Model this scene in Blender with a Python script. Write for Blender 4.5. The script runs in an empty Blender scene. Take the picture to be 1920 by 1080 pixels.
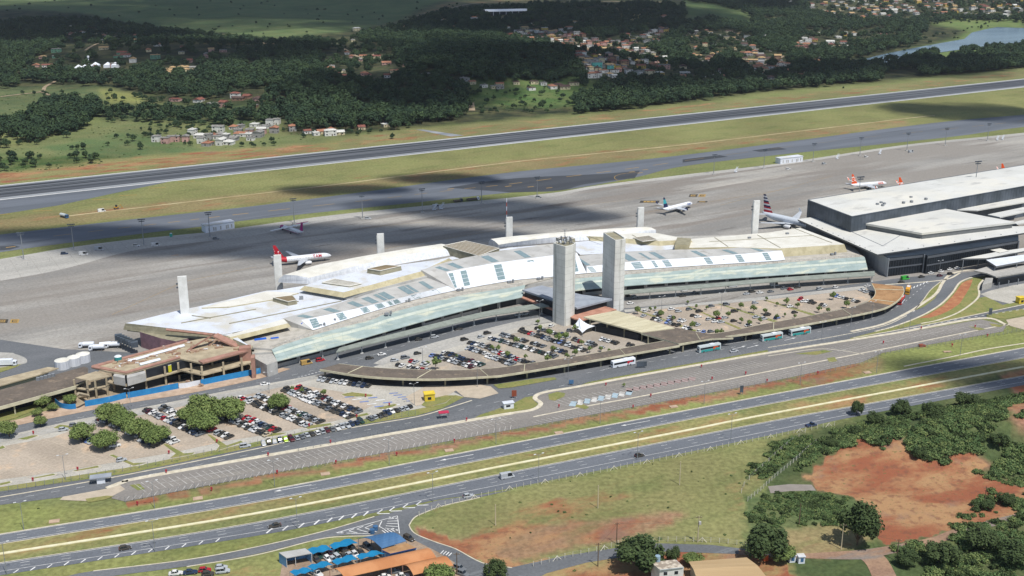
import bpy, math, random
import numpy as np
from mathutils import Vector
random.seed(7); R=random.Random(11)
sc=bpy.context.scene; C=sc.collection
F=2100.0; CAMH=205.0; PITCH=math.atan(670/F); SP,CP=math.sin(PITCH),math.cos(PITCH)
SUN_EL=math.radians(62); SUN_DIR=Vector((0.57,-0.82,0)).normalized()*math.cos(SUN_EL)+Vector((0,0,math.sin(SUN_EL)))
# ---------------------------------------------------------------- survey helpers: photo point -> world point on a level
def P(px,py,z=0.0):
    xr=(px-960)/F; yr=(540-py)/F
    d=(xr, CP+yr*SP, -SP+yr*CP)
    t=(z-CAMH)/d[2]
    return Vector((d[0]*t,d[1]*t,z))
def proj(x,y,z):
    z=z-CAMH
    dep=y*CP-z*SP; up=y*SP+z*CP
    dep=np.maximum(dep,1.0)
    return 960+F*x/dep, 540-F*up/dep
def scl(py,z=0): return CP*(py+130)/(CAMH-z)
RWA,RWB=P(0,348),P(1920,147)
RDIR=(RWB-RWA).normalized(); RN=Vector((-RDIR.y,RDIR.x,0)); RANG=math.atan2(RDIR.y,RDIR.x)
HWA,HWB=P(1440,777),P(1920,688); HDIR=(HWB-HWA).normalized(); HN=Vector((-HDIR.y,HDIR.x,0))
def sstep(a,b,x):
    t=np.clip((x-a)/(b-a),0,1); return t*t*(3-2*t)
HILLS=[(985,150,260,150,30),(1330,70,240,160,14),(420,110,300,140,12),(110,225,70,45,7),(650,180,160,90,9),(1150,40,260,260,14)]
HW=[(P(a,b),c,d,e) for a,b,c,d,e in HILLS]
LK=P(1780,80); BR=P(1790,800); BC=P(1700,915); BD=P(1700,830)
def hgt(x,y):
    x=np.asarray(x,float); y=np.asarray(y,float)
    s=(x-RWA.x)*RN.x+(y-RWA.y)*RN.y
    m=sstep(110,420,s)
    m2=m*(1-np.exp(-((x-LK.x)/420)**2-((y-LK.y)/330)**2))
    h=m2*(5*np.sin(x/190+1)*np.cos(y/230)+5+4*np.sin(x/97+y/131))
    for c,rx,ry,hh in HW: h=h+(m2 if c.y>1000 else sstep(60,140,s))*hh*np.exp(-((x-c.x)/rx)**2-((y-c.y)/ry)**2)
    h=h+m*sstep(1900,3800,y)*30
    lm_=np.exp(-(((x-LK.x)/760)**2+((y-LK.y)/640)**2)**3); h=h*(1-lm_)
    s2=-((x-HWA.x)*HN.x+(y-HWA.y)*HN.y)
    h=h+sstep(22,60,s2)*sstep(BC.y,BD.y,y)*13*np.exp(-((x-BR.x)/80)**2-((y-BR.y)/45)**2)
    return h
def Hz(x,y): return float(hgt(x,y))
def G(px,py):
    a=P(px,py,60.0); b=P(px,py,-1.0)
    n=160; t=np.linspace(0,1,n)
    xs=a.x+(b.x-a.x)*t; ys=a.y+(b.y-a.y)*t; zs=60-61*t
    k=np.argmax(zs<=hgt(xs,ys))
    if k==0: k=n-1
    d0=zs[k-1]-hgt(xs[k-1],ys[k-1]); d1=zs[k]-hgt(xs[k],ys[k]); w=float(d0/(d0-d1+1e-9))
    x=xs[k-1]+(xs[k]-xs[k-1])*w; y=ys[k-1]+(ys[k]-ys[k-1])*w
    return Vector((float(x),float(y),Hz(x,y)))
def crom(pts,n):
    pts=[Vector(p) for p in pts]
    if len(pts)==2: return [pts[0].lerp(pts[1],i/n) for i in range(n+1)]
    q=[pts[0]*2-pts[1]]+pts+[pts[-1]*2-pts[-2]]; out=[]; m=len(pts)-1
    for i in range(n+1):
        u=i/n*m; k=min(int(u),m-1); t=u-k; a,b,c,d=q[k:k+4]
        out.append(0.5*((2*b)+(c-a)*t+(2*a-5*b+4*c-d)*t*t+(3*b-a-3*c+d)*t**3))
    return out
def inpoly(px,py,poly):
    px=np.asarray(px,float); py=np.asarray(py,float); r=np.zeros(px.shape,bool); n=len(poly)
    for i in range(n):
        x0,y0=poly[i]; x1,y1=poly[(i+1)%n]
        if y0==y1: continue
        c=((y0>py)!=(y1>py))&(px<(x1-x0)*(py-y0)/(y1-y0)+x0); r^=c
    return r
SHN=0
# ---------------------------------------------------------------- materials
MATS={}
def lin(h):
    h=h.lstrip('#'); v=[int(h[i:i+2],16)/255 for i in (0,2,4)]
    return tuple(c/12.92 if c<=.04045 else ((c+.055)/1.055)**2.4 for c in v)
def newmat(name):
    m=bpy.data.materials.new(name); m.use_nodes=True; nt=m.node_tree
    b=nt.nodes['Principled BSDF']; b.inputs['Specular IOR Level'].default_value=.25
    return m,nt,b
def noise(nt,scale,detail=4,stretch=(1,1,1),rot=0,src=None,rough=.55):
    if src is None:
        g=nt.nodes.new('ShaderNodeNewGeometry'); src=g.outputs['Position']
    mp=nt.nodes.new('ShaderNodeMapping'); mp.vector_type='POINT'
    # rotate first, then stretch
    mp.inputs['Rotation'].default_value=(0,0,-rot); nt.links.new(src,mp.inputs['Vector'])
    m2=nt.nodes.new('ShaderNodeMapping'); m2.inputs['Scale'].default_value=stretch; nt.links.new(mp.outputs[0],m2.inputs['Vector'])
    n=nt.nodes.new('ShaderNodeTexNoise'); n.inputs['Scale'].default_value=scale; n.inputs['Detail'].default_value=detail; n.inputs['Roughness'].default_value=rough
    nt.links.new(m2.outputs[0],n.inputs['Vector']); return n.outputs['Fac']
def mrange(nt,v,a,b,c=0,d=1):
    m=nt.nodes.new('ShaderNodeMapRange'); m.interpolation_type='SMOOTHSTEP'
    for i,x in zip((1,2,3,4),(a,b,c,d)): m.inputs[i].default_value=x
    nt.links.new(v,m.inputs[0]); return m.outputs[0]
def mix(nt,f,a,b,mode='MIX'):
    m=nt.nodes.new('ShaderNodeMix'); m.data_type='RGBA'; m.blend_type=mode
    for s,i in ((f,0),(a,6),(b,7)):
        if hasattr(s,'is_linked') or hasattr(s,'links'): nt.links.new(s,m.inputs[i])
        elif i==0: m.inputs[0].default_value=s
        else: m.inputs[i].default_value=(*s[:3],1)
    return m.outputs[2]
def mul(c,k): return tuple(x*k for x in c)
def mat(name,c,rough=.8,c2=None,scale=.3,lo=.35,hi=.65,stretch=(1,1,1),rot=0,metal=0,spec=.25,fine=None,layers=(),seam=None):
    """procedural colour: base c, mottled with c2, optional further (colour,scale,lo,hi,stretch,rot) layers"""
    if name in MATS: return MATS[name]
    m,nt,b=newmat(name); b.inputs['Roughness'].default_value=rough; b.inputs['Metallic'].default_value=metal; b.inputs['Specular IOR Level'].default_value=spec
    if c2 is None: c2=mul(c,.86)
    col=mix(nt,mrange(nt,noise(nt,scale,5,stretch,rot),lo,hi),c,c2)
    for (lc,ls,ll,lh,lst,lr) in layers: col=mix(nt,mrange(nt,noise(nt,ls,6,lst,lr),ll,lh),col,lc)
    if fine: 
        k=mrange(nt,noise(nt,fine,3),.3,.7,.88,1.1)
        cc=nt.nodes.new('ShaderNodeCombineColor')
        for i in range(3): nt.links.new(k,cc.inputs[i])
        col=mix(nt,1.0,col,cc.outputs[0],'MULTIPLY')
    for (per,wd,sr,st_) in (seam or ()):
        g=nt.nodes.new('ShaderNodeNewGeometry'); mp=nt.nodes.new('ShaderNodeMapping'); mp.inputs['Rotation'].default_value=(0,0,-sr); mp.inputs['Scale'].default_value=(1/per,1,1); nt.links.new(g.outputs['Position'],mp.inputs[0])
        sx=nt.nodes.new('ShaderNodeSeparateXYZ'); nt.links.new(mp.outputs[0],sx.inputs[0]); fr=nt.nodes.new('ShaderNodeMath'); fr.operation='FRACT'; nt.links.new(sx.outputs[0],fr.inputs[0])
        lt=nt.nodes.new('ShaderNodeMath'); lt.operation='LESS_THAN'; nt.links.new(fr.outputs[0],lt.inputs[0]); lt.inputs[1].default_value=wd/per
        ml=nt.nodes.new('ShaderNodeMath'); ml.operation='MULTIPLY'; nt.links.new(lt.outputs[0],ml.inputs[0]); ml.inputs[1].default_value=st_
        col=mix(nt,ml.outputs[0],col,mul(c,.45))
    nt.links.new(col,b.inputs['Base Color']); MATS[name]=m; return m
def plain(name,c,rough=.6,metal=0,spec=.4): return mat(name,c,rough,mul(c,.9),1.2,.3,.7,metal=metal,spec=spec)
# ---------------------------------------------------------------- mesh builder
class MB:
    def __init__(s): s.v=[]; s.f=[]; s.m=[]
    def add(s,vs,fs,mi=0):
        o=len(s.v); s.v+= [tuple(v) for v in vs]
        for k,f in enumerate(fs): s.f.append([o+i for i in f]); s.m.append(mi[k] if isinstance(mi,(list,tuple)) else mi)
        return s
    def poly(s,pts,mi=0): return s.add(pts,[list(range(len(pts)))],mi)
    def box(s,cx,cy,z0,sx,sy,sz,rot=0,mi=0):
        c,d=math.cos(rot),math.sin(rot); v=[]
        for z in (z0,z0+sz):
            for a,b in ((-1,-1),(1,-1),(1,1),(-1,1)):
                x,y=a*sx/2,b*sy/2; v.append((cx+x*c-y*d,cy+x*d+y*c,z))
        return s.add(v,[(3,2,1,0),(4,5,6,7),(0,1,5,4),(1,2,6,5),(2,3,7,6),(3,0,4,7)],mi)
    def prism(s,pl,z0,z1,side=0,top=0,off=0):
        """vertical prism from an outline; z0/z1 floats; off pushes the lower ring outwards"""
        pl=[Vector((p[0],p[1],0)) for p in pl]; n=len(pl)
        A=sum(pl[i].x*pl[(i+1)%n].y-pl[(i+1)%n].x*pl[i].y for i in range(n))
        if A<0: pl=pl[::-1]
        lo=pl
        if off:
            lo=[]
            for i in range(n):
                e1=(pl[i]-pl[i-1]).normalized(); e2=(pl[(i+1)%n]-pl[i]).normalized()
                nn=Vector((e1.y+e2.y,-e1.x-e2.x,0)); 
                if nn.length<1e-6: nn=Vector((e1.y,-e1.x,0))
                nn.normalize(); lo.append(pl[i]+nn*off)
        v=[(p.x,p.y,z0) for p in lo]+[(p.x,p.y,z1) for p in pl]
        fs=[list(range(n-1,-1,-1)),list(range(n,2*n))]+[[i,(i+1)%n,n+(i+1)%n,n+i] for i in range(n)]
        return s.add(v,fs,[side,top]+[side]*n)
    def cyl(s,p0,p1,r0,r1=None,n=8,mi=0):
        r1=r0 if r1 is None else r1; p0=Vector(p0); p1=Vector(p1); d=(p1-p0).normalized()
        a=d.cross(Vector((0,0,1))); a=Vector((1,0,0)) if a.length<1e-4 else a.normalized(); b=a.cross(d)
        v=[p+(a*math.cos(2*math.pi*k/n)+b*math.sin(2*math.pi*k/n))*r for p,r in ((p0,r0),(p1,r1)) for k in range(n)]
        fs=[[k,(k+1)%n,n+(k+1)%n,n+k] for k in range(n)]+[list(range(n-1,-1,-1)),list(range(n,2*n))]
        return s.add(v,fs,mi)
    def loft(s,rings,mi=0,closed=True,caps=True):
        n=len(rings[0]); v=[p for r in rings for p in r]; fs=[]; ms=[]
        for i in range(len(rings)-1):
            for k in range(n if closed else n-1):
                fs.append([i*n+k,i*n+(k+1)%n,(i+1)*n+(k+1)%n,(i+1)*n+k]); ms.append(mi[i] if isinstance(mi,(list,tuple)) else mi)
        if caps and closed:
            fs.append(list(range(n-1,-1,-1))); ms.append(ms[0]); fs.append([(len(rings)-1)*n+k for k in range(n)]); ms.append(ms[-2])
        return s.add(v,fs,ms)
    def ribbon(s,A,B,th=0,mi=0,mi2=None):
        """surface between two equal-length point lists, thickened downwards by th"""
        n=len(A)
        if th==0: return s.add(list(A)+list(B),[[i,i+1,n+i+1,n+i] for i in range(n-1)],mi)
        d=Vector((0,0,-th)); mi2=mi if mi2 is None else mi2
        v=list(A)+list(B)+[a+d for a in A]+[b+d for b in B]
        fs=[];ms=[]
        for i in range(n-1):
            fs.append([i,i+1,n+i+1,n+i]); ms.append(mi)
            fs.append([2*n+i,3*n+i,3*n+i+1,2*n+i+1]); ms.append(mi2)
            fs.append([i,2*n+i,2*n+i+1,i+1]); ms.append(mi2)
            fs.append([n+i,n+i+1,3*n+i+1,3*n+i]); ms.append(mi2)
        fs.append([0,n,3*n,2*n]); fs.append([n-1,3*n-1,4*n-1,2*n-1]); ms+=[mi2,mi2]
        return s.add(v,fs,ms)
    def mesh(s,name,mats,smooth=False,org=(0,0,0)):
        me=bpy.data.meshes.new(name)
        me.from_pydata([(a-org[0],b-org[1],c-org[2]) for a,b,c in s.v],[],s.f)
        for m in (mats if isinstance(mats,(list,tuple)) else [mats]): me.materials.append(m)
        me.polygons.foreach_set('material_index',s.m)
        if smooth: me.polygons.foreach_set('use_smooth',[True]*len(s.f))
        me.update(); return me
    def build(s,name,mats,parent=None,smooth=False,org=None,loc=None):
        if parent is not None and org is None and loc is None: org=tuple(parent.location)
        if org is None and loc is None:
            xs=[v[0] for v in s.v]; ys=[v[1] for v in s.v]; org=((min(xs)+max(xs))/2,(min(ys)+max(ys))/2,min(v[2] for v in s.v))
        o=bpy.data.objects.new(name,s.mesh(name,mats,smooth,org or (0,0,0))); C.objects.link(o)
        if parent is not None: o.parent=parent; o.location=loc or (0,0,0)
        else: o.location=loc or org
        return o
def tag(o,label=None,cat=None,group=None,kind=None):
    if label: o['label']=label
    if cat: o['category']=cat
    if group: o['group']=group
    if kind: o['kind']=kind
    return o
def thing(name,label,cat,loc=(0,0,0),rz=0,group=None):
    o=bpy.data.objects.new(name,None); C.objects.link(o); o.location=loc; o.rotation_euler=(0,0,rz); o.empty_display_size=1
    return tag(o,label,cat,group)
def inst(name,me,parent,loc=(0,0,0),rz=0,s=None):
    o=bpy.data.objects.new(name,me); C.objects.link(o); o.parent=parent; o.location=loc; o.rotation_euler=(0,0,rz)
    if s: o.scale=s
    return o
def copy_tree(o,parent=None):
    c=o.copy(); C.objects.link(c)
    if parent is not None: c.parent=parent
    for ch in list(o.children): copy_tree(ch,c)
    return c
def sheet(name,px,m,lvl,n=None,kind='structure',smooth=0,world=False):
    """a flat paved or planted sheet lying lvl*2cm above the ground"""
    global SHN
    SHN+=1; z=.03+.03*lvl+SHN*.00022
    pts=[p if world else P(p[0],p[1],0) for p in px]
    pts=[Vector((p.x,p.y,z)) for p in pts]
    if smooth: pts=crom(pts+[pts[0]],smooth)[:-1]
    b=MB(); b.poly(pts); o=b.build(name,m)
    if kind: o['kind']=kind
    return o
def strip(name,A,B,m,lvl,n=40,kind='structure'):
    global SHN
    SHN+=1; z=.03+.03*lvl+SHN*.00022
    a=crom([P(*p) for p in A],n); b=crom([P(*p) for p in B],n)
    for q in a+b: q.z=z
    mb=MB(); mb.ribbon(a,b); o=mb.build(name,m)
    if kind: o['kind']=kind
    return a,b
def offs(line,d):
    out=[]; n=len(line)
    for i,p in enumerate(line):
        t=(line[min(i+1,n-1)]-line[max(i-1,0)]); t.z=0; t.normalize()
        out.append(Vector((p.x-t.y*d,p.y+t.x*d,p.z)))
    return out
def resamp(line,step):
    out=[line[0].copy()]; acc=0
    for a,b in zip(line,line[1:]):
        L=(b-a).length
        if L<1e-6: continue
        while acc+L>=step:
            t=(step-acc)/L; a=a.lerp(b,t); out.append(a.copy()); L=(b-a).length; acc=0
            if L<1e-6: break
        acc+=L
    return out
def kerb(px,m,w=.5,h=.13,z0=.03,n=40,mb=None,world=False):
    ln=px if world else crom([P(*p) for p in px],n)
    ln=[Vector((p.x,p.y,z0+h)) for p in ln]
    mb=mb or MB(); mb.ribbon(offs(ln,-w/2),offs(ln,w/2),h+z0-.005)
    return mb
def ORD(n): return '%d%s'%(n,'th' if 10<=n%100<=20 else {1:'st',2:'nd',3:'rd'}.get(n%10,'th'))
# ---------------------------------------------------------------- world, sun, camera
w=bpy.data.worlds.new("World"); sc.world=w; w.use_nodes=True; nt=w.node_tree
sky=nt.nodes.new('ShaderNodeTexSky'); sky.sky_type='NISHITA'; sky.sun_disc=False
sky.sun_elevation=SUN_EL; sky.sun_rotation=math.atan2(SUN_DIR.x,SUN_DIR.y)
nt.links.new(sky.outputs[0],nt.nodes['Background'].inputs[0]); nt.nodes['Background'].inputs[1].default_value=.10
sl=bpy.data.lights.new('sun','SUN'); sl.energy=4.1; sl.angle=math.radians(.55); sl.color=(1,.965,.91)
so=bpy.data.objects.new('sun',sl); C.objects.link(so); so.rotation_euler=SUN_DIR.to_track_quat('Z','Y').to_euler(); so.location=(0,0,900)
cd=bpy.data.cameras.new('camera'); cd.sensor_width=36; cd.lens=36*F/1920; cd.clip_end=30000; cd.clip_start=1
co=bpy.data.objects.new('camera',cd); C.objects.link(co); co.location=(0,0,CAMH); co.rotation_euler=(math.pi/2-PITCH,0,0); sc.camera=co
sc.view_settings.view_transform='Standard'; sc.view_settings.look='None'; sc.view_settings.exposure=0.12; sc.view_settings.gamma=1
try: sc.cycles.max_bounces=6; sc.cycles.diffuse_bounces=2; sc.cycles.glossy_bounces=2; sc.cycles.transparent_max_bounces=8
except Exception: pass
# ---------------------------------------------------------------- ground
GRASS=lin('#6f7742'); DRY=lin('#8a8450'); LUSH=lin('#4f6a2c'); PAST=lin('#5a6b3c'); FOR=lin('#262f20'); SOIL=lin('#946650'); BRIGHT=lin('#566d3a')
ZONES=[ # outline in the photo, colour, feather px, bare-soil amount
 ([(-400,-60),(2300,-60),(2300,120),(1920,128),(1440,172),(1200,203),(860,232),(640,255),(540,262),(520,215),(270,190),(0,175),(-400,170)],FOR,6,0),
 ([(-400,-200),(2300,-200),(2300,-60),(1500,-10),(1290,2),(1000,8),(830,22),(700,62),(640,74),(520,82),(400,68),(250,52),(150,38),(-400,36)],lin('#566a3c'),4,.08),
 ([(1280,4),(1340,8),(1400,25),(1416,52),(1330,38),(1285,45)],BRIGHT,4,0),
 ([(-300,170),(100,163),(185,160),(268,182),(262,195),(200,222),(-300,262)],lin('#50603a'),8,.05),
 ([(186,165),(268,178),(270,195),(200,192)],lin('#7b7f40'),5,.1),
 ([(190,192),(520,205),(530,236),(440,245),(300,225),(190,230)],lin('#3a4a2c'),8,.05),
 ([(60,268),(160,232),(240,228),(440,232),(540,250),(640,258),(560,275),(300,290),(0,320),(-200,320)],lin('#656f41'),6,.1),
 ([(80,275),(235,248),(330,262),(400,290),(300,297),(120,300)],lin('#52673a'),5,.02),
 ([(-300,300),(60,292),(230,292),(190,305),(0,320),(-300,330)],lin('#3a5424'),5,.1),
 ([(-300,322),(0,322),(300,290),(560,270),(700,258),(640,280),(0,346),(-300,378)],lin('#7d7a48'),4,.40),
 ([(640,258),(860,236),(1200,206),(1600,165),(1920,132),(2200,105),(2200,118),(1920,145),(640,281)],lin('#777548'),3,.32),
 ([(-300,440),(0,404),(430,326),(1280,236),(1920,165),(2200,130),(2200,190),(1920,212),(1280,290),(480,384),(0,440),(-300,480)],lin('#777945'),3,.2),
 ([(-200,425),(130,398),(500,360),(1000,296),(1280,268),(1700,224),(1700,235),(1280,285),(480,381),(-200,455)],lin('#80734a'),4,.30),
 ([(1640,118),(1700,95),(1790,72),(1815,58),(1740,45),(1790,38),(1920,42),(1920,90),(1640,125)],lin('#5c7238'),5,0),
 ([(870,165),(1080,165),(1280,178),(1200,195),(1000,202),(880,200)],lin('#45602c'),6,0),
 ([(700,60),(840,22),(1010,10),(1040,20),(880,28),(760,62)],lin('#6b6a45'),5,.35),
 ([(1150,30),(1200,40),(1240,40),(1230,58),(1160,50)],lin('#8c8455'),4,.3),
 # foreground
 ([(-300,930),(0,948),(240,945),(1440,722),(1650,665),(2200,560),(2200,610),(1440,745),(0,1004),(-300,1050)],lin('#7b8242'),3,.22),
 ([(240,938),(960,806),(1440,717),(1600,684),(1600,690),(1440,727),(960,815),(240,948)],SOIL,2,.44),
 ([(1560,690),(1650,668),(1660,690),(1580,712),(1480,730)],lin('#80784a'),4,.42),
 ([(-300,1070),(0,1020),(960,853),(1440,760),(1920,672),(2200,620),(2200,700),(1440,795),(960,884),(0,1055),(-300,1110)],lin('#85804a'),3,.32),
 ([(780,985),(830,950),(960,922),(1440,822),(1560,800),(1500,850),(1400,930),(1390,1030),(1235,1018),(1060,1040),(960,1060),(900,1045)],lin('#7b7b48'),4,.24),
 ([(860,1010),(960,985),(1100,975),(1200,962),(1290,960),(1260,985),(1180,1010),(1060,1035),(960,1055),(900,1045)],lin('#8f6e50'),6,.42),
 ([(960,935),(1180,925),(1290,920),(1320,935),(1200,965),(1000,985),(870,990)],lin('#7d7a48'),6,.30),
 ([(780,985),(830,1000),(880,1025),(960,1055),(940,1065),(850,1032),(775,1005)],lin('#a5845f'),3,.6),
 ([(1440,830),(1560,800),(1640,770),(1860,702),(2200,660),(2200,1300),(1440,1300)],lin('#45542f'),4,.1),
 ([(1400,930),(1500,920),(1630,950),(1640,1000),(1540,1035),(1400,1030)],lin('#4c6236'),4,.04),
 ([(1440,1000),(1560,985),(1640,1010),(1560,1040),(1440,1040)],lin('#8a7a50'),4,.3),
 ([(1512,892),(1545,864),(1612,842),(1690,852),(1705,868),(1767,876),(1855,904),(1925,918),(2200,960),(2200,985),(1920,958),(1830,978),(1746,999),(1651,1017),(1640,981),(1630,943),(1591,929),(1521,911)],SOIL,3,.95),
 ([(1560,840),(1620,832),(1700,846),(1720,868),(1600,870)],lin('#8d6656'),5,.6),
 ([(1760,870),(1830,868),(1860,890),(1800,892)],SOIL,5,.7),
 ([(1880,700),(1960,690),(1960,740),(1900,740)],SOIL,5,.6),
 ([(1850,770),(1960,760),(1960,860),(1900,840)],SOIL,9,.4),
 ([(900,1062),(1165,1040),(1400,1032),(1480,1050),(1500,1100),(900,1100)],lin('#8d8350'),4,.5),
 ([(-300,1085),(0,1080),(480,1006),(702,970),(480,1026),(180,1075),(-300,1140)],lin('#7b8042'),3,.2),
 ([(200,1085),(480,1042),(600,1012),(660,1006),(690,1010),(540,1030),(530,1090)],lin('#7f8447'),3,.25),
]
def build_ground():
    rs=[180.0]
    while rs[-1]<9000: rs.append(rs[-1]*1.0095+.0)
    ang=np.concatenate([np.linspace(-1.5,-.5,18)[:-1],np.linspace(-.5,.5,420),np.linspace(.5,1.5,18)[1:]])
    rs=np.array([20,60,120]+rs); A,Rr=np.meshgrid(ang,rs)
    X=(Rr*np.sin(A)).ravel(); Y=(Rr*np.cos(A)).ravel(); Z=hgt(X,Y)
    px,py=proj(X,Y,0*Z)
    jit=np.sin(X*.13+Y*.05)*2+np.sin(X*.031-Y*.09)*3
    k=np.clip(900/np.maximum(np.hypot(X,Y),1),.25,1.6)
    py=py+jit*k*.6; px=px+jit[::-1]*k
    col=np.tile(np.array(GRASS),(len(X),1)); dirt=np.full(len(X),.18)
    for poly,c,fe,dd in ZONES:
        m=np.zeros(len(X))
        for ox,oy in ((0,0),(1,.5),(-1,.5),(1,-.5),(-1,-.5),(.5,1),(-.5,-1),(0,.5),(0,-.5)): m+=inpoly(px+ox*fe*1.5,py+oy*fe*.6,poly)
        m/=9; col=col*(1-m[:,None])+np.array(c)*m[:,None]; dirt=dirt*(1-m)+dd*m
    nr,na=A.shape; i=np.arange(nr*na).reshape(nr,na)
    q=np.stack([i[:-1,:-1],i[:-1,1:],i[1:,1:],i[1:,:-1]],-1).reshape(-1,4)[:,::-1]
    me=bpy.data.meshes.new('ground'); me.vertices.add(len(X)); me.vertices.foreach_set('co',np.stack([X,Y,Z],1).ravel())
    me.loops.add(q.size); me.loops.foreach_set('vertex_index',q.ravel().astype(np.int32)); me.polygons.add(len(q)); me.polygons.foreach_set('loop_start',np.arange(0,q.size,4,dtype=np.int32))
    me.update(calc_edges=True); me.polygons.foreach_set('use_smooth',[True]*len(q))
    a=me.attributes.new('soilcol','FLOAT_COLOR','POINT'); a.data.foreach_set('color',np.concatenate([col,np.ones((len(X),1))],1).ravel())
    a=me.attributes.new('bare','FLOAT','POINT'); a.data.foreach_set('value',dirt)
    m,nt,b=newmat('ground_cover'); b.inputs['Roughness'].default_value=.95; b.inputs['Specular IOR Level'].default_value=.1
    at=nt.nodes.new('ShaderNodeAttribute'); at.attribute_name='soilcol'
    ab=nt.nodes.new('ShaderNodeAttribute'); ab.attribute_name='bare'
    c=at.outputs['Color']
    def scaled(c,f,lo,hi,o1,o2):
        k=mrange(nt,f,lo,hi,o1,o2); cc=nt.nodes.new('ShaderNodeCombineColor')
        for i in range(3): nt.links.new(k,cc.inputs[i])
        return mix(nt,1.0,c,cc.outputs[0],'MULTIPLY')
    c=mix(nt,mrange(nt,noise(nt,.035,7),.38,.68,0,.55),c,mix(nt,.5,c,lin('#857c50')))
    c=mix(nt,mrange(nt,noise(nt,.09,6,(.35,1,1),RANG),.5,.7,0,.5),c,lin('#5c6836'))
    c=scaled(c,noise(nt,.5,6),.3,.7,.78,1.18)
    c=scaled(c,noise(nt,.012,5),.3,.7,.85,1.12)
    ad=nt.nodes.new('ShaderNodeMath'); ad.operation='ADD'; nt.links.new(noise(nt,.06,8,(.45,1,1),RANG,rough=.65),ad.inputs[0]); nt.links.new(ab.outputs['Fac'],ad.inputs[1])
    soil=mix(nt,mrange(nt,noise(nt,.045,7,(.5,1,1),.3,rough=.65),.42,.6),lin('#8c5740'),lin('#a27f5c'))
    soil=mix(nt,mrange(nt,noise(nt,.3,5),.5,.68,0,.6),soil,lin('#6f4c3e'))
    soil=mix(nt,mrange(nt,noise(nt,.05,6,(1,1,1),1.1),.56,.68,0,.55),soil,lin('#7c6a60'))
    soil=mix(nt,mrange(nt,noise(nt,.7,6),.58,.72,0,.7),soil,lin('#56623a'))
    hs=nt.nodes.new('ShaderNodeHueSaturation'); hs.inputs['Saturation'].default_value=.88; hs.inputs['Value'].default_value=1.06; nt.links.new(c,hs.inputs['Color']); c=hs.outputs[0]
    c=mix(nt,mrange(nt,ad.outputs[0],.80,1.02),c,soil)
    nt.links.new(c,b.inputs['Base Color'])
    bp=nt.nodes.new('ShaderNodeBump'); bp.inputs['Strength'].default_value=.6; bp.inputs['Distance'].default_value=.5
    nt.links.new(noise(nt,.8,5),bp.inputs['Height']); nt.links.new(bp.outputs[0],b.inputs['Normal'])
    me.materials.append(m); o=bpy.data.objects.new('ground',me); C.objects.link(o); tag(o,kind='structure')
build_ground()
# ---------------------------------------------------------------- paving materials
ST=(.06,1,1)
M_asph=mat('asphalt',lin('#6d6f72'),.85,lin('#606366'),.05,stretch=(.3,1,1),rot=RANG,fine=.9,layers=[(lin('#73777a'),.25,.6,.75,ST,RANG)])
M_hwy=mat('highway_asphalt',lin('#6b6f75'),.8,lin('#61656b'),.06,stretch=(.15,1,1),rot=math.atan2(HDIR.y,HDIR.x),fine=1.2,layers=[(lin('#7b7f84'),.35,.58,.75,ST,math.atan2(HDIR.y,HDIR.x))])
M_run=mat('runway_asphalt',lin('#666a6f'),.8,lin('#51545a'),.11,.35,.6,(.02,1,1),RANG,layers=[(lin('#2b2e33'),.22,.46,.6,(.012,1,1),RANG),(lin('#74777b'),.3,.6,.72,(.02,1,1),RANG)])
M_shld=mat('runway_shoulder',lin('#94979a'),.85,lin('#747980'),.08,stretch=(.05,1,1),rot=RANG,layers=[(lin('#9b9d9f'),.3,.6,.7,ST,RANG)])
M_taxi=mat('taxiway_asphalt',lin('#6a6f77'),.8,lin('#5c6168'),.05,stretch=(.1,1,1),rot=RANG,layers=[(lin('#4b4f55'),.12,.58,.75,(.05,1,1),RANG)])
M_taxd=mat('taxiway_repair',lin('#45484d'),.85,lin('#3d4045'),.08,stretch=(.1,1,1),rot=RANG)
M_conc=mat('apron_concrete',lin('#9c9993'),.85,lin('#817f7b'),.035,.38,.64,(.18,1,1),RANG,fine=.6,layers=[(lin('#ada89f'),.016,.50,.66,(.2,1,1),RANG),(lin('#827c75'),.05,.48,.62,(.12,1,1),RANG),(lin('#625d58'),.12,.60,.74,(.15,1,1),RANG),(lin('#8b867f'),.01,.46,.6,(.3,1,1),RANG),(lin('#a98462'),.09,.70,.78,(.4,1,1),RANG)])
M_conl=mat('light_concrete',lin('#aeaba4'),.85,lin('#9c9a94'),.05,stretch=(.2,1,1),rot=RANG,fine=.6)
M_tan=mat('paver_tan',lin('#afa292'),.9,lin('#9d9182'),.06,.35,.65,(.6,1,1),0,fine=1.0,layers=[(lin('#c0aa92'),.1,.55,.7,(1,1,1),0)])
M_lotc=mat('lot_concrete',lin('#b3afa5'),.9,lin('#a5a197'),.08,fine=1.0)
M_lota=mat('lot_asphalt',lin('#88837d'),.9,lin('#7a7671'),.07,stretch=(.15,1,1),rot=math.atan2(HDIR.y,HDIR.x),fine=1.0,layers=[(lin('#8b867e'),.2,.55,.72,ST,math.atan2(HDIR.y,HDIR.x))])
M_gray=mat('paint_grey_white',lin('#c9c9c6'),.8)
M_white=mat('paint_white',lin('#dcdcda'),.8,lin('#bfbfbd'),.5)
M_yel=mat('paint_yellow',lin('#a88c55'),.8,lin('#a8874a'),.5)
M_kerb=mat('kerb_concrete',lin('#cfc7b3'),.85,lin('#b9b09c'),.4)
M_drain=mat('drain_concrete',lin('#d9d4b6'),.8,lin('#cdc69f'),.3)
M_grs=mat('mown_grass',lin('#767c48'),.95,lin('#878251'),.12,fine=1.0,layers=[(lin('#637039'),.3,.55,.7,(1,1,1),0)])
M_soil=mat('red_soil',lin('#9a6146'),.95,lin('#ab7a55'),.15,fine=1.0)
M_jnt=mat('joint_dark',lin('#87827a'),.9)
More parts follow.
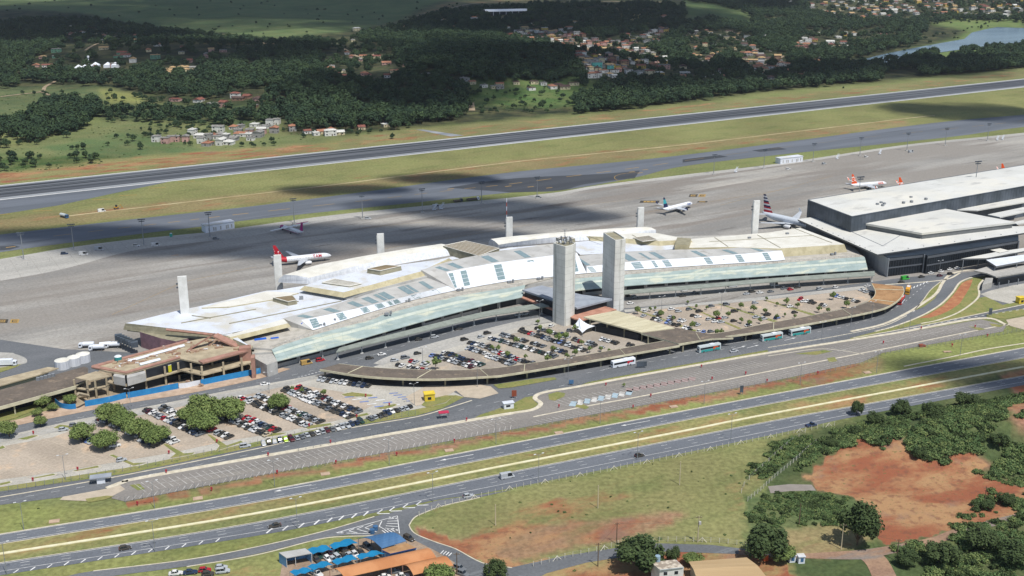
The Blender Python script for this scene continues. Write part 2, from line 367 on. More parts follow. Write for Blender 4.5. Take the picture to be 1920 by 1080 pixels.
# ---------------------------------------------------------------- airfield
def ext(l,k=.25):
    a=(l[0][0]-(l[1][0]-l[0][0])*k,l[0][1]-(l[1][1]-l[0][1])*k); b=(l[-1][0]+(l[-1][0]-l[-2][0])*k,l[-1][1]+(l[-1][1]-l[-2][1])*k)
    return [a]+l+[b]
def rl(y0,y1): return [(-300,y0+31),(0,y0),(1920,y1),(2300,y1-40)]
def lerpn(a,b,t): return a+(b-a)*t
# runway base + shoulders: constant width in the world, from its two surveyed edges
rA,rB=P(-300,379),P(2300,108)
WID=abs((P(1280,234)-RWA).dot(RN))
def runband(name,d0,d1,m,lvl,s0=None,s1=None):
    a=rA if s0 is None else RWA+RDIR*s0; b=rB if s1 is None else RWA+RDIR*s1
    return sheet(name,[a-RN*d0,b-RN*d0,b-RN*d1,a-RN*d1],m,lvl,world=True)
L=(rB-rA).length
sheet('runway_exit_pavement',[(-300,452),(0,402),(110,385),(220,361),(330,338),(430,323),(640,300),(640,292),(-300,376)],M_taxi,0,smooth=0)
runband('runway_shoulder',0,WID,M_shld,1)
runband('runway',WID*.10,WID*.84,M_run,2)
rm=MB()
for d in (.0,.96):
    rm.poly([v+Vector((0,0,.15)) for v in (rA-RN*WID*d,rB-RN*WID*d,rB-RN*(WID*d+2.6),rA-RN*(WID*d+2.6))])
tag(rm.build('runway_markings',M_gray),kind='structure')
sheet('access_road_by_runway',[(780,243),(800,247),(845,256),(870,254),(835,249),(795,243)],M_shld,1)
strip('drain_line',[(130,404),(480,363),(640,344),(973,302),(1280,271),(1713,220),(1752,217)],[(130,405.5),(480,364.3),(640,345.2),(973,303.2),(1280,272.2),(1713,221),(1752,217.8)],mat('drain_worn',lin('#b5a884'),.9,lin('#9c8e68'),.05),1,60)
TXU=[(-300,478),(0,440),(250,411),(480,386),(697,358),(960,323),(1280,291),(1730,233),(1920,215),(2200,190)]
TXL=[(-300,522),(0,473),(250,440),(385,424),(480,411),(805,377),(960,361),(1050,357),(1190,333),(1280,312),(1463,290),(1780,257),(1920,238),(2200,208)]
strip('taxiway',TXU,TXL,M_taxi,1,80)
strip('taxiway_repair_patch',[(840,352),(960,335),(1130,326),(1200,320)],[(960,361),(1050,357),(1100,345),(1190,334)],M_taxd,2,20)
for q in ([(1560,296),(1660,283),(1725,278),(1740,281),(1640,292),(1575,299)],[(1410,282),(1460,276),(1475,280),(1425,285)],[(1280,299),(1350,291),(1365,294),(1280,305)],[(0,462),(25,460),(38,463),(20,468),(0,470)]):
    sheet('taxiway_repair_patch',q,M_taxd,2)
tm=MB()
TC=crom([P(*p) for p in TXU],160); TD=crom([P(*p) for p in TXL],160)
for i in range(20,150,4):
    a=TC[i].lerp(TD[i],.5); b=TC[i+2].lerp(TD[i+2],.5); n=(TD[i]-TC[i]).normalized()*.5
    tm.poly([v+Vector((0,0,.13)) for v in (a-n,a+n,b+n,b-n)])
for px,py in ((845,354),(953,349),(995,350),(1030,352),(1185,322),(1200,324),(1210,318),(20,463)):
    a=P(px,py,.14); tm.box(a.x,a.y,.10,6,1.2,.03,.5)
def arc(px,py,r,a0,a1,n=14,w=.5):
    c=P(px,py)
    for k in range(n):
        t0=a0+(a1-a0)*k/n; t1=a0+(a1-a0)*(k+1)/n
        f=lambda t,rr:Vector((c.x+math.cos(t)*rr,c.y+math.sin(t)*rr,.14)); tm.poly([f(t0,r),f(t1,r),f(t1,r+w),f(t0,r+w)])
arc(1200,334,22,1.6,4.6)
for px,py in ((80,395),(190,374),(240,366),(295,352),(0,402),(350,340),(400,331)):
    a=P(px,py,.1); tm.box(a.x,a.y,.09,14,1.0,.03,RANG-.35)
tag(tm.build('taxiway_markings',M_yel),kind='structure')
# apron: concrete slab field
AU=[(-300,530),(0,486),(125,465),(250,449),(385,436),(480,423),(655,400),(955,371),(1050,360),(1120,348),(1280,328),(1460,307),(1703,271),(1920,249),(2300,206)]
ap=[P(*p) for p in AU]+[P(2300,470),P(1700,520),P(1400,560),P(900,600),P(420,660),P(260,662),P(120,655),P(0,637),P(-300,610)]
sheet('apron',ap,M_conc,2,world=True)
strip('apron_edge_strip',AU,[(-300,575),(0,527),(125,503),(250,470),(385,453),(480,441),(655,409),(955,378),(1050,366),(1120,353),(1280,333),(1460,311),(1703,275),(1920,253),(2300,210)],M_conl,3,80)
sheet('service_road',[(-300,612),(0,637),(80,642),(160,655),(262,661),(330,640),(340,690),(180,700),(0,735),(-300,800)],M_asph,1)
sheet('island_concrete',[(-200,655),(0,661),(28,664),(48,672),(50,680),(40,684),(0,696),(-200,730)],M_conl,4,smooth=40)
sheet('island_grass',[(-200,735),(0,690),(40,683),(30,689),(0,699),(-200,750)],M_grs,5)
# slab joints and the drain slot across the apron
jm=MB()
o0=P(-200,640); 
for k in range(0,46):
    a=o0+RN*k*9.5-RDIR*100; b=a+RDIR*1500
    jm.poly([v+Vector((0,0,.13)) for v in (a,b,b+RN*.14,a+RN*.14)])
for k in range(0,110):
    a=o0+RDIR*(k*12-80)-RN*30; b=a+RN*430
    jm.poly([v+Vector((0,0,.135)) for v in (a,b,b+RDIR*.14,a+RDIR*.14)])
def clipjm():
    v=np.array(jm.v)
# keep joints inside the slab outline
from mathutils.geometry import intersect_line_line_2d
apx=[(p.x,p.y) for p in ap]
jj=MB()
for f in jm.f:
    q=[Vector(jm.v[i]) for i in f]; a,b=q[0],q[1]; n=(q[3]-q[0])
    N=int((b-a).length/6); t=[a.lerp(b,i/N) for i in range(N+1)]
    ok=inpoly([p.x for p in t],[p.y for p in t],apx)
    i=0
    while i<N:
        if ok[i] and ok[min(i+1,N)]:
            j=i+1
            while j<N and ok[j+1]: j+=1
            jj.poly([t[i],t[j],t[j]+n,t[i]+n]); i=j
        i+=1
tag(jj.build('apron_joints',M_jnt),kind='structure')
am=MB()
for a,b in (((210,590),(345,528)),((345,528),(480,500)),((650,430),(960,400)),((960,400),(1200,372)),((1200,400),(1500,350)),((1350,385),(1560,330)),((700,470),(1000,420))):
    a,b=P(*a,.15),P(*b,.15); n=Vector((-(b-a).y,(b-a).x,0)).normalized()*.12; am.poly([a-n,b-n,b+n,a+n])
tag(am.build('apron_guide_lines',M_yel),kind='structure')
# stand number boards painted on the slabs
M_blk=mat('paint_black',lin('#45423d'),.85)
for (x0,y0,x1,y1,fr) in ((-8,598,17,607,.0),(18,598,37,607,1),(1291,364,1309,370,0),(1309,364,1324,370,1),(1196,376,1240,381,0),(1306,377,1328,380,0)):
    b=MB(); q=[P(x0+1,y0),P(x1+2,y0),P(x1-1,y1),P(x0-2,y1)]
    c=sum(q,Vector())/4; q=[c+(v-c)*.8 for v in q]; b.poly([v+Vector((0,0,.16)) for v in q],0 if fr==0 else 1); b.poly([c+(v-c)*.62+Vector((0,0,.175)) for v in q],1 if fr==0 else 0)
    for k in range(3):
        t=.3+.2*k; e=q[3].lerp(q[2],t); g=q[0].lerp(q[1],t); u=(q[1]-q[0]).normalized()*.9
        a1,a2=e.lerp(g,.35),e.lerp(g,.65); b.poly([a1+Vector((0,0,.19)),a1+u+Vector((0,0,.19)),a2+u+Vector((0,0,.19)),a2+Vector((0,0,.19))],0 if fr==0 else 1)
    tag(b.build('stand_marking',[M_blk,M_yel]),kind='structure')
# ---------------------------------------------------------------- roads
HUT=[(0,1002),(480,923),(960,831),(1440,741),(1920,652)]; HUB=[(0,1020),(480,942),(960,852),(1440,758),(1920,671)]
HLT=[(0,1056),(480,980),(960,885),(1440,791),(1600,762),(1920,705)]; HLB=[(0,1079),(480,1005),(700,962),(822,937),(960,915),(1440,817),(1600,782),(1920,722)]
a,b=strip('highway_far_carriageway',ext(HUT),ext(HUB),M_hwy,1,60)
e1=a;e2=b
c,d=strip('highway_near_carriageway',ext(HLT),ext(HLB),M_hwy,1,60)
hm=MB()
def line(mb,ln,w,z=.14,dash=None):
    ln=[Vector((p.x,p.y,z)) for p in ln]
    if dash is None: mb.ribbon(offs(ln,-w/2),offs(ln,w/2)); return
    r=resamp(ln,1.0); k=0
    while k+dash[0]<len(r):
        s=r[k:k+dash[0]+1]; s=[s[0],s[-1]]; mb.ribbon(offs(s,-w/2),offs(s,w/2)); k+=dash[0]+dash[1]
line(hm,offs(a,-.7),.2); line(hm,offs(b,.7),.22); line(hm,[p.lerp(q,.36) for p,q in zip(a,b)],.16,dash=(3,10)); line(hm,[p.lerp(q,.68) for p,q in zip(a,b)],.16,dash=(3,10))
cb=crom([P(*p) for p in ext([(0,1072),(480,998),(700,957),(822,932),(960,905),(1440,809),(1600,776),(1920,716)])],60)
line(hm,offs(c,-.7),.22); line(hm,cb,.2); line(hm,[p.lerp(q,.34) for p,q in zip(c,cb)],.16,dash=(3,10)); line(hm,[p.lerp(q,.68) for p,q in zip(c,cb)],.16,dash=(3,10))
for px,py in ((560,913),(866,856),(1200,792)):
    p=P(px,py,.15); u=HDIR; n=HN; q=[p-u*7,p+u*4,p+u*4+n*.6,p+u*7,p+u*4-n*.6,p+u*4]
    hm.poly([p-u*7-n*.18,p+u*5-n*.18,p+u*5+n*.18,p-u*7+n*.18]); hm.poly([p-u*7-n*.7,p-u*9.5,p-u*7+n*.7]); 
for i in range(13):
    x=30+i*31.5; y=1075.5-(x/480)*74; q=P(x,y,.15); hm.box(q.x,q.y,.12,.45,2.4,.03,-.35)
for x,y in ((505,995),(535,990),(565,985),(594,979),(618,975),(640,971),(664,967),(686,963)):
    q=P(x,y,.15); hm.box(q.x,q.y,.12,.6,3.6,.03,-.4)
for x,y in ((712,959),(735,954),(760,948),(785,943)):
    q=P(x,y,.15); hm.box(q.x,q.y,.12,.5,3.4,.03,-.5); q=P(x+8,y+3,.15); hm.box(q.x,q.y-.4,.125,4.2,.5,.03,.05)
tag(hm.build('road_markings',M_white),kind='structure')
kb=MB(); kerb(ext(HUT),M_kerb,.55,mb=kb,n=60); kerb(ext([(x,y+.5) for x,y in HUB]),M_kerb,.25,mb=kb,n=60); kerb(ext([(x,y-.5) for x,y in HLT]),M_kerb,.25,mb=kb,n=60)
tag(kb.build('kerb',M_kerb),kind='structure')
MED=[(0,1039),(480,963),(960,871),(1277,809.5),(1440,777),(1860,699),(1920,688)]
mdl=crom([P(*p) for p in ext(MED)],80)
# ramp and junction
ra,rb=strip('ramp_road',[(120,1082),(175,1071),(350,1050),(480,1026),(605,997),(702,969)],[(140,1094),(200,1082),(350,1062),(480,1039),(600,1010),(655,1003)],M_asph,2,30)
sheet('junction_pavement',[(700,969),(760,955),(822,938),(900,928),(960,919),(880,937),(830,949),(795,962),(777,971),(767,985),(772,995),(784,1004),(820,1018),(855,1030),(905,1055),(960,1064),(1060,1042),(1165,1026),(1235,1019),(1335,1022),(1400,1030),(1400,1040),(1385,1039),(1238,1034),(1165,1045),(1100,1055),(1025,1075),(980,1100),(890,1100),(850,1057),(817,1035),(790,1026),(770,1018),(740,1003),(690,1004),(655,1004)],M_asph,1)
M_dr=mat('dirt_road',lin('#9c8068'),.95,lin('#8a6f5c'),.12,fine=1,layers=[(lin('#7f7770'),.1,.5,.65,(.3,1,1),.4)])
strip('dirt_road',[(1385,1031),(1486,1038),(1545,1036),(1633,1029),(1739,1010),(1792,992),(1925,959),(2000,943)],[(1385,1041),(1510,1047),(1616,1049),(1665,1040),(1757,1019),(1810,1002),(1925,970),(2000,955)],M_dr,2,40)
strip('dirt_road',[(1600,1040),(1625,1060),(1645,1110)],[(1650,1036),(1668,1056),(1695,1110)],M_dr,3,12)
sheet('gravel_path',[(1440,912),(1480,908),(1522,909),(1530,920),(1480,921),(1445,925)],mat('gravel',lin('#8c857e'),.95),1)
km=MB()
for ln in ([(767,985),(772,995),(784,1004),(820,1018),(855,1030),(905,1056),(960,1065)],[(702,969),(605,997),(480,1026),(350,1050),(175,1071)],[(655,1006),(600,1011),(480,1041),(350,1063)],[(655,1006),(690,1005),(700,1004)],[(767,985),(777,971),(795,962),(830,949),(900,933)]): kerb(ln,M_kerb,.4,mb=km,n=24)
tag(km.build('kerb',M_kerb),kind='structure')
# hatched island of the junction
hh=MB()
def seg(a,b,w=.35,z=.155):
    a,b=P(*a,z),P(*b,z); u=(b-a).normalized(); n=Vector((-u.y,u.x,0))*w/2; hh.poly([a-n,b-n,b+n,a+n])
for (a,b,c_) in (((646,995),(638,998),(650,1000)),((664,991),(654,995.5),(670,999)),((681,986.5),(669,992),(690,998)),((699,983),(684,989.5),(706,997)),((716,977),(711,987),(722,993))): seg(a,b); seg(b,c_)
for k in range(6): seg((722+k*1.5,990-k*4.2),(744+k*.5,976-k*.5) if k==5 else (746,993-k*5.5)); 
for k in range(5): seg((716+k*5,994-k*1.0),(724+k*5.5,1000-k*1.2))
seg((630,999),(745,967),.3); seg((745,967),(749,1000),.3); seg((630,999),(700,1001),.3)
for k in range(4): seg((826+k*5,1038+k*1.5),(832+k*5,1032+k*1.5),.4)
tag(hh.build('island_hatching',M_white),kind='structure')
# ---------------------------------------------------------------- landside yard: one asphalt base, pavements and verges laid on it
yard=[(-300,985),(0,947),(120,932),(205,915),(250,905),(480,858),(750,811),(960,775),(1010,762),(1440,662),(1677,626),(1765,606),(1925,586),(2200,540),(2200,500),(1925,500),(1800,500),(1665,512),(1630,500),(1440,512),(1172,532),(960,562),(720,622),(520,668),(470,690),(350,735),(160,771),(37,795),(0,803),(-300,860)]
sheet('access_road',yard,M_asph,1)
# front car park
sheet('car_park_front',[(-300,880),(0,820),(60,806),(130,790),(300,758),(430,732),(600,702),(690,712),(800,722),(850,735),(870,745),(830,765),(780,780),(640,803),(480,838),(240,888),(0,922),(-300,970)],M_lotc,2)
sheet('car_park_front_paving',[(-250,885),(0,838),(100,820),(180,790),(290,765),(420,742),(560,722),(640,735),(700,760),(650,785),(520,812),(420,828),(330,848),(210,868),(110,885),(0,900),(-250,950)],M_tan,3)
sheet('verge_by_front_car_park',[(-300,975),(0,922),(240,888),(480,838),(640,803),(780,780),(830,766),(870,745),(853,741),(836,756),(800,764),(700,783),(560,812),(480,829),(235,878),(0,914),(-300,966)],M_grs,4)
strip('pavement_by_terminal_road',[(-200,860),(0,822),(175,787),(355,750),(480,728),(600,702)],[(-200,873),(0,830),(175,797),(355,760),(480,737),(600,708)],M_conl,4)
strip('pavement_by_hoarding',[(0,792),(37,786),(100,768),(237,747),(355,725),(480,703),(530,690)],[(0,806),(37,797),(100,784),(237,757),(355,738),(480,712),(545,692)],mat('pavement_pink',lin('#b9a28c'),.9,lin('#a58e79'),.3),4)
sheet('verge_grass',[(0,776),(60,760),(100,752),(104,760),(60,772),(30,784),(0,792)],M_grs,5)
for q in ([(150,878),(205,865),(232,872),(200,882)],): pass
isl=[[(33,824),(60,817),(72,817),(50,825)],[(100,803),(112,797),(140,800),(135,806)],[(60,897),(100,889),(104,891),(64,898)],[(138,883),(183,874),(186,877),(142,884)],[(205,854),(212,853),(250,869),(275,868),(250,874)],[(306,834),(313,833),(345,851),(365,849),(360,853),(318,860),(330,851)],[(388,815),(395,816),(425,836),(452,827),(455,830),(405,846),(412,836)],[(500,814),(505,813),(538,812),(520,817),(495,820)],[(570,800),(620,794),(622,797),(578,805)],[(645,785),(688,775),(692,778),(650,787)],[(640,740),(660,736),(700,741),(695,744),(650,744)],[(703,766),(740,758),(745,760),(722,768)],[(0,907),(18,903),(20,906),(0,911)],[(-2,840),(5,836),(10,840),(0,843)]]
km=MB()
for q in isl:
    sheet('planted_island',q,M_grs,6)
    kerb(q+[q[0]],M_kerb,.35,mb=km,n=16)
tag(km.build('kerb',M_kerb),kind='structure')
# stall lines in the empty part and disabled bays
sm=MB()
def stalls(mb,A,B,dep,step=2.5,w=.14,z=.17,ang=0):
    a,b=P(*A),P(*B); u=(b-a).normalized(); n=Vector((-u.y,u.x,0)); n=(n*math.cos(ang)+u*math.sin(ang))
    k=0
    while k*step<(b-a).length:
        p=a+u*k*step; p.z=z; v=u*w/2
        mb.poly([p-v,p+v,p+v+n*dep,p-v+n*dep]); k+=1
for r in (((10,838),(120,886)),((62,815),(205,868)),((-60,850),(60,897))):
    stalls(sm,r[0],r[1],4.8); stalls(sm,r[0],r[1],-4.8); a,b=P(*r[0],.17),P(*r[1],.17); line(sm,[a,b],.2,.17)
for r in (((190,792),(300,840)),((277,768),(385,818)),((413,778),(505,818)),((455,748),(590,803)),((536,730),(660,783))):
    stalls(sm,r[0],r[1],5)
tag(sm.build('stall_lines',mat('paint_worn',lin('#c8bba6'),.9)),kind='structure')
bm_=MB()
for k in range(6):
    for j in range(2):
        q=P(655+k*14+j*30,744+k*4.5+j*-3,.18); bm_.box(q.x,q.y,.17,4.2,1.0,.02,.25,mi=(k+j)%2)
for k in range(5):
    q=P(738+k*8,737+k*3.6,.18); bm_.box(q.x,q.y,.17,4,.8,.02,.2,mi=0)
M_bluep=mat('paint_blue',lin('#6f83b5'),.8)
tag(bm_.build('accessible_bay_markings',[M_bluep,M_white]),kind='structure')
sheet('works_yard',[(60,775),(100,757),(104,762),(143,770),(160,766),(240,748),(491,703),(485,655),(350,650),(200,690),(140,715)],mat('works_dirt',lin('#a3947d'),.95,lin('#8a7c68'),.15,fine=1),3)
# plaza under the long canopy
sheet('plaza_paving',[(590,706),(640,690),(690,700),(800,704),(915,700),(960,693),(1105,672),(1245,646),(1280,650),(1110,690),(960,716),(915,722),(800,726),(690,722)],mat('plaza_dark',lin('#5d5a58'),.9),5)
sheet('plaza_light',[(760,745),(800,724),(900,722),(920,725),(935,738),(900,748),(870,745),(855,733),(820,752),(780,762)],mat('pavement_cream',lin('#b8ab98'),.9),5)
sheet('verge_grass',[(800,750),(835,742),(852,742),(836,755),(800,764),(790,760)],M_grs,6)
sheet('verge_grass',[(925,722),(1000,711),(1040,708),(1044,712),(1000,720),(960,727),(935,729)],M_grs,6)
# middle and right car parks
M_pvg=mat('paver_grey',lin('#a69d90'),.9,lin('#948b7f'),.06,.35,.65,(.6,1,1),0,fine=1.0,layers=[(lin('#b3a490'),.1,.55,.7,(1,1,1),0)])
sheet('car_park_middle',[(700,690),(735,680),(855,650),(960,616),(1030,606),(1100,600),(1205,625),(1245,640),(1105,668),(960,688),(830,696),(740,695)],M_pvg,2)
sheet('car_park_middle_lane',[(700,688),(735,678),(855,648),(960,615),(1040,604),(1045,610),(960,626),(870,658),(760,690),(720,694)],M_lotc,3)
strip('pavement_middle',[(700,682),(730,668),(817,642),(960,605),(1035,592)],[(718,686),(735,680),(855,650),(960,617),(1040,603)],M_conl,4)
sheet('car_park_right',[(1165,590),(1250,575),(1440,562),(1560,548),(1625,540),(1640,560),(1600,575),(1440,608),(1330,630),(1262,618)],M_tan,2)
strip('pavement_right',[(1170,581),(1300,569),(1440,556),(1625,536)],[(1172,586),(1300,574),(1440,562),(1625,542)],M_conl,4)
for q in ([(1190,582),(1196,582),(1330,628),(1322,630)],[(1288,575),(1293,575),(1395,618),(1388,619)],[(1345,570),(1350,570),(1460,603),(1452,605)],[(1432,563),(1437,563),(1530,590),(1522,592)],[(1262,622),(1300,628),(1320,630),(1290,630)]):
    sheet('planted_island',q,M_grs,4)
sm=MB()
for r in (((746,680),(800,693)),((811,664),(890,690)),((872,650),(965,686)),((922,632),(1060,670)),((976,616),(1120,660)),((1205,590),(1320,626)),((1300,580),(1400,612)),((1360,575),(1460,600)),((1450,570),(1530,592))):
    stalls(sm,r[0],r[1],5); stalls(sm,r[0],r[1],-5)
tag(sm.build('stall_lines',MATS['paint_worn']),kind='structure')
# empty coach and car lots between the inner road and the highway
lot=[(205,918),(232,905),(250,900),(480,860),(750,813),(960,777),(1000,768),(1012,755),(1005,745),(1022,737),(1085,727),(1210,704),(1440,664),(1677,627),(1840,599),(1887,611),(1880,622),(1655,662),(1615,680),(1565,690),(1440,717),(960,806),(480,893),(235,941),(210,935)]
sheet('overflow_car_park',lot,M_lota,3)
kb2=MB()
kerb([(200,916),(232,904),(260,897),(480,858),(750,811),(960,775)],M_kerb,2.6,mb=kb2,n=60)
kerb([(960,775),(1000,768),(1014,757),(1003,746),(1020,736),(1085,725),(1210,702),(1440,662),(1677,625),(1838,597),(1890,610)],M_kerb,2.2,mb=kb2,n=80)
kerb([(1000,782),(1100,762),(1210,742),(1440,697),(1655,655),(1800,626),(1892,608)],M_kerb,.9,mb=kb2,n=60)
kerb([(1440,668),(1530,655),(1580,658),(1620,665)],M_kerb,.5,mb=kb2,n=30)
kerb([(-200,965),(0,932.5),(235,891),(480,842),(640,806),(780,782),(840,765),(885,751)],M_kerb,.6,mb=kb2,n=60)
tag(kb2.build('kerb',M_kerb),kind='structure')
sm=MB(); M_stall=mat('paint_stall',lin('#c9c7c1'),.85,lin('#a3a09a'),.35,.4,.6)
stalls(sm,(262,915),(960,785),4.6,2.6,.21,.2,-.35); stalls(sm,(262,915),(960,785),-4.6,2.6,.21,.2,-.35); line(sm,[P(262,915),P(480,872.5),P(750,823.5),P(960,785)],.2,.2)
stalls(sm,(240,934),(960,800),-3,2.6,.21,.2,.5); stalls(sm,(240,934),(960,800),1.2,2.6,.21,.2,.5)
stalls(sm,(1010,795),(1640,668),4.4,2.6,.21,.2,-.5); stalls(sm,(1010,795),(1640,668),-2.0,2.6,.21,.2,-.5)
stalls(sm,(1050,757),(1430,680),4.5,2.6,.21,.2,-.35); stalls(sm,(1050,757),(1430,680),-5,2.6,.21,.2,-.35)
stalls(sm,(1560,660),(1840,608),5.2,2.6,.21,.2,-.35); stalls(sm,(1560,660),(1840,608),-4.6,2.6,.21,.2,-.35); line(sm,[P(1560,660),P(1840,608)],.2,.2)
stalls(sm,(1660,655),(1880,614),-3,2.6,.21,.2,-.4)
tag(sm.build('stall_lines',M_stall),kind='structure')
b=MB(); 
for x0 in range(0,9): 
    a=P(1075+x0*13,757-x0*2.6,.19); b.box(a.x,a.y,.185,3.0,5.5,.012,-.3,mi=x0%2)
for x0 in range(0,10):
    a=P(1180+x0*13,731-x0*2.3,.19); b.box(a.x,a.y,.185,3.4,4.5,.012,-.3,mi=2)
tag(b.build('painted_bays',[mat('paint_pale_blue',lin('#9fb3bd'),.85),M_stall,mat('paint_pale_red',lin('#94807c'),.85)]),kind='structure')
for q in ([(1028,740),(1045,735),(1060,738),(1058,744),(1040,752),(1030,750)],[(243,910),(262,908),(272,918),(258,920)],[(1072,762),(1090,757),(1105,764),(1098,768)],[(1490,664),(1545,657),(1562,659),(1530,666)],[(1550,672),(1565,670),(1570,678),(1555,680)],[(1815,612),(1838,615),(1848,618),(1835,620)],[(1855,607),(1882,610),(1875,614),(1860,612)]):
    sheet('planted_island',q,M_grs,5); 
sheet('verge_grass',[(960,758),(985,745),(1005,742),(1000,750),(1010,758),(1000,766),(960,773),(890,784),(900,778)],M_grs,2)
sheet('verge_grass',[(1105,716),(1210,697),(1440,656),(1440,661),(1210,702),(1085,724)],M_grs,2)
sheet('soil_bank',[(1595,634),(1674,614),(1722,596),(1761,574),(1785,551),(1801,530),(1827,520),(1848,518),(1846,523),(1835,538),(1834,558),(1801,585),(1761,601),(1727,607),(1640,628),(1590,640)],M_grs,2)
sheet('soil_bank_red',[(1722,597),(1742,589),(1769,573),(1788,553),(1803,532),(1812,527),(1824,524),(1820,536),(1811,552),(1799,570),(1783,581),(1764,590),(1744,596)],M_soil,3)
sheet('verge_grass',[(1727,607),(1761,601),(1801,585),(1834,559),(1850,556),(1880,572),(1925,560),(1925,569),(1854,584),(1780,601),(1727,612)],M_grs,3)
sheet('verge_grass',[(1716,582),(1730,564),(1745,544),(1764,529),(1762,542),(1753,560),(1733,575)],M_grs,3)
sheet('verge_grass',[(1850,590),(1925,578),(1925,590),(1885,598),(1850,596)],M_grs,3)
sheet('light_plaza',[(1886,600),(1925,593),(2100,570),(2100,600),(1925,620),(1893,611)],mat('pavement_cream',lin('#b8ab98'),.9),3)
sheet('forecourt',[(1838,552),(1858,545),(1900,535),(2000,520),(2000,560),(1925,562),(1893,570),(1860,562)],M_lotc,4)
kb3=MB()
kerb([(1595,622),(1656,608),(1701,587),(1732,568),(1756,550),(1767,531),(1780,516),(1801,509),(1827,505)],M_kerb,1.8,mb=kb3,n=50)
kerb([(1640,622),(1674,613),(1722,595),(1761,573),(1785,550),(1801,529),(1827,519),(1848,517)],M_kerb,1.1,mb=kb3,n=50)
kerb([(1712,585),(1730,564),(1745,544),(1764,528)],M_kerb,.5,mb=kb3,n=30)
kerb([(1440,652),(1560,632),(1655,612),(1700,592)],M_kerb,.5,mb=kb3,n=40)
kerb([(1660,534),(1720,530),(1775,524),(1800,512)],M_kerb,1.2,mb=kb3,n=20)
kerb([(1600,634),(1727,611),(1854,585),(1925,570)],M_kerb,.7,mb=kb3,n=20)
kerb([(1727,607),(1761,600),(1801,584),(1834,558),(1835,537),(1846,522)],mat('path_tan',lin('#b08a66'),.9),1.1,mb=kb3,n=24)
tag(kb3.build('kerb',M_kerb),kind='structure')
mm=MB()
def arrow(px,py,u,s=1):
    p=P(px,py,.16); n=Vector((-u.y,u.x,0)); mm.poly([p-u*3*s-n*.15*s,p+u*2*s-n*.15*s,p+u*2*s+n*.15*s,p-u*3*s+n*.15*s]); mm.poly([p+u*2*s-n*.6*s,p+u*4*s,p+u*2*s+n*.6*s])
line(mm,crom([P(*p) for p in ((1100,700),(1240,675),(1440,640),(1600,608),(1680,577),(1722,545),(1745,528))],60),.2,.16,dash=(3,4))
line(mm,crom([P(*p) for p in ((1130,694),(1240,668),(1440,632),(1580,600),(1660,570),(1697,545),(1705,532))],60),.2,.16)
line(mm,crom([P(*p) for p in ((0,940),(235,899),(480,850),(640,815),(780,791),(880,765),(960,748),(1060,722))],60),.18,.16,dash=(3,6))
line(mm,crom([P(*p) for p in ((20,806),(175,779),(355,743),(480,719),(600,692),(680,672),(820,630),(980,590))],60),.18,.16,dash=(3,6))
line(mm,crom([P(*p) for p in ((1175,571),(1300,559),(1440,547),(1620,528))],60),.18,.16,dash=(3,6))
line(mm,crom([P(*p) for p in ((1700,619),(1800,599),(1925,579))],30),.5,.16,dash=(2,3))
for k in range(9): q=P(1690+k*6,548-k*2.4,.16); mm.box(q.x,q.y,.15,.6,4,.02,-.5)
for k in range(14):
    q=P(850+k*0+k*7,0,.16) if False else P(596+k*6.6,0,.16) if False else P(560+k*6.5,707-k*1.7,.16); mm.box(q.x,q.y,.15,1.0,.5,.02,.2)
for px,py in ((1480,636),(1385,652),(1410,650)): arrow(px,py,RDIR,1.2)
tag(mm.build('road_markings',M_white),kind='structure')
# ---------------------------------------------------------------- gatehouse plaza of the lot, lower left
sheet('gate_plaza',[(118,932),(205,916),(225,910),(235,918),(212,930),(160,940),(112,938)],mat('pavement_cream',lin('#b8ab98'),.9),4)
sheet('verge_grass',[(160,936),(200,930),(214,931),(195,938),(165,943)],M_grs,5)
# ================================================================ BUILDINGS
M_wr=mat('roof_white_membrane',lin('#d0d5dd'),.7,lin('#c6cbd3'),.1,layers=[(lin('#b9bab8'),.25,.56,.75,(1,1,1),0),(lin('#c3c0b6'),.05,.5,.65,(1,1,1),0)],seam=[(7,.14,RANG,.45),(9,.14,RANG+1.571,.3)])
M_cr=mat('roof_cream',lin('#d8d6cd'),.75,lin('#ccc9be'),.12,layers=[(lin('#bab6a8'),.3,.58,.76,(.3,1,1),RANG)],seam=[(2.4,.1,RANG,.35)])
M_bg=mat('fascia_beige',lin('#b9b091'),.8,lin('#a79e80'),.3,layers=[(lin('#9b906c'),.5,.6,.75,(1,1,.15),0)])
M_ol=mat('fascia_concrete',lin('#97927c'),.85,lin('#85806b'),.35,layers=[(lin('#6f6b59'),.5,.6,.75,(1,1,.1),0)])
M_gr=mat('roof_grey_metal',lin('#b9b8b4'),.55,lin('#aaa9a5'),.1,seam=[(2.0,.1,RANG+.1,.35)],layers=[(lin('#a09d96'),.2,.55,.72,(1,1,1),0)])
M_aq=mat('canopy_aqua',lin('#a3b1ae'),.3,lin('#94a3a0'),.15,spec=.4,layers=[(lin('#c3c5b2'),.2,.5,.65,(.3,1,1),RANG),(lin('#9aaca8'),.5,.6,.8,(1,1,1),0)])
M_wp=mat('panel_white',lin('#dde1e7'),.5,lin('#d3d8de'),.3)
M_gw=mat('wall_grey',lin('#b3b2ae'),.8,lin('#a2a19d'),.3)
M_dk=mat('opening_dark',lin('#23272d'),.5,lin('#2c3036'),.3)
M_sk=mat('skylight_glass',lin('#758a8f'),.25,lin('#859799'),.6,spec=.5)
M_br=mat('canopy_roof_brown',lin('#6f655b'),.95,lin('#625a52'),.12,fine=.8,layers=[(lin('#857767'),.2,.55,.72,(1,1,1),0),(lin('#4f4a45'),.1,.62,.75,(1,1,1),0)])
M_tn=mat('canopy_roof_tan',lin('#a8845e'),.95,lin('#967350'),.15,fine=.8,layers=[(lin('#6f5a44'),.2,.6,.75,(1,1,1),0)])
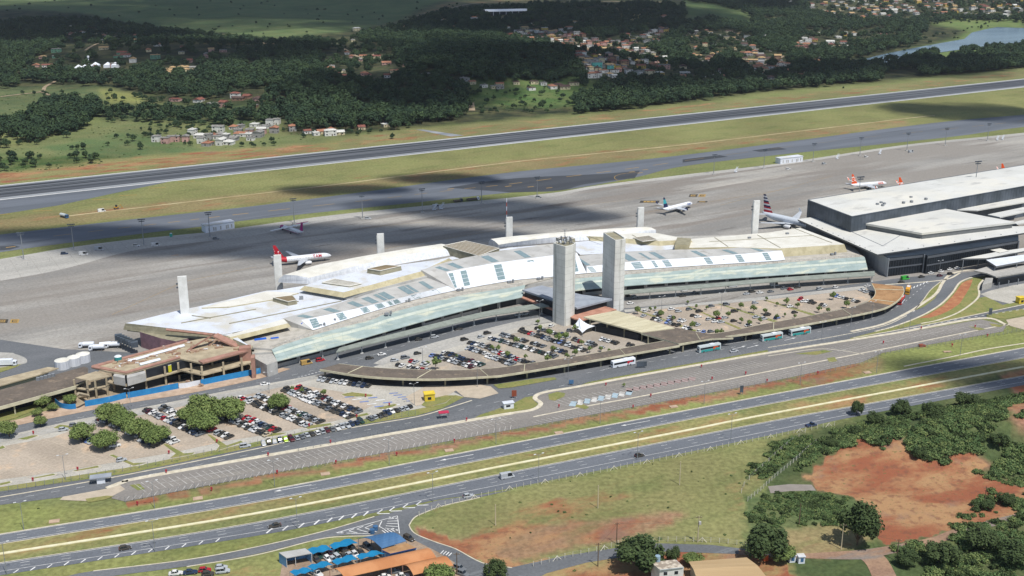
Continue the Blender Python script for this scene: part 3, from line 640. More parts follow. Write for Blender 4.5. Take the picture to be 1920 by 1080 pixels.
M_cf=mat('concrete_fascia_cream',lin('#c6c0a6'),.85,lin('#b2ac93'),.3)
M_ct=mat('concrete_tower',lin('#dbdbd5'),.85,lin('#cdcdc6'),.12,layers=[(lin('#a9a9a2'),.5,.52,.72,(1,1,.06),0),(lin('#96958e'),.25,.6,.75,(1,1,.2),0)])
M_gl=mat('glass_dark',lin('#161b21'),.35,lin('#20262d'),.2,spec=.25)
M_navy=mat('cladding_dark',lin('#545c66'),.45,lin('#3f474f'),.1,spec=.3)
M_steel=mat('steel_grey',lin('#85898d'),.45,spec=.5)
M_red=mat('primer_red',lin('#a88072'),.9,lin('#957465'),.4)
def mid(v): return sum((Vector(p) for p in v),Vector())/len(v)
T=thing('airport_terminal','long curved white roofed airport terminal with sloping aqua glass canopy facing the car parks','terminal building',P(900,575))
LOWL=[(520,677),(630,649),(705,627),(805,599),(905,573),(979,557)]; HIL=[(509,654),(600,625),(695,600),(730,587),(855,556),(960,539),(985,534)]
LOWR=[(1060,547),(1172,536),(1440,517),(1627,505)]; HIR=[(1060,524),(1172,515),(1440,495),(1621,481)]
def rib(A,B,za,zb,n=60): return crom([P(x,y,za) for x,y in A],n),crom([P(x,y,zb) for x,y in B],n)
def atx(line,px):
    for a,b in zip(line,line[1:]):
        xa=proj(a.x,a.y,a.z)[0]; xb=proj(b.x,b.y,b.z)[0]
        if xa<=px<=xb: return a.lerp(b,(px-xa)/(xb-xa+1e-9))
    return line[0] if px<proj(line[0].x,line[0].y,line[0].z)[0] else line[-1]
CL,CH=rib(LOWL,HIL,5,8.4); DL,DH=rib(LOWR,HIR,5,8.4)
for A,B in ((CL,CH),(DL,DH)):
    m=MB(); m.ribbon(A,B,.35); o=m.build('glass_canopy',M_aq,T)
    g=MB()
    for k in range(0,61,2):
        a,b=A[k]+Vector((0,0,.06)),B[k]+Vector((0,0,.06)); u=(A[min(k+1,60)]-A[max(k-1,0)]).normalized()*.07; g.poly([a-u,a+u,b+u,b-u])
    for t in (.25,.5,.75):
        ln=[a.lerp(b,t)+Vector((0,0,.07)) for a,b in zip(A,B)]; ln2=[p+(b-a).normalized()*.16 for p,a,b in zip(ln,A,B)]; g.ribbon(ln,ln2)
    g.build('canopy_rib',mat('canopy_rib',lin('#9db0a9'),.5),T)
    g=MB(); g.ribbon([a.lerp(b,.50)+Vector((0,0,.05)) for a,b in zip(A,B)],[a.lerp(b,.68)+Vector((0,0,.05)) for a,b in zip(A,B)]); g.build('canopy_band',mat('canopy_band',lin('#b4bcaf'),.5,lin('#c2c7bb'),.25),T)
# body: wall line a little behind the canopy's low edge
WL=offs([Vector((p.x,p.y,0)) for p in CL],3.2); WR=offs([Vector((p.x,p.y,0)) for p in DL],3.2)
front=WL+WR
back=[Vector((q.x,q.y,0)) for q in (P(1583,445,9),P(1440,437,9),P(1230,441,9),P(960,462,9),P(850,480,9),P(640,522,9),P(560,548,9))]
m=MB(); m.prism([(p.x,p.y) for p in front+back],0,5.2,0,1); m.build('wall',[M_gw,M_conl],T)
hb=offs([Vector((p.x,p.y,0)) for p in CH],.8)+offs([Vector((p.x,p.y,0)) for p in DH],.8)
m=MB(); m.prism([(p.x,p.y) for p in hb+back],5.2,8.0,0,1); m.build('upper_wall',[M_gw,M_conl],T)
# terrace deck just above the wall block, between canopy top and clerestory
M_ter=mat('terrace_deck',lin('#b7b2a8'),.9,lin('#a39e93'),.3,layers=[(lin('#c9c6c0'),.5,.6,.75,(1,1,1),0)])
C1=[(530,640),(587,619),(692,586),(777,562),(855,543)]; C2=[(855,543),(960,525),(1035,519),(1085,512)]; C3=[(1085,512),(1172,507),(1325,497),(1440,490),(1600,474)]
for A,cx in ((CH,C1+C2[1:]),(DH,C3)):
    b2=crom([P(x,y,8.6) for x,y in cx],60); m=MB(); m.ribbon([p+Vector((0,0,.1)) for p in A],offs([Vector((p.x,p.y,8.6)) for p in b2],3),.4); m.build('terrace',M_ter,T)
    r=MB(); l=offs([p+Vector((0,0,1.0)) for p in A],1.0); rr=resamp(l,3)
    for p in rr: r.box(p.x,p.y,p.z-1,.12,.12,1.0)
    for p,q in zip(rr,rr[1:]): r.cyl(p,q,.06,n=4)
    r.build('railing',M_steel,T)
# clerestories: white sloping bands with skylights, grey roof behind
def cler(Cx,Dx,Ex,zc,zd,ze,sx,n=50,white=M_wp):
    A=crom([P(x,y,zc) for x,y in Cx],n); B=crom([P(x,y,zd) for x,y in Dx],n); E=crom([P(x,y,ze) for x,y in Ex],n)
    m=MB(); m.ribbon(A,B); m.build('clerestory',white,T)
    m=MB(); m.ribbon(B,E); m.build('roof',M_gr,T)
    m=MB()
    for i in (0,n):
        a,b,e=A[i],B[i],E[i]; m.poly([a,b,e,Vector((e.x,e.y,8))]); 
    # close the solid: back and underside
    m.ribbon(E,[Vector((e.x,e.y,8)) for e in E]); m.build('gable',M_gr,T)
    up=Vector((0,0,.08))
    for (x0,x1) in sx:
        s=MB(); a0,a1=atx(A,x0+6),atx(A,x1+6); b0,b1=atx(B,x0-4),atx(B,x1-4)
        s.poly([a0.lerp(b0,.12)+up,a1.lerp(b1,.12)+up,a1.lerp(b1,.9)+up,a0.lerp(b0,.9)+up])
        fr=s.build('skylight',M_sk,T)
        for t in (.3,.5,.7):
            g=MB(); p,q=a0.lerp(b0,t)+up*1.6,a1.lerp(b1,t)+up*1.6; d=(b0-a0).normalized()*.12; g.poly([p-d,q-d,q+d,p+d]); g.build('glazing_bar',M_wp,T)
        s=MB(); e0,e1=atx(E,x0-34),atx(E,x1-34)
        s.poly([b0.lerp(e0,.1)+up,b1.lerp(e1,.1)+up,b1.lerp(e1,.8)+up,b0.lerp(e0,.8)+up]); s.build('skylight',M_sk,T)
cler([(587,619),(692,586),(777,562),(855,544)],[(565,600),(635,586),(725,565),(780,551),(840,536)],[(530,597),(640,567),(735,537),(800,520)],8.9,12,12.9,[(583,596),(633,646),(678,690),(705,718),(727,734),(736,748),(773,785),(787,793),(812,821)])
cler([(855,544),(960,526),(1035,519),(1100,512)],[(837,510),(917,495),(960,489),(1035,479),(1082,474)],[(790,506),(850,488),(930,472),(1000,462),(1062,456)],8.9,16,17.2,[(843,852),(866,877),(929,943),(991,1003),(1068,1080)])
cler([(1100,512),(1172,507),(1325,497),(1440,490),(1472,487)],[(1100,500),(1185,491),(1320,482),(1440,472),(1466,470)],[(1080,480),(1172,472),(1270,468),(1360,466),(1440,458)],8.9,12,13,[(1104,1114),(1186,1203),(1224,1230),(1244,1256),(1322,1333),(1381,1392),(1432,1442)])
def block(name,px,z0,z1,side,top,off=0,parent=T,world=False):
    m=MB(); m.prism([P(x,y,z1) for x,y in px],z0,z1,0,1,off); return m.build(name,[side,top],parent)
# main flat roof, a low block standing on the wall block
block('roof',[(237,606),(420,627),(470,617),(535,599),(640,567),(735,536),(800,519),(850,487),(930,471),(1062,455),(1088,478),(1270,467),(1300,455),(1225,441),(960,464),(850,481),(640,524),(580,534),(520,544),(500,545),(375,574),(335,582)],7.9,12.2,M_ol,M_wr,-0.0)
block('roof_strip',[(378,577),(500,546),(560,549),(520,560),(430,575)],12.2,12.8,M_bg,M_cr)
block('roof_band',[(424,629),(432,632),(540,606),(532,598),(470,616)],11,12.9,M_bg,M_cr,1.5)
# raised middle block with beige sloped fascia
block('block_wall',[(574,541),(650,556),(800,518),(848,487),(700,508),(603,530)],12.2,14.2,M_gr,M_gr,0)
block('roof_block',[(571,536),(644,548),(788,509),(842,484),(700,503),(600,525)],14.2,16.4,M_bg,M_wr,3.0)
block('roof_block',[(1068,441),(1172,447),(1236,452),(1295,449),(1232,437),(1150,437)],12.2,14.8,M_bg,M_cr,2.0)
block('roof_block',[(1265,459),(1292,459),(1296,447),(1270,445)],12.2,15.6,M_bg,M_ol,0)
block('roof_block',[(1270,465),(1365,463),(1460,466),(1583,458),(1500,427),(1440,436),(1296,448)],8,13,M_bg,M_cr,2.4)
m=MB()
for a,b in (((1340,445),(1365,462)),((1420,440),(1463,464)),((1490,428),(1560,455)),((1330,453),(1525,441)),((1105,443),(1130,452)),((1185,440),(1205,450))):
    p,q=P(*a,13.2),P(*b,13.2); 
    if a[0]<1250: p,q=P(*a,15),P(*b,15)
    d=Vector((-(q-p).y,(q-p).x,0)).normalized()*.25; m=MB(); m.add([p-d,q-d,q+d,p+d]+[v-Vector((0,0,.25)) for v in (p-d,q-d,q+d,p+d)],[(0,1,2,3),(0,4,5,1),(1,5,6,2),(2,6,7,3),(3,7,4,0)]); m.build('roof_joint',M_ol,T)
for a,b in (((340,632-26),(480,580)),((430,607),(640,565)),((360,592),(395,597)),((500,560),(560,566)),((740,535),(800,518))):
    p,q=P(*a,12.25),P(*b,12.25); d=Vector((-(q-p).y,(q-p).x,0)).normalized()*.3; m=MB(); m.add([p-d,q-d,q+d,p+d]+[v+Vector((0,0,.3)) for v in (p-d,q-d,q+d,p+d)],[(4,5,6,7),(0,4,5,1),(1,5,6,2),(2,6,7,3),(3,7,4,0)]); m.build('roof_joint',M_ol,T)
# barrel spine: faceted section swept along the curve
def spine(F0,F1,B1,name='barrel_roof'):
    n=70; a=crom([P(x,y,12.3) for x,y in F0],n); b=crom([P(x,y,15.8) for x,y in F1],n); c=crom([P(x,y,17) for x,y in B1],n)
    rings=[]
    for i in range(n+1):
        d=(c[i]-b[i]); d.z=0
        rings.append([a[i],a[i].lerp(b[i],.5)+Vector((0,0,.3)),b[i],b[i].lerp(c[i],.5)+Vector((0,0,.5)),c[i],c[i]+d*.25-Vector((0,0,2.5)),Vector((c[i].x,c[i].y,12.2))+d*.3])
    m=MB(); k=len(rings[0]); v=[p for r in rings for p in r]; fs=[];ms=[]
    for i in range(n):
        for j in range(k-1): fs.append([i*k+j,(i+1)*k+j,(i+1)*k+j+1,i*k+j+1]); ms.append(0 if j<2 else 1)
    fs.append(list(range(k))); fs.append([n*k+j for j in range(k)][::-1]); ms+=[2,2]
    m.add(v,fs,ms); return m.build(name,[M_vw,M_cr,M_vw],T)
M_vw=mat('vault_white',lin('#d5d8dc'),.6,lin('#bfc3c9'),.5,.3,.7,(1.5,1.5,.12),RANG,layers=[(lin('#a6abb1'),.9,.6,.72,(2,2,.15),0)])
spine([(580,533),(623,522),(670,511),(750,495),(850,478)],[(580,521),(623,510),(682,495),(760,478),(850,465)],[(534,515),(594,497),(640,488),(682,480),(760,467),(828,457)])
spine([(935,466),(960,463),(1035,455),(1130,449),(1230,441)],[(935,459),(960,455),(1035,445),(1130,437),(1230,431)],[(920,448),(960,443),(1030,437),(1120,430),(1212,425)])
# plant rooms on the roof
M_lv=mat('louvre_brown',lin('#8f8068'),.9,lin('#74674f'),.5,stretch=(.1,2,1),rot=.4)
def plant(px,z0,z1,grid=True):
    o=block('plant_room',px,z0,z1,M_ol,M_lv,.4)
    m=MB(); q=[P(x,y,z1+.05) for x,y in px]; c=mid(q)
    for i in range(len(q)): a,b=q[i],q[(i+1)%len(q)]; m.cyl(a+Vector((0,0,.15)),b+Vector((0,0,.15)),.22,n=4)
    if grid:
        for t in [k/9 for k in range(1,9)]:
            m.cyl(q[0].lerp(q[1],t)+Vector((0,0,.1)),q[3].lerp(q[2],t)+Vector((0,0,.1)),.16,n=4)
    m.build('louvre',M_cr,T)
plant([(831,461),(873,452),(936,466),(898,480)],12.2,17.2)
plant([(689,504),(723,497),(752,499),(713,508)],16.4,19.0,False)
plant([(512,558),(548,554),(556,563),(540,566)],12.2,14.4,False)
plant([(604,530),(627,523),(677,532),(655,537)],16.4,16.9)
plant([(1022,441),(1040,439),(1078,447),(1060,450)],12.2,15.2,False)
plant([(1187,446),(1215,442),(1232,450),(1205,453)],14.8,15.1)
m=MB()
for x,y in ((470,565),(512,575),(690,570),(725,590),(860,545),(955,530),(1010,524),(1130,507),(1350,492),(600,612),(620,604),(760,566),(1560,478)):
    p=P(x,y,8.8); m.box(p.x,p.y,8.8,2.2,1.4,1.1,.4); m.box(p.x+2.2,p.y+.6,8.8,1.0,1.0,1.8,.4)
for x,y in ((860,480),(565,560),(700,520),(1405,448),(1476,440)):
    p=P(x,y,12.6); m.box(p.x,p.y,12.4,2,1.4,1.6,.3)
m.build('rooftop_unit',M_steel,T)
m=MB(); p=P(568,615,8.8)
for a,b in (((567,606),(574,618)),): p=P(*a,11); q=P(*b,9); m.box(p.x,p.y,8.9,2.2,.3,2.4,1.2)
p=P(488,635,9); m.box(p.x,p.y,8.7,6,2.4,.3,.35); p=P(515,633,9); m.box(p.x,p.y,8.7,4,1.6,.3,.35)
m.build('tarpaulin',mat('tarp_blue',lin('#2a63c4'),.7),T)
# front wall openings and piers
for W_,s in ((WL,1),(WR,1)):
    rr=resamp(W_,13)
    for i,(p,q) in enumerate(zip(rr,rr[1:])):
        pr=R.random(); u=(q-p).normalized(); n=Vector((u.y,-u.x,0))
        o=MB(); a,b=p+u*1.0+n*.12,q-u*1.0+n*.12
        lo,hi=(0.1,4.6) if pr<.45 else (2.2,3.8)
        o.poly([Vector((a.x,a.y,lo)),Vector((b.x,b.y,lo)),Vector((b.x,b.y,hi)),Vector((a.x,a.y,hi))]); 
        w_=o.build('window',M_dk,T)
        c=MB(); c.box(p.x+n.x*1.2,p.y+n.y*1.2,0,.5,.5,5.1); c.build('pillar',M_gw,T)
# left end: concrete fascia box overhanging the apron
block('terrace',[(452,650),(480,652),(509,654),(587,619),(570,604),(535,606),(450,632)],7.6,8.7,M_gw,M_ter,0)
block('end_wall',[(476,662),(509,660),(560,640),(560,625),(478,648)],0,7.6,M_gw,M_ter,0)
block('fascia',[(235,606),(424,629),(470,650),(455,640),(375,578),(335,583)],8.6,12.0,M_ol,M_wr,1.4)
block('wall',[(262,622),(300,634),(330,640),(380,628),(400,590),(340,590)],0,8.6,mat('wall_mauve',lin('#8e7078'),.9,lin('#7d636b'),.4),M_ol,0)
m=MB()
for k in range(7):
    p=P(222+k*5,632+k*2.2,5); m.box(p.x,p.y,3.6,3.5,3,2.8,.3)
m.build('boarding_bridge',M_navy,T)
# terminal end facing the works: low wing with grey wall
block('end_wing',[(470,660),(506,654),(520,677),(500,684),(478,672)],0,6.5,M_gw,M_conl,0)
# ---- kerbside canopy in front of the terminal
KO=[(630,660),(700,643),(800,619),(900,595),(960,585),(1030,574)]; KI=[(636,652),(700,635),(800,610),(900,586),(960,576),(1030,566)]
K2=[(1170,551),(1300,541),(1440,529),(1640,516)]; K3=[(1170,544),(1300,534),(1440,522),(1640,508)]
kc=thing('drop_off_canopy','narrow flat grey canopy on white pillars, left half along the terminal kerb','canopy',P(820,640))
A,B=rib(KO,KI,5.2,5.2); m=MB(); m.ribbon(A,B,.5); m.build('roof',mat('kerb_canopy_roof',lin('#8f958c'),.8,lin('#80867d'),.3),kc)
M_pil=mat('pillar_white',lin('#c9c9c5'),.8)
for p in resamp([a.lerp(b,.45) for a,b in zip(A,B)],14): 
    m=MB(); m.cyl((p.x,p.y,0),(p.x,p.y,4.7),.28,.28); m.box(p.x,p.y,0.02,1.4,1.4,.4); m.build('pillar',M_pil,kc)
kc=thing('drop_off_canopy','narrow flat grey canopy on white pillars, right half along the terminal kerb','canopy',P(1400,550))
A,B=rib(K2,K3,5.2,5.2); m=MB(); m.ribbon(A,B,.5); m.build('roof',MATS['kerb_canopy_roof'],kc)
for p in resamp([a.lerp(b,.45) for a,b in zip(A,B)],16):
    m=MB(); m.cyl((p.x,p.y,0),(p.x,p.y,4.7),.28,.28); m.box(p.x,p.y,0.02,1.4,1.4,.4); m.build('pillar',M_pil,kc)
# ---- link hall between the towers
lk=thing('link_hall','low glazed link building with grey blue roof between the twin towers','link building',P(1070,590))
def blk(parent,name,px,z0,z1,side,top,off=0): m=MB(); m.prism([P(x,y,z1) for x,y in px],z0,z1,0,1,off); return m.build(name,[side,top],parent)
M_blg=mat('roof_blue_grey',lin('#9aa0a8'),.6,lin('#8c929b'),.2)
M_orc=mat('deck_terracotta',lin('#b78a76'),.9,lin('#a37664'),.3)
blk(lk,'roof',[(979,543),(1015,535),(1090,552),(1148,560),(1082,577),(1030,560)],7.6,8.6,M_blg,M_blg)
blk(lk,'glazed_wall',[(984,547),(1015,539),(1090,556),(1138,564),(1080,580),(1030,566)],4.6,7.6,M_gl,M_gl)
blk(lk,'deck',[(972,556),(1016,545),(1090,562),(1156,580),(1092,600),(1076,597),(1030,578)],3.9,4.6,M_orc,M_orc)
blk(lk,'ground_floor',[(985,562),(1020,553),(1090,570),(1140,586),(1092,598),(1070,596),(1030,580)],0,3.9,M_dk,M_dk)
cv=thing('covered_walkway','wide sloping cream roofed walkway from towers to bus stop canopy','walkway',P(1180,625))
m=MB(); q=[P(1094,594,7.6),P(1156,582,7.6),P(1265,615,5.6),P(1202,623,5.6)]
m.add(q+[v-Vector((0,0,.7)) for v in q],[(0,1,2,3),(7,6,5,4),(0,4,5,1),(1,5,6,2),(2,6,7,3),(3,7,4,0)]); m.build('roof',mat('walkway_roof',lin('#c4bda2'),.85,lin('#b5ad92'),.2,stretch=(2,.15,1),rot=-.9,layers=[(lin('#a0997f'),.4,.62,.74,(2,.1,1),-.9)]),cv)
m=MB()
for t in [k/8 for k in range(1,8)]:
    p,r_=q[0].lerp(q[3],t)+Vector((0,0,.1)),q[1].lerp(q[2],t)+Vector((0,0,.1)); m.cyl(p,r_,.12,n=4)
m.build('roof_rib',M_cf,cv)
for t in (.05,.35,.65,.95):
    for e in (.12,.88):
        p=q[0].lerp(q[3],t).lerp(q[1].lerp(q[2],t),e); m=MB(); m.cyl((p.x,p.y,0),(p.x,p.y,p.z-.7),.4); m.build('pillar',M_ol,cv)
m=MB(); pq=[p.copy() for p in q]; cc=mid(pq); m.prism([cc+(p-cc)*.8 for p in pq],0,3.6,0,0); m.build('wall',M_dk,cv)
# ---- long curved bus stop canopy
OUT=[(600,692),(690,705),(805,710),(915,705),(960,700),(1105,676),(1274,647)]; INN=[(635,682),(715,690),(830,694),(900,692),(960,686),(1105,664),(1245,639)]
OU2=[(1272,645),(1335,634),(1440,619),(1540,602),(1645,581),(1680,565),(1694,548),(1692,537)]; IN2=[(1258,614),(1330,626),(1440,606),(1540,588),(1610,572),(1635,560),(1642,547),(1635,531)]
def bigcanopy(label,OUTL,INNL,split,step,rot):
    bc=thing('bus_stop_canopy',label,'canopy',P(*OUTL[len(OUTL)//2]))
    A,B=rib(OUTL,INNL,5,5,80)
    if split is None: m=MB(); m.ribbon(A,B,.25); m.build('roof',M_br,bc)
    else:
        m=MB(); m.ribbon(A[:split+1],B[:split+1],.25); m.build('roof',M_br,bc)
        m=MB(); m.ribbon(A[split:],B[split:],.25); m.build('roof',M_tn,bc)
    m=MB(); a2=offs(A,-.35); m.ribbon(a2,A,1.0); m.build('fascia',M_cf,bc)
    m=MB(); b2=offs(B,.3); m.ribbon(B,b2,.8); m.build('fascia',M_cf,bc)
    m=MB()
    for i in range(8,80,16): m=MB(); p,q=A[i]+Vector((0,0,.12)),B[i]+Vector((0,0,.12)); m.cyl(p,q,.22,n=4); m.build('roof_joint',M_cf,bc)
    for t in (.25,.75):
        for p in resamp([a.lerp(b,t) for a,b in zip(A,B)],step): m=MB(); m.cyl((p.x,p.y,0),(p.x,p.y,4.8),.45,.45); m.build('pillar',M_ol,bc)
    m=MB(); rr=resamp([a.lerp(b,.78) for a,b in zip(A,B)],8)
    for p,q in list(zip(rr,rr[1:]))[1::2]: c=(p+q)/2; m.box(c.x,c.y,0,4.5,2.0,2.6,math.atan2((q-p).y,(q-p).x))
    m.build('ticket_booth',M_dk,bc)
bigcanopy('long curved brown bus stop canopy with cream edge, left of the walkway',OUT,INN,None,20,0)
bigcanopy('long curved brown bus stop canopy ending in tan, right of the walkway',OU2,IN2,52,20,0)
mc=thing('junction_canopy','square brown flat canopy where the sloping walkway meets the bus stops','canopy',P(1265,635))
blk(mc,'roof',[(1202,624),(1262,613.5),(1330,626),(1375,633),(1335,634.5),(1272,644)],4.2,5.15,M_cf,M_br)
for x,y in ((1215,633),(1262,625),(1320,634),(1280,648)): p=P(x,y+12); m=MB(); m.cyl((p.x,p.y,0),(p.x,p.y,4.3),.45); m.build('pillar',M_ol,mc)
# ---- twin towers
def tower(lbl,L,Fc,Rr,topz_px,ante):
    """L,Fc,Rr: photo points of the left, front and right lower corners; topz_px: photo row of the front corner's top"""
    f=P(*Fc); z=0
    for k in range(800):
        if proj(f.x,f.y,k*.1)[1]<=topz_px: z=k*.1; break
    l=P(*L); r=P(*Rr); bk=l+r-f
    t=thing('tower',lbl,'tower',f)
    # lens plan: two flattened curved shells
    def shell(a,b,bulge,n=8):
        u=(b-a); nn=Vector((u.y,-u.x,0)).normalized()
        return [a.lerp(b,i/n)+nn*bulge*math.sin(math.pi*i/n) for i in range(n)]
    plan=shell(l,f,.25)+shell(f,r,.9)+shell(r,bk,.3)+shell(bk,l,.5)
    m=MB(); m.prism(plan,0,z,0,1)
    m.build('shaft',[M_ct,M_ol],t)
    m=MB(); c=mid([l,f,r,bk]); ins=[c+(p-c)*.90 for p in plan]
    m.ribbon([Vector((p.x,p.y,z+.7)) for p in plan+[plan[0]]],[Vector((p.x,p.y,z+.7)) for p in ins+[ins[0]]],.68); m.build('parapet',M_ct,t)
    m=MB()
    for k in range(1,12):
        zz=z*k/12
        ex=[c+(p-c)*1.004 for p in plan]
        m.ribbon([Vector((p.x,p.y,zz)) for p in ex],[Vector((p.x,p.y,zz+.12)) for p in ex])
    m.build('board_mark',mat('board_mark',lin('#b3b3ac'),.9),t)
    if ante:
        an=thing('antenna_cluster','cluster of mobile phone antennas and masts on the left tower top','antennas',(c.x,c.y,z))
        R2=random.Random(4)
        for k in range(9):
            a=k/9*6.28; x,y=c.x+math.cos(a)*3.6,c.y+math.sin(a)*2.6; h=R2.uniform(2.5,5.5)
            m=MB(); m.cyl((x,y,z),(x,y,z+h),.11,n=5); m.box(x+.2,y-.25,z+h-2.4,.5,.25,2.0,a); m.box(x-.3,y-.1,z+h-1.2,.45,.25,1.2,a+1); m.build('antenna',M_steel,an)
        m=MB()
        for dx,dy in ((-.4,-.4),(.4,-.4),(.4,.4),(-.4,.4)): m.cyl((c.x+dx,c.y+dy,z),(c.x+dx*.5,c.y+dy*.5,z+8),.09,n=4)
        for k in range(8): m.box(c.x,c.y,z+k,.9-.05*k,.9-.05*k,.08)
        m.box(c.x,c.y,z+8,3.0,.15,.15); m.box(c.x,c.y,z+8,.15,3,.15); m.build('lattice_mast',M_steel,an)
        m=MB()
        for k in range(5): a=R2.uniform(0,6.28); m.cyl((c.x+math.cos(a)*2.3,c.y+math.sin(a)*1.6,z+1+k*.5),(c.x+math.cos(a)*2.3+.2,c.y+math.sin(a)*1.6-.4,z+1+k*.5),.7,.7,12)
        m.build('dish',M_wp,an)
tower('slab sided concrete tower with antennas on top, left of the pair',(1036,604),(1058,612.5),(1077,604),465,True)
tower('plain concrete tower with an open top, right of the pair',(1128,567),(1150,585),(1169,581),453,False)
# ---- white pylons behind the terminal
for k,(xt,yt,yb,lb) in enumerate(((347,518,588,'leftmost'),(522.5,478,526,'second from left'),(714,438,478,'third from left, nearest the long barrel roof'),(954.5,407,444,'third from right, left of the tall antennas'),(1200,389,428,'second from right, behind the plain tower'),(1414.5,376,437,'rightmost'))):
    b0=P(xt+.5,yb,12.2); z=12.2
    while proj(b0.x,b0.y,z)[1]>yt: z+=.1
    t=thing('concrete_pylon','white concrete light pylon behind the terminal, '+lb,'pylon',(b0.x,b0.y,0))
    m=MB(); m.box(b0.x,b0.y,0,4.6 if k==0 else 4.2,1.4,z,.25); m.build('shaft',mat('pylon_white',lin('#dcdcd8'),.7,lin('#cfcfca'),.3),t)
    m=MB(); m.box(b0.x-1.9,b0.y-.1,z*.45,1.0,1.6,z*.55-1.2,.25); m.build('fin',MATS['pylon_white'],t)
    m=MB(); 
    for j in range(2): m.box(b0.x-2.9,b0.y-.2,z-4.5-2*j,.9,.8,.7,.25)
    m.build('floodlight',M_navy,t)
# ================================================================ NEW TERMINAL (right)
N=thing('airport_hall','modern terminal hall with dark metal clad box above wide pale grey roofs','terminal building',P(1720,510))
def zz(px,z): return [P(x,y,z) for x,y in px]
# upper box
A_,B_=P(1515,375,24),P(1597,406,24); dr=(P(1920,349,24)-B_).normalized(); Cn=B_+dr*330; Dn=A_+dr*330
m=MB(); m.prism([A_,B_,Cn,Dn],0,23.6,0,0); m.build('upper_wall',M_navy,N)
m=MB(); rg=A_.lerp(B_,.5)+dr*22; rg.z=25.4; r2=Cn.lerp(Dn,.5); r2.z=25.4
i_=[A_,B_,Cn,Dn]; cc=mid(i_); ins=[p+(cc-p).normalized()*.9 for p in i_]
m.add(ins+[rg,r2],[(0,1,4),(1,2,5,4),(3,0,4,5),(2,3,5)]); m.build('roof',mat('roof_pale_grey',lin('#cfcfca'),.6,lin('#c6c6c0'),.05,layers=[(lin('#d4d1c6'),.02,.5,.7,(1,1,1),0),(lin('#b3b2ad'),.12,.56,.72,(.4,1,1),RANG)],seam=[(3.0,.12,RANG,.3),(30,.3,RANG,.5)]),N)
m=MB(); 
for a,b in ((A_,B_),(B_,Cn),(Cn,Dn),(Dn,A_)): 
    u=(b-a).normalized(); n=Vector((u.y,-u.x,0))*.0; m.cyl(a+Vector((0,0,-.1)),b+Vector((0,0,-.1)),.4,n=4)
m.build('parapet',M_navy,N)
m=MB(); rr=resamp([B_,Cn],3.2)
for p in rr[:60]: m.cyl((p.x+.1,p.y-.12,13.5),(p.x+.1,p.y-.12,23.4),.05,n=3)
rr=resamp([A_,B_],3.2)
for p in rr: m.cyl((p.x-.12,p.y-.12,13.5),(p.x-.12,p.y-.12,23.4),.05,n=3)
m.build('cladding_joint',mat('cladding_joint',lin('#343b43'),.6),N)
m=MB(); 
for x,y in ((1645,384),(1652,381),(1655,386),(1658,383),(1694,381),(1708,371),(1736,374),(1709,379)): p=P(x,y,24.6); m.box(p.x,p.y,24.3,1.6,1.6,1.5,.4)
m.build('rooftop_unit',M_steel,N)
# low wide roof with deep fascia
RP=[(1495,411),(1645,477),(1925,436),(1925,424),(1780,425),(1660,423),(1597,431),(1522,407)]
m=MB(); q=zz(RP,13.2); m.prism(q,12.0,13.2,0,1,-.6); m.build('lower_roof',[mat('fascia_grey',lin('#74777a'),.5),MATS['roof_pale_grey']],N)
m=MB(); a=P(1500,411,13.3); 
for (x0,y0,x1,y1) in ((1540,409,1655,461),(1655,461,1690,440),):
    p,q2=P(x0,y0,13.25),P(x1,y1,13.25); m.cyl(p,q2,.25,n=4)
m.build('roof_joint',M_steel,N)
m=MB()
for k in range(12): p=P(1522+k*10,419+k*4.6,13.3); m.box(p.x,p.y,13.2,.6,.6,.35)
for k in range(9): p=P(1674+k*29,470-k*4.3,13.3); m.box(p.x,p.y,13.2,.6,.6,.35)
m.build('roof_anchor',M_steel,N)
MP=[(1620,418),(1771,391),(1904,416),(1729,437)]
q=zz(MP,17.5); m=MB(); m.prism(q,16.1,17.5,0,1,-.3); m.build('middle_roof',[MATS['roof_pale_grey'],MATS['roof_pale_grey']],N)
cc=mid(q); m=MB(); m.prism([cc+(p-cc)*.965 for p in q],13,16.1,0,0); m.build('middle_wall',mat('wall_dark_grey',lin('#6a6d6e'),.6),N)
for px,z in (([(1795,393),(1925,366),(1925,378),(1832,394)],15.4),([(1852,402),(1925,387),(1925,396),(1875,407)],14.2),([(1897,417),(1925,411),(1925,417),(1907,420)],13.6)):
    q=zz(px,z); m=MB(); m.prism(q,z-.8,z,0,0); m.build('side_roof',MATS['roof_pale_grey'],N)
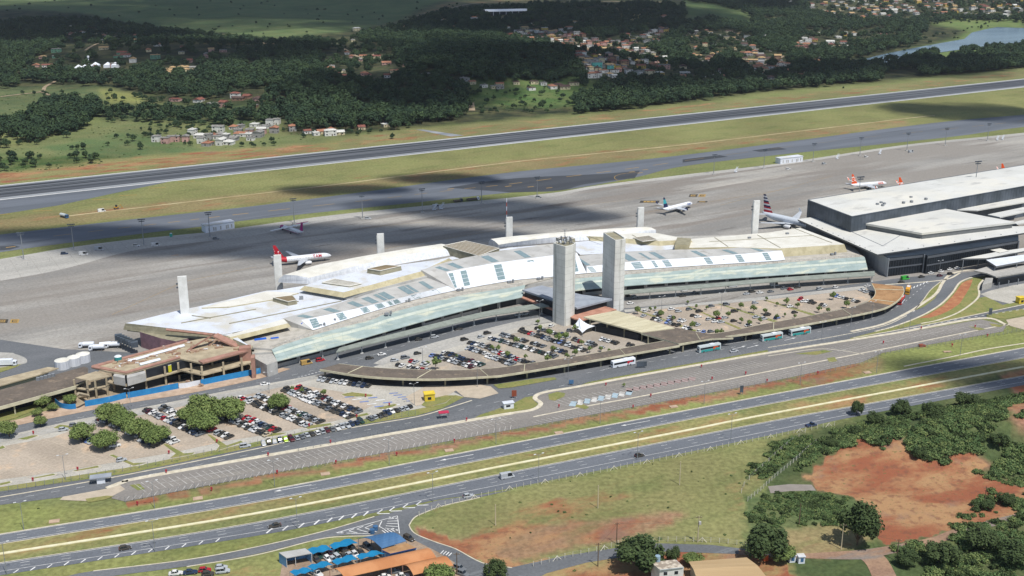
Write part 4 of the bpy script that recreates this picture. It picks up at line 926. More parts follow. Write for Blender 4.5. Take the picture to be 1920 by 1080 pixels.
# glass front and grey flank
bf=[P(1534,432,0),P(1662,519,0),P(1729,511,0),P(1735,514,0),P(1905,484,0),P(1905,452,0)]
m=MB(); m.prism(bf,0,12.1,0,0); m.build('glazed_wall',M_gl,N)
m=MB(); a,b=bf[0],bf[1]; u=(b-a).normalized(); n=Vector((u.y,-u.x,0))*.25
if n.y>0: n=-n
m.add([a+n,b+n+u*.1,b+n+Vector((0,0,12))+u*.1,a+n+Vector((0,0,12))],[(0,1,2,3)]); m.build('flank_wall',mat('flank_panel',lin('#b3b4b3'),.7,lin('#a5a6a5'),.3,stretch=(1,1,.1)),N)
for i in (1,3):
    a,b=bf[i],bf[i+1]; u=(b-a).normalized(); n=Vector((u.y,-u.x,0))*.22
    for zz_,h in ((5.2,1.0),(10.2,1.6)):
        m=MB(); m.add([a+n+Vector((0,0,zz_)),b+n+Vector((0,0,zz_)),b+n+Vector((0,0,zz_+h)),a+n+Vector((0,0,zz_+h))],[(0,1,2,3)]); m.build('spandrel',mat('spandrel_grey',lin('#5c6066'),.5),N)
    m=MB()
    for p in resamp([a,b],2.0): m.cyl((p.x+n.x*1.1,p.y+n.y*1.1,.1),(p.x+n.x*1.1,p.y+n.y*1.1,11.9),.06,n=3)
    m.build('mullion',M_navy,N)
for x,y in ((1662,519),(1729,511),(1816,496),(1905,484)): p=P(x,y); m=MB(); m.cyl((p.x,p.y-.8,0),(p.x,p.y-.8,12.1),.5); m.build('pillar',M_steel,N)
# footbridges and station canopies at the right edge
def slabthing(label,px,z,th,roofm,legs,name='platform_canopy',cat='canopy'):
    t=thing(name,label,cat,P(*px[0]))
    q=zz(px,z); m=MB(); m.prism(q,z-th,z,0,1,-.2); m.build('roof',[MATS['fascia_grey'],roofm],t)
    for i in legs: p=q[i[0]].lerp(q[i[1]],i[2]); m=MB(); m.cyl((p.x,p.y,0),(p.x,p.y,z-th),.3); m.build('pillar',M_steel,t)
    return t
slabthing('thin pale roofed canopy nearest the glass hall at the right edge',[(1802,485),(1850,484),(1940,467),(1940,462),(1870,472)],8.5,1.0,MATS['roof_pale_grey'],[(0,1,.1),(1,2,.1),(1,2,.6),(0,4,.5)])
t=slabthing('wide white folded roof canopy over the raised deck at the right edge',[(1849,487),(1868,499),(1945,485),(1945,474)],8.2,1.2,M_wp,[(0,1,.9),(1,2,.5),(0,3,.5)])
t=thing('raised_deck','raised concrete deck and dark glazed storey beneath at the right edge','deck',P(1900,535))
m=MB(); m.prism(zz([(1826,507),(1850,512),(1868,519),(1945,506),(1945,492),(1850,500)],4.8),4.0,4.8,0,1); m.build('deck_slab',[M_conl,M_conl],t)
m=MB(); m.prism(zz([(1870,524),(1945,511),(1945,500),(1880,508)],4.0),0,4.0,0,0); m.build('glazed_wall',M_gl,t)
m=MB(); m.prism(zz([(1842,534),(1860,529),(1862,521),(1848,521)],3.8),0,3.8,0,0); m.build('ramp_wall',M_conl,t)
for x in (1872,1890,1908): p=P(x,541-(x-1872)*.18); m=MB(); m.cyl((p.x,p.y,0),(p.x,p.y,4),.3); m.build('pillar',M_steel,t)
slabthing('short cream footbridge roof behind the thin canopy at the right edge',[(1842,464),(1862,462),(1893,470),(1875,474)],8.8,.8,M_cr,[(0,1,.5),(2,3,.5)],'footbridge','footbridge')
# ================================================================ works building on the left
K=thing('unfinished_building','stripped two storey concrete building under construction with terracotta edged roof','building',P(300,725))
M_rc=mat('raw_concrete',lin('#b3a68c'),.9,lin('#9d9079'),.2,fine=.8,layers=[(lin('#7d735f'),.15,.6,.72,(1,1,1),0)])
def kb_(name,px,z0,z1,side,top,off=0): return blk(K,name,px,z0,z1,side,top,off)
roof_=[(171,688),(200,696),(235,701),(337,672),(380,681),(470,657),(474,648),(437,645),(395,632),(350,640),(230,672)]
kb_('roof_slab',roof_,9.3,10.0,M_rc,M_rc)
kb_('floor_slab',[(200,716),(235,723),(300,706),(345,693),(337,694),(380,703),(470,680),(470,670),(350,668),(230,695)],4.7,5.3,M_rc,M_rc)
kb_('terracotta_edge',[(172,685),(350,637),(351,640),(183,685.5),(235,696),(300,677.5),(337,667.5),(338,670),(236,699),(171,688)],10.0,10.5,M_red,M_red)
kb_('terracotta_edge',[(372,676),(470,651),(470,656),(380,680)],10.0,10.7,M_red,M_red)
m=MB(); a,b,c_,d_=P(352,655,10),P(398,627,15.5),P(404,627,15.5),P(448,648,10)
for p,q in ((a,b),(c_,d_)):
    n=Vector((.6,2.2,0)); m.add([p-n,q-n,q+n,p+n,p-n-Vector((0,0,.9)),q-n-Vector((0,0,.9)),q+n-Vector((0,0,.9)),p+n-Vector((0,0,.9))],[(0,1,2,3),(7,6,5,4),(0,4,5,1),(1,5,6,2),(2,6,7,3),(3,7,4,0)])
m.build('gable_beam',M_red,K)
m=MB(); a,b=P(312,618,12.4),P(405,628,12.4); n=(b-a).normalized(); 
m.cyl(a,b,.7,n=4); m.build('terracotta_edge',M_red,K)
m=MB()
for x,y,z1 in ((236,738,9.3),(275,729,9.3),(312,722,9.3),(337,714,9.3),(361,716,9.3),(381,721,9.3),(421,713,9.3),(455,705,9.3),(290,716,9.3),(330,706,9.3),(400,704,9.3),(360,700,9.3),(255,722,9.3),(215,733,9.3)):
    p=P(x,y); m=MB(); m.box(p.x,p.y,0,.9,.9,z1,.3); m.build('column',M_rc,K)
kb_('wall',[(212,705),(234,709),(234,703),(215,700)],5.3,9.3,M_gw,M_gw); kb_('wall',[(238,709),(273,699),(272,695),(238,703)],5.3,9.3,M_gw,M_gw)
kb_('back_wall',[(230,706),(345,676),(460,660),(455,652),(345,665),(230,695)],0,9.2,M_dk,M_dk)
kb_('yellow_panel',[(315,686),(321,684),(321,682),(315,684)],5.6,9.0,plain('panel_yellow',lin('#c9c52f')),M_gw)
kb_('terracotta_pier',[(470,672),(477,671),(478,664),(471,665)],0,10.5,M_red,M_red); kb_('terracotta_pier',[(448,654),(470,652),(470,646),(448,648)],5,12,M_red,M_red)
m=MB(); R3=random.Random(5)
for k in range(70):
    x=R3.uniform(215,455); y=672-(x-215)*.12+R3.uniform(-12,12)
    if x<300: y=684-(x-215)*.22+R3.uniform(-5,5)
    p=P(x,y,10.1); m.box(p.x,p.y,10.0,R3.uniform(1,5),R3.uniform(.6,2),R3.uniform(.2,.9),R3.uniform(0,.6))
m.build('roof_debris',mat('debris',lin('#a8927a'),.95,lin('#8a6a5a'),.5,layers=[(lin('#cfd2d2'),.4,.58,.65,(1,1,1),0)]),K)
m=MB()
for a,b in (((240,678),(345,648)),((262,684),(300,674))): m.cyl(P(*a,10.5),P(*b,10.5),.8,n=6)
m.build('membrane_roll',M_wp,K)
wt=thing('water_tank','teal water tank on the roof of the unfinished building','tank',P(222,676,10)); m=MB(); p=P(222,677,10); m.cyl((p.x,p.y,10),(p.x,p.y,12.4),1.7,1.7,14); m.build('tank_body',plain('teal_tank',lin('#2f8a8c')),wt); m=MB(); m.cyl((p.x,p.y,12.4),(p.x,p.y,12.8),1.75,1.2,14); m.build('lid',M_wp,wt)
# stair frame at its left corner
S_=thing('stair_frame','open concrete stair frame at the left corner of the unfinished building','stair frame',P(170,738))
for x,y,z1 in ((143,746,9.2),(167,749,9.2),(182,747,9.2),(203,742,9.2),(181,735,9.2)): p=P(x,y); m=MB(); m.box(p.x,p.y,0,.7,.7,z1); m.build('column',M_rc,S_)
for z,q_ in ((4.6,[(143,729),(167,732),(205,724),(181,717)]),(9.6,[(141,708),(167,713),(205,705),(180,696)])): blk(S_,'slab',q_,z-.5,z,M_rc,M_rc)
for q_ in ([(143,726),(167,729)],[(168,729),(205,721)]):
    m=MB(); m.cyl(P(*q_[0],5.6),P(*q_[1],5.6),.12,n=4); m.build('railing',M_rc,S_)
m=MB(); p,q=P(148,745,0),P(165,742,4.3); m.cyl(p,q,.8,n=4); p,q=P(165,742,4.3),P(146,738,8.6); m.cyl(p,q,.8,n=4); m.build('stair_flight',M_rc,S_)
# long low shed with brown flat roof, far left
L_=thing('long_low_building','long low brown flat roofed building with cream fascia at the left edge','building',P(80,755))
blk(L_,'roof',[(-120,795),(0,763),(143,722),(165,712),(165,690),(158,687),(0,731),(-120,764)],5.4,6.0,M_cf,M_br)
m=MB(); a=P(-120,795,6.1),P(142,723,6.1); a=[a[0],a[1]]; m.ribbon(offs(a,-.4),a,1.5); m.build('fascia',M_cf,L_)
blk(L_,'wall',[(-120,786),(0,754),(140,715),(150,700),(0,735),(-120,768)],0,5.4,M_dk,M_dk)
for p in resamp([P(-100,806),P(140,752)],14): m=MB(); m.box(p.x,p.y,0,.5,.5,5.4); m.build('pillar',M_cf,L_)
m=MB()
for k in range(5): p=P(72+k*7,713-k*1.8,6); m.box(p.x,p.y,6,1.6,1.4,1.5)
m.build('roof_fan',M_steel,L_)
L2=thing('flat_roofed_shed','low pale concrete roofed shed behind the long brown roof','shed',P(50,725))
blk(L2,'roof',[(-120,752),(0,723),(75,702),(110,690),(90,688),(0,710),(-120,738)],4.6,5.1,M_rc,M_rc); blk(L2,'wall',[(-110,750),(0,722),(75,701),(90,690),(0,711),(-110,738)],0,4.6,M_gw,M_gw)
for k,(x,y,r_) in enumerate(((118,690,3.6),(140,684,3.2),(157,678,3.4))):
    t=thing('storage_tank','white ribbed storage tank with conical lid beside the works, '+('nearest','middle','farthest')[k]+' of three','tank',P(x,y)); p=P(x,y); m=MB(); m.cyl((p.x,p.y,0),(p.x,p.y,4.2),r_,r_,16); m.build('tank_body',M_vw,t); m=MB(); m.cyl((p.x,p.y,4.2),(p.x,p.y,5.2),r_,.5,16); m.build('lid',M_cr,t)
# hoarding
M_blue=mat('hoarding_blue',lin('#2f86c0'),.55,lin('#2a7ab4'),.4,layers=[(lin('#5f9fca'),.3,.62,.7,(1,1,.2),0)])
for k,(ln,h,mt,lb) in enumerate((([(104,757),(115,765),(130,768),(143,767)],2.6,M_blue,'short curved blue hoarding left of the stair frame'),([(160,763),(200,756),(237,747)],3.0,M_blue,'blue hoarding panels left half, in front of site cabins'),([(240,747),(290,738),(335,729)],3.0,M_blue,'blue hoarding panels between the cabins and the white gate'),([(336,729),(352,727),(365,724),(376,722)],2.6,M_wp,'white site gate panels in the middle of the blue hoarding'),([(377,723),(430,712),(491,700)],3.0,M_blue,'longest blue hoarding stretch right of the white gate'))):
    t=thing('hoarding',lb,'hoarding',P(*ln[0])); a=crom([P(*p) for p in ln],24); a=[Vector((p.x,p.y,h)) for p in a]; m=MB(); m.ribbon(offs(a,-.06),offs(a,.06),h-.03); m.build('panel',mt,t)
    m=MB()
    for p in resamp(a,2.4): m.box(p.x,p.y+.15,0,.12,.12,h)
    m.build('frame',M_steel,t)
M_cab=mat('cabin_white',lin('#c6c3bb'),.7,lin('#b3b0a7'),.5)
for k,(x,y,l,rz,c,lb) in enumerate(((190,750,7,.3,M_cab,'grey site cabin nearest the stair frame'),(208,747,8,.3,M_rc,'tan topped site cabin behind the blue hoarding'),(273,733,8,.3,M_cab,'long pale container behind the blue hoarding'),(172,748,2.5,.3,M_wp,'small white site cabin by the stairs'))):
    t=thing('site_cabin',lb,'cabin',P(x,y),rz); m=MB(); m.box(0,0,0,l,3,2.6); m.build('body',c,t); m=MB(); m.box(0,0,2.6,l+.3,3.3,.15); m.build('roof',M_rc if k!=3 else M_wp,t); m=MB(); m.box(-l*.2,-1.53,1.1,1,.1,.9); m.build('window',M_dk,t)
m=MB(); p=P(350,722); R3=random.Random(9)
for k in range(14): m.box(p.x+R3.uniform(-9,9),p.y+R3.uniform(-2,3),0,R3.uniform(1,3),R3.uniform(1,2),R3.uniform(.5,1.6),R3.uniform(0,3))
tag(m.build('rubble_pile',MATS['debris']),'pale heap of rubble and sacks behind the white site gate','rubble pile',kind='stuff')
# apron electrical buildings
for (x0,x1,y0,y1,lb) in ((386,440,434,425,'white windowed service block on the left grass edge of the apron'),(1463,1505,305,300,'white windowed service block on the right grass edge of the apron')):
    a,b=P(x0,y0+3),P(x1,y1+3); u=(b-a).normalized(); n=Vector((-u.y,u.x,0)); hh_=5.0
    t=thing('service_block',lb,'building',a); m=MB(); m.prism([a,b,b+n*7,a+n*7],0,hh_,0,0); m.build('wall',M_wp,t); m=MB(); m.prism([a-u*.3-n*.3,b+u*.3-n*.3,b+u*.3+n*7.3,a-u*.3+n*7.3],hh_,hh_+.4,0,0); m.build('roof',M_wr,t)
    Lg=(b-a).length
    for f_ in (.12,.28,.35,.52,.72,.78,.9):
        m=MB(); q=a+u*Lg*f_-n*.06; m.box(q.x,q.y,.6 if f_ in (.35,.72) else .9,1.0,.1,2.6,math.atan2(u.y,u.x)); m.build('window',M_gw,t)
# ================================================================ workshop yard, bottom
M_azul=mat('roof_blue',lin('#456a90'),.5,lin('#3c6085'),.15,stretch=(4,.2,1),layers=[(lin('#6a87a3'),.2,.62,.75,(1,1,1),0)])
M_shade=mat('shade_cloth',lin('#1c7aa6'),.9,lin('#17709b'),.4); M_or=mat('roof_orange',lin('#b9835a'),.85,lin('#ab734b'),.15,layers=[(lin('#a06a45'),.25,.6,.75,(.3,1,1),.3)])
def vault(name,label,cat,p0,p1,q1,q0,z,rise,m_,th=.15,legs=True,legm=None):
    """arched roof: spans p0..q0 (short way), runs p0->p1"""
    t=thing(name,label,cat,P(*p0)); a,b,c,d=P(*p0,z),P(*p1,z),P(*q1,z),P(*q0,z); A=[];B=[]
    n=10; m=MB(); r0=[a.lerp(d,i/n)+Vector((0,0,rise*math.sin(math.pi*i/n))) for i in range(n+1)]; r1=[b.lerp(c,i/n)+Vector((0,0,rise*math.sin(math.pi*i/n))) for i in range(n+1)]
    m.ribbon(r0,r1,th); m.build('roof',m_,t)
    if legs:
        for s in (0,.5,1):
            for e in (a.lerp(b,s),d.lerp(c,s)): m=MB(); m.cyl((e.x,e.y,0),(e.x,e.y,z-th),.13,n=6); m.build('post',legm or M_steel,t)
    return t
vault('arched_canopy','large blue arched metal canopy at the yard entrance','canopy',(672,1009),(720,1000),(762,1014),(716,1028),4.2,1.7,M_azul)
vault('arched_canopy','long orange arched canopy over parked cars','canopy',(618,1068),(794,1029),(818,1045),(646,1083),4.0,1.6,M_or,legm=M_red)
vault('arched_canopy','shorter orange arched canopy beside the tree at the bottom','canopy',(755,1060),(828,1043),(850,1060),(775,1078),4.0,1.4,M_or,legm=M_red)
for (a,b,c,d,lb) in (((577,1030),(586,1038),(624,1030),(612,1022),'blue shade cloth left of the arched blue canopy, lower panel'),((618,1022),(626,1029),(672,1017),(656,1010),'blue shade cloth nearest the arched blue canopy'),((543,1072),(554,1078),(590,1070),(576,1064),'blue shade cloth at the lower left corner of the yard'),((576,1062),(588,1068),(624,1058),(612,1052),'blue shade cloth in the middle of the front row'),((622,1052),(632,1058),(670,1048),(660,1040),'blue shade cloth beside the orange roof, middle of the yard'),((668,1042),(676,1048),(722,1037),(706,1032),'blue shade cloth next to the yellow sign')):
    t=thing('shade_sail',lb,'shade sail',P(*a)); q=[P(*v,3.0) for v in (a,b,c,d)]; n=8; r0=[q[0].lerp(q[3],i/n)+Vector((0,0,.5*math.sin(math.pi*i/n*2)**2)) for i in range(n+1)]; r1=[q[1].lerp(q[2],i/n)+Vector((0,0,.5*math.sin(math.pi*i/n*2)**2-.3)) for i in range(n+1)]
    m=MB(); m.ribbon(r0,r1,.05); m.build('cloth',M_shade,t)
    for e in q: m=MB(); m.cyl((e.x,e.y,0),(e.x,e.y,3),.08,n=5); m.build('post',M_steel,t)
t=thing('open_garage','blue walled open garage with flat pale roof','garage',P(555,1050)); q=[(523,1036),(537,1046),(584,1037),(572,1028)]
blk(t,'roof',q,3.9,4.15,M_gr,M_gr); 
a,b,c,d=[P(*v,3.9) for v in q]
M_bw=mat('wall_blue',lin('#6f9bc4'),.7,lin('#5f8bb6'),.4)
for p_,q_ in ((a,b),(d,c),(a,d)):
    u=(q_-p_).normalized(); n=Vector((-u.y,u.x,0))*.1; m=MB(); m.prism([p_-n,q_-n,q_+n,p_+n],0,3.85,0,0); m.build('wall',M_bw,t)
for s in (0,.35,1): e=b.lerp(c,s); m=MB(); m.cyl((e.x,e.y,0),(e.x,e.y,3.9),.12,n=6); m.build('post',M_pil,t)
t=thing('flat_roofed_office','flat tan roofed office with dark blue rim beside the blue canopy','office',P(745,1030)); q=[(715,1030),(732,1037),(780,1027),(762,1019)]
blk(t,'wall',q,0,3.3,M_bw,M_tn); blk(t,'rim',[(714,1030),(732,1038),(781,1027),(762,1018)],3.3,3.6,plain('rim_blue',lin('#23418c')),M_tn)
sheet('workshop_yard',[(530,1052),(580,1030),(670,1012),(720,1003),(770,1010),(820,1035),(860,1060),(880,1100),(520,1110)],mat('yard_dirt',lin('#a08c78'),.95,lin('#8a7765'),.15,fine=1),3)
for (x,y,lb) in ((704,994,'blue drum nearer the road on the hatched island'),(698,1000,'blue drum nearer the blue canopy')): t=P(x,y); m=MB(); m.cyl((t.x,t.y,.1),(t.x,t.y,1.5),.9,.9,12); m.cyl((t.x,t.y,1.5),(t.x,t.y,1.65),.95,.95,12); tag(m.build('drum',M_azul),lb,'drum')
# houses at the bottom
def win(t,x,y,z,w,h,rz=0,m_=None): m=MB(); m.box(x,y,z,w,.12,h,rz); return m.build('window',m_ or M_dk,t)
t=thing('white_house','two storey white house with patched flat roof and rooftop tank','house',P(1248,1095))
q=[(1222,1055),(1237,1067),(1282,1063),(1268,1050)]
blk(t,'wall',q,0,6.0,mat('wall_white',lin('#dad9d5'),.85,lin('#c6c5c0'),.5),M_wr); blk(t,'roof',[(1220,1054),(1237,1068),(1282,1063),(1266,1049)],6.0,6.25,M_wr,mat('roof_patched',lin('#c3b9a8'),.9,lin('#94887a'),.5,.42,.58))
m=MB(); p=P(1233,1052,6.2); m.cyl((p.x,p.y,6.2),(p.x,p.y,8.2),.9,.9,10); m.build('water_tank',plain('tank_pale',lin('#8ea6b5')),t)
a,b=P(1237,1067,6),P(1282,1063,6); u=(b-a).normalized()
for f_,z in ((.25,3.6),(.7,3.6),(.25,1),(.7,1)): p=a+u*(b-a).length*f_; win(t,p.x,p.y-.05,z,1.2,1.1,math.atan2(u.y,u.x))
t=thing('barn','long barn with shallow beige metal roof at the bottom edge','barn',P(1360,1100))
q=[P(1291,1053,4.6),P(1309,1092,4.6),P(1440,1085,4.6),P(1400,1045,4.6)]; m=MB(); rg0=q[0].lerp(q[1],.5)+Vector((0,0,1)); rg1=q[3].lerp(q[2],.5)+Vector((0,0,1))
m.add([q[0],q[3],rg1,rg0,q[1],q[2]],[(0,3,2,1),(3,4,5,2)]); m.build('roof',mat('roof_beige',lin('#b49b76'),.8,lin('#a88f6b'),.15,stretch=(.2,3,1)),t)
cc=mid(q); m=MB(); m.prism([cc+(p-cc)*.94 for p in q],0,4.5,0,0); m.build('wall',M_cf,t)
for (x,y,lb) in ((1484,1052,'small white kiosk under the dark tree'),(1501,1054,'small white kiosk with blue front beside the track')): 
    p=P(x,y); t=thing('kiosk',lb,'kiosk',p); m=MB(); m.box(p.x,p.y,0,2.2,2,2.6,.1); m.build('wall',M_wp,t); m=MB(); m.box(p.x,p.y-.1,2.6,2.6,2.4,.2,.1); m.build('roof',M_wr,t); win(t,p.x+.2,p.y-1.0,.7,1.0,1.4,.1,M_azul)
p=P(1435,1050); t=thing('orange_booth','orange booth with white lid behind the barn','booth',p); m=MB(); m.box(p.x,p.y,0,1.6,1.4,2.4); m.build('wall',plain('orange_box',lin('#c8572b')),t); m=MB(); m.box(p.x,p.y,2.4,1.8,1.6,.25); m.build('roof',M_wp,t)
for (x,y,s,lb) in ((805,750,4.6,'yellow kiosk on the plaza beside the front car park'),(1913,568,4.2,'yellow kiosk at the right edge of the photo')):
    p=P(x,y); t=thing('kiosk',lb,'kiosk',p); m=MB(); m.box(p.x,p.y,0,s,s*.8,3.4,.25); m.build('wall',mat('kiosk_yellow',lin('#dcc242'),.7,lin('#cbb038'),.5),t); m=MB(); m.box(p.x,p.y,3.4,s+.5,s*.8+.5,.35,.25); m.build('roof',MATS['kiosk_yellow'],t); win(t,p.x+.3,p.y-s*.4-.05,1,1.6,1.2,.25)
p=P(1085,632); t=thing('tensile_tent','white peaked tensile tent beside the left tower','tent',p); q=[P(1071,612,3.5),P(1092,624,2.2),P(1117,611,3.5),P(1095,603,3.5)]; pk=P(1086,596,7.5); m=MB(); n=8
for i in range(4):
    a,b=q[i],q[(i+1)%4]
    rows=[]
    for k in range(n+1):
        s=k/n; row=[]
        for j in range(n+1):
            e=a.lerp(b,j/n); e=e-(e-mid(q))*.25*math.sin(math.pi*j/n); v=e.lerp(pk,s); v.z=e.z+(pk.z-e.z)*s**2.2; row.append(v)
        rows.append(row)
    m.loft(rows,0,closed=False,caps=False)
m.build('membrane',M_wp,t)
for e in q: mm2=MB(); mm2.cyl((e.x,e.y,0),(e.x,e.y,e.z),.12,n=6); mm2.build('pole',M_steel,t)
# gatehouses of the overflow lot
p=P(190,905); t=thing('gatehouse','small gatehouse with pale blue flat roof at the left end of the empty lot','gatehouse',p); m=MB(); m.box(p.x,p.y,0,3,2,2.6,.3); m.build('wall',M_wp,t); m=MB(); m.box(p.x,p.y,2.7,8,3.4,.3,.3); m.build('roof',M_blg,t)
for dx in (-3.4,3.4): m=MB(); m.cyl((p.x+dx,p.y+dx*.3,0),(p.x+dx,p.y+dx*.3,2.7),.1); m.build('post',M_steel,t)
p=P(953,765); t=thing('gatehouse','white gatehouse beside the bend of the lot entrance','gatehouse',p); m=MB(); m.box(p.x,p.y,0,4.5,2.4,2.7,.3); m.build('wall',M_wp,t); m=MB(); m.box(p.x,p.y,2.7,5.2,3,.25,.3); m.build('roof',M_wr,t); win(t,p.x,p.y-1.22,1,2,1,.3)
p=P(832,785); t=thing('toll_canopy','small steel canopy with red panel beside the inner road','canopy',p); m=MB(); m.box(p.x,p.y,3,4.5,2.5,.3,.2); m.build('roof',plain('panel_crimson',lin('#b8304f')),t)
for dx in (-2,2): m=MB(); m.cyl((p.x+dx,p.y,0),(p.x+dx,p.y,3),.1); m.build('post',M_steel,t)
# display boards
for (x,y,w,h,mt,lb) in ((1203,690,5,3.4,M_navy,'dark sign board beside the bus road'),(1390,740,1.6,4.5,M_navy,'tall dark sign panel on the verge above the highway'),(1856,594,1.8,5.0,M_navy,'tall dark sign panel beside the right hand road'),(964,747,2.2,4,mat('sign_rust',lin('#8d4a35'),.7),'rust red sign panel at the lot entrance'),(1071,722,2.2,2.6,M_azul,'blue booth beside the lot entrance')):
    p=P(x,y); t=thing('sign_board',lb,'sign',p); m=MB(); m.box(p.x,p.y,h*.25,w,.25,h*.75,.1); m.build('panel',mt,t)
    for dx in (-.35,.35): m=MB(); m.cyl((p.x+dx*w,p.y+.02,0),(p.x+dx*w,p.y+.02,h*.3),.1); m.build('post',M_steel,t)
# ================================================================ lamps and masts
def mesh_of(f_,name,mats,smooth=False): m=MB(); f_(m); return m.mesh(name,mats,smooth)
def _fm(m): m.cyl((0,0,0),(0,0,21),.32,.18,6)
def _fh(m):
    m.box(0,0,20.6,4.6,.25,.25); m.box(0,0,19.4,3.6,.2,.2)
    for k in range(5): m.box(-2+k,-.35,20.4,.75,.6,.7); 
    for k in range(4): m.box(-1.5+k,-.35,19.1,.7,.6,.6)
FM,FHd=mesh_of(_fm,'pole',M_steel),mesh_of(_fh,'floodlight',M_navy); FB=mesh_of(lambda m:(m.box(0,0,0,2.4,1.4,.9),m.box(1.6,-.4,0,1.2,1,.6)),'base',M_gw)
sites=[(45,488),(139,471),(270,461),(394,447),(552,419),(680,411),(792,399),(903,382),(1007,372),(1338,327),(1432,316),(1524,304),(1612,292),(1700,283),(1772,273),(1851,264)]
for k,(x,y) in enumerate(sites):
    p=P(x,y); t=thing('floodlight_mast','tall grey floodlight mast, %s along the far edge of the apron'%(('%d from left'%(k+1)) if False else ORD(k+1)+' from left'),'floodlight mast',p,.3,'floodlight masts along the apron edge')
    s=.9 if x<900 else .85
    inst('pole',FM,t,s=(1,1,s)); o=inst('floodlight',FHd,t); o.location=(0,0,-21*(1-s)); inst('base',FB,t)
for k,(x,y,yt) in enumerate(((1611,359,331),(1830,334,302))):
    p=P(x,y,24); zt=24
    while proj(p.x,p.y,zt)[1]>yt: zt+=.1
    t=thing('floodlight_mast','grey floodlight mast behind the dark hall, '+('left one' if k==0 else 'right one'),'floodlight mast',(p.x,p.y,0),.3,'floodlight masts behind the hall'); inst('pole',FM,t,s=(1.3,1.3,zt/21)); o=inst('floodlight',FHd,t,s=(1.2,1.2,1.2)); o.location=(0,0,zt-25.2)
def _lp(m): m.cyl((0,0,0),(0,0,9.5),.13,.08,5)
def _la(m): m.cyl((0,0,9.4),(1.6,0,9.9),.06,n=4); m.cyl((0,0,9.4),(-1.6,0,9.9),.06,n=4)
def _ll(m): m.box(1.7,0,9.85,.9,.35,.16); m.box(-1.7,0,9.85,.9,.35,.16)
M_lamp=plain('lamp_housing',lin('#d5d7d8')); LP_,LA_,LL_=mesh_of(_lp,'pole',M_steel),mesh_of(_la,'arm',M_steel),mesh_of(_ll,'lamp_head',M_lamp)
def lamp(x,y,lb,grp,s=1): 
    p=P(x,y); t=thing('street_lamp',lb,'street lamp',p,.4,grp); 
    for nm,me in (('pole',LP_),('arm',LA_),('lamp_head',LL_)): inst(nm,me,t,s=(1,1,s))
med=[(13,1078),(291,1036),(558,990),(800,930),(965,896),(1195,858)]
for k,(x,y) in enumerate(((13,1078),(291,1035),(558,991),(812,941),(1010,905),(1195,862),(1370,826))): lamp(x,y,'thin double armed street lamp, %s from left beside the near carriageway'%ORD(k+1),'street lamps beside the near carriageway',1.25)
for k,(x,y) in enumerate(((45,994),(290,953),(515,912),(730,871),(930,832),(1125,795),(1320,758),(1500,722),(1643,700),(1800,667))): lamp(x,y,'thin double armed street lamp, %s from left above the far carriageway'%ORD(k+1),'street lamps above the far carriageway',1.15)
for k,(x,y) in enumerate(((123,900),(246,770),(505,738),(777,760),(895,726),(1065,712),(1012,598),(793,690),(1240,590),(1352,583),(1634,600),(1595,612),(1540,640),(1760,520),(1705,620))): lamp(x,y,'thin double armed street lamp, %s from left among the car parks and access roads'%ORD(sorted([123,246,505,777,895,1065,1012,793,1240,1352,1634,1595,1540,1760,1705]).index(x)+1),'street lamps of the car parks',1.1)
# red and white mast behind the terminal
p=P(950,433); t=thing('mast','thin red and white banded mast standing on the apron behind the terminal','mast',p); m=MB()
for k in range(8): m.cyl((p.x,p.y,k*3),(p.x,p.y,k*3+3),.28,.28,6,mi=k%2)
m.build('pole',[plain('band_red',lin('#b5523f')),M_wp],t)
# utility poles in the field
M_cp=mat('pole_concrete',lin('#c3b79b'),.9); M_wd=mat('pole_wood',lin('#6d5c4b'),.9)
def upole(x,y,h,lb,m_=M_cp,cross=True):
    g=P(x,y); g.z=Hz(g.x,g.y); t=thing('utility_pole',lb,'utility pole',g); m=MB(); m.cyl((g.x,g.y,g.z-.3),(g.x,g.y,g.z+h),.2,.13,6); m.build('pole',m_,t)
    if cross:
        m=MB(); m.box(g.x,g.y,g.z+h-.7,2.0,.15,.15); m.build('crossarm',M_wd,t); m=MB()
        for d in (-.9,0,.9): m.cyl((g.x+d,g.y,g.z+h-.55),(g.x+d,g.y,g.z+h-.25),.08,n=5)
        m.build('insulator',M_cp,t)
    return Vector((g.x,g.y,g.z+h-.3))
U=[upole(1121,953,9.5,'cream concrete pole standing in the middle of the grass field',M_cp,False),upole(1274,909,10,'cream concrete pole nearest the highway fence in the field',M_cp,False),upole(929,985,8.5,'cream concrete pole at the left of the grass field',M_cp,False)]
u1=upole(1156,1020,8.5,'dark wooden pole behind the field fence left of the bushy tree',M_wd); u2=upole(1308,1017,10.5,'cream pole with transformer beside the field fence',M_cp); u3=upole(1121,1062,9,'dark wooden pole with grey box left of the white house',M_wd); u4=upole(857,1078,8.5,'dark wooden pole beside the workshop cars',M_wd)
u5=upole(1577,1030,10,'pale pole in front of the large dark tree',M_cp); u6=upole(1681,1052,8.5,'wooden pole at the forking dirt road',M_wd); u7=upole(1845,948,8,'wooden pole at the right end of the red clearing',M_wd); u8=upole(1417,1022,7,'pole with wires under the grey tree',M_wd); u9=upole(1498,985,9,'thin pole in the green thicket',M_wd,False)
m=MB(); p=P(1308,1017); m.box(p.x+.4,p.y-.3,7.3,.8,.7,1.1); tag(m.build('transformer',M_gw),'grey transformer box hung on the cream pole by the field fence','transformer')
def wire(a,b,sag,lb):
    n=12; pts=[a.lerp(b,i/n)-Vector((0,0,sag*4*(i/n)*(1-i/n))) for i in range(n+1)]; m=MB()
    for p,q in zip(pts,pts[1:]): m.cyl(p,q,.035,n=3)
    tag(m.build('power_line',M_dk),lb,'power line')
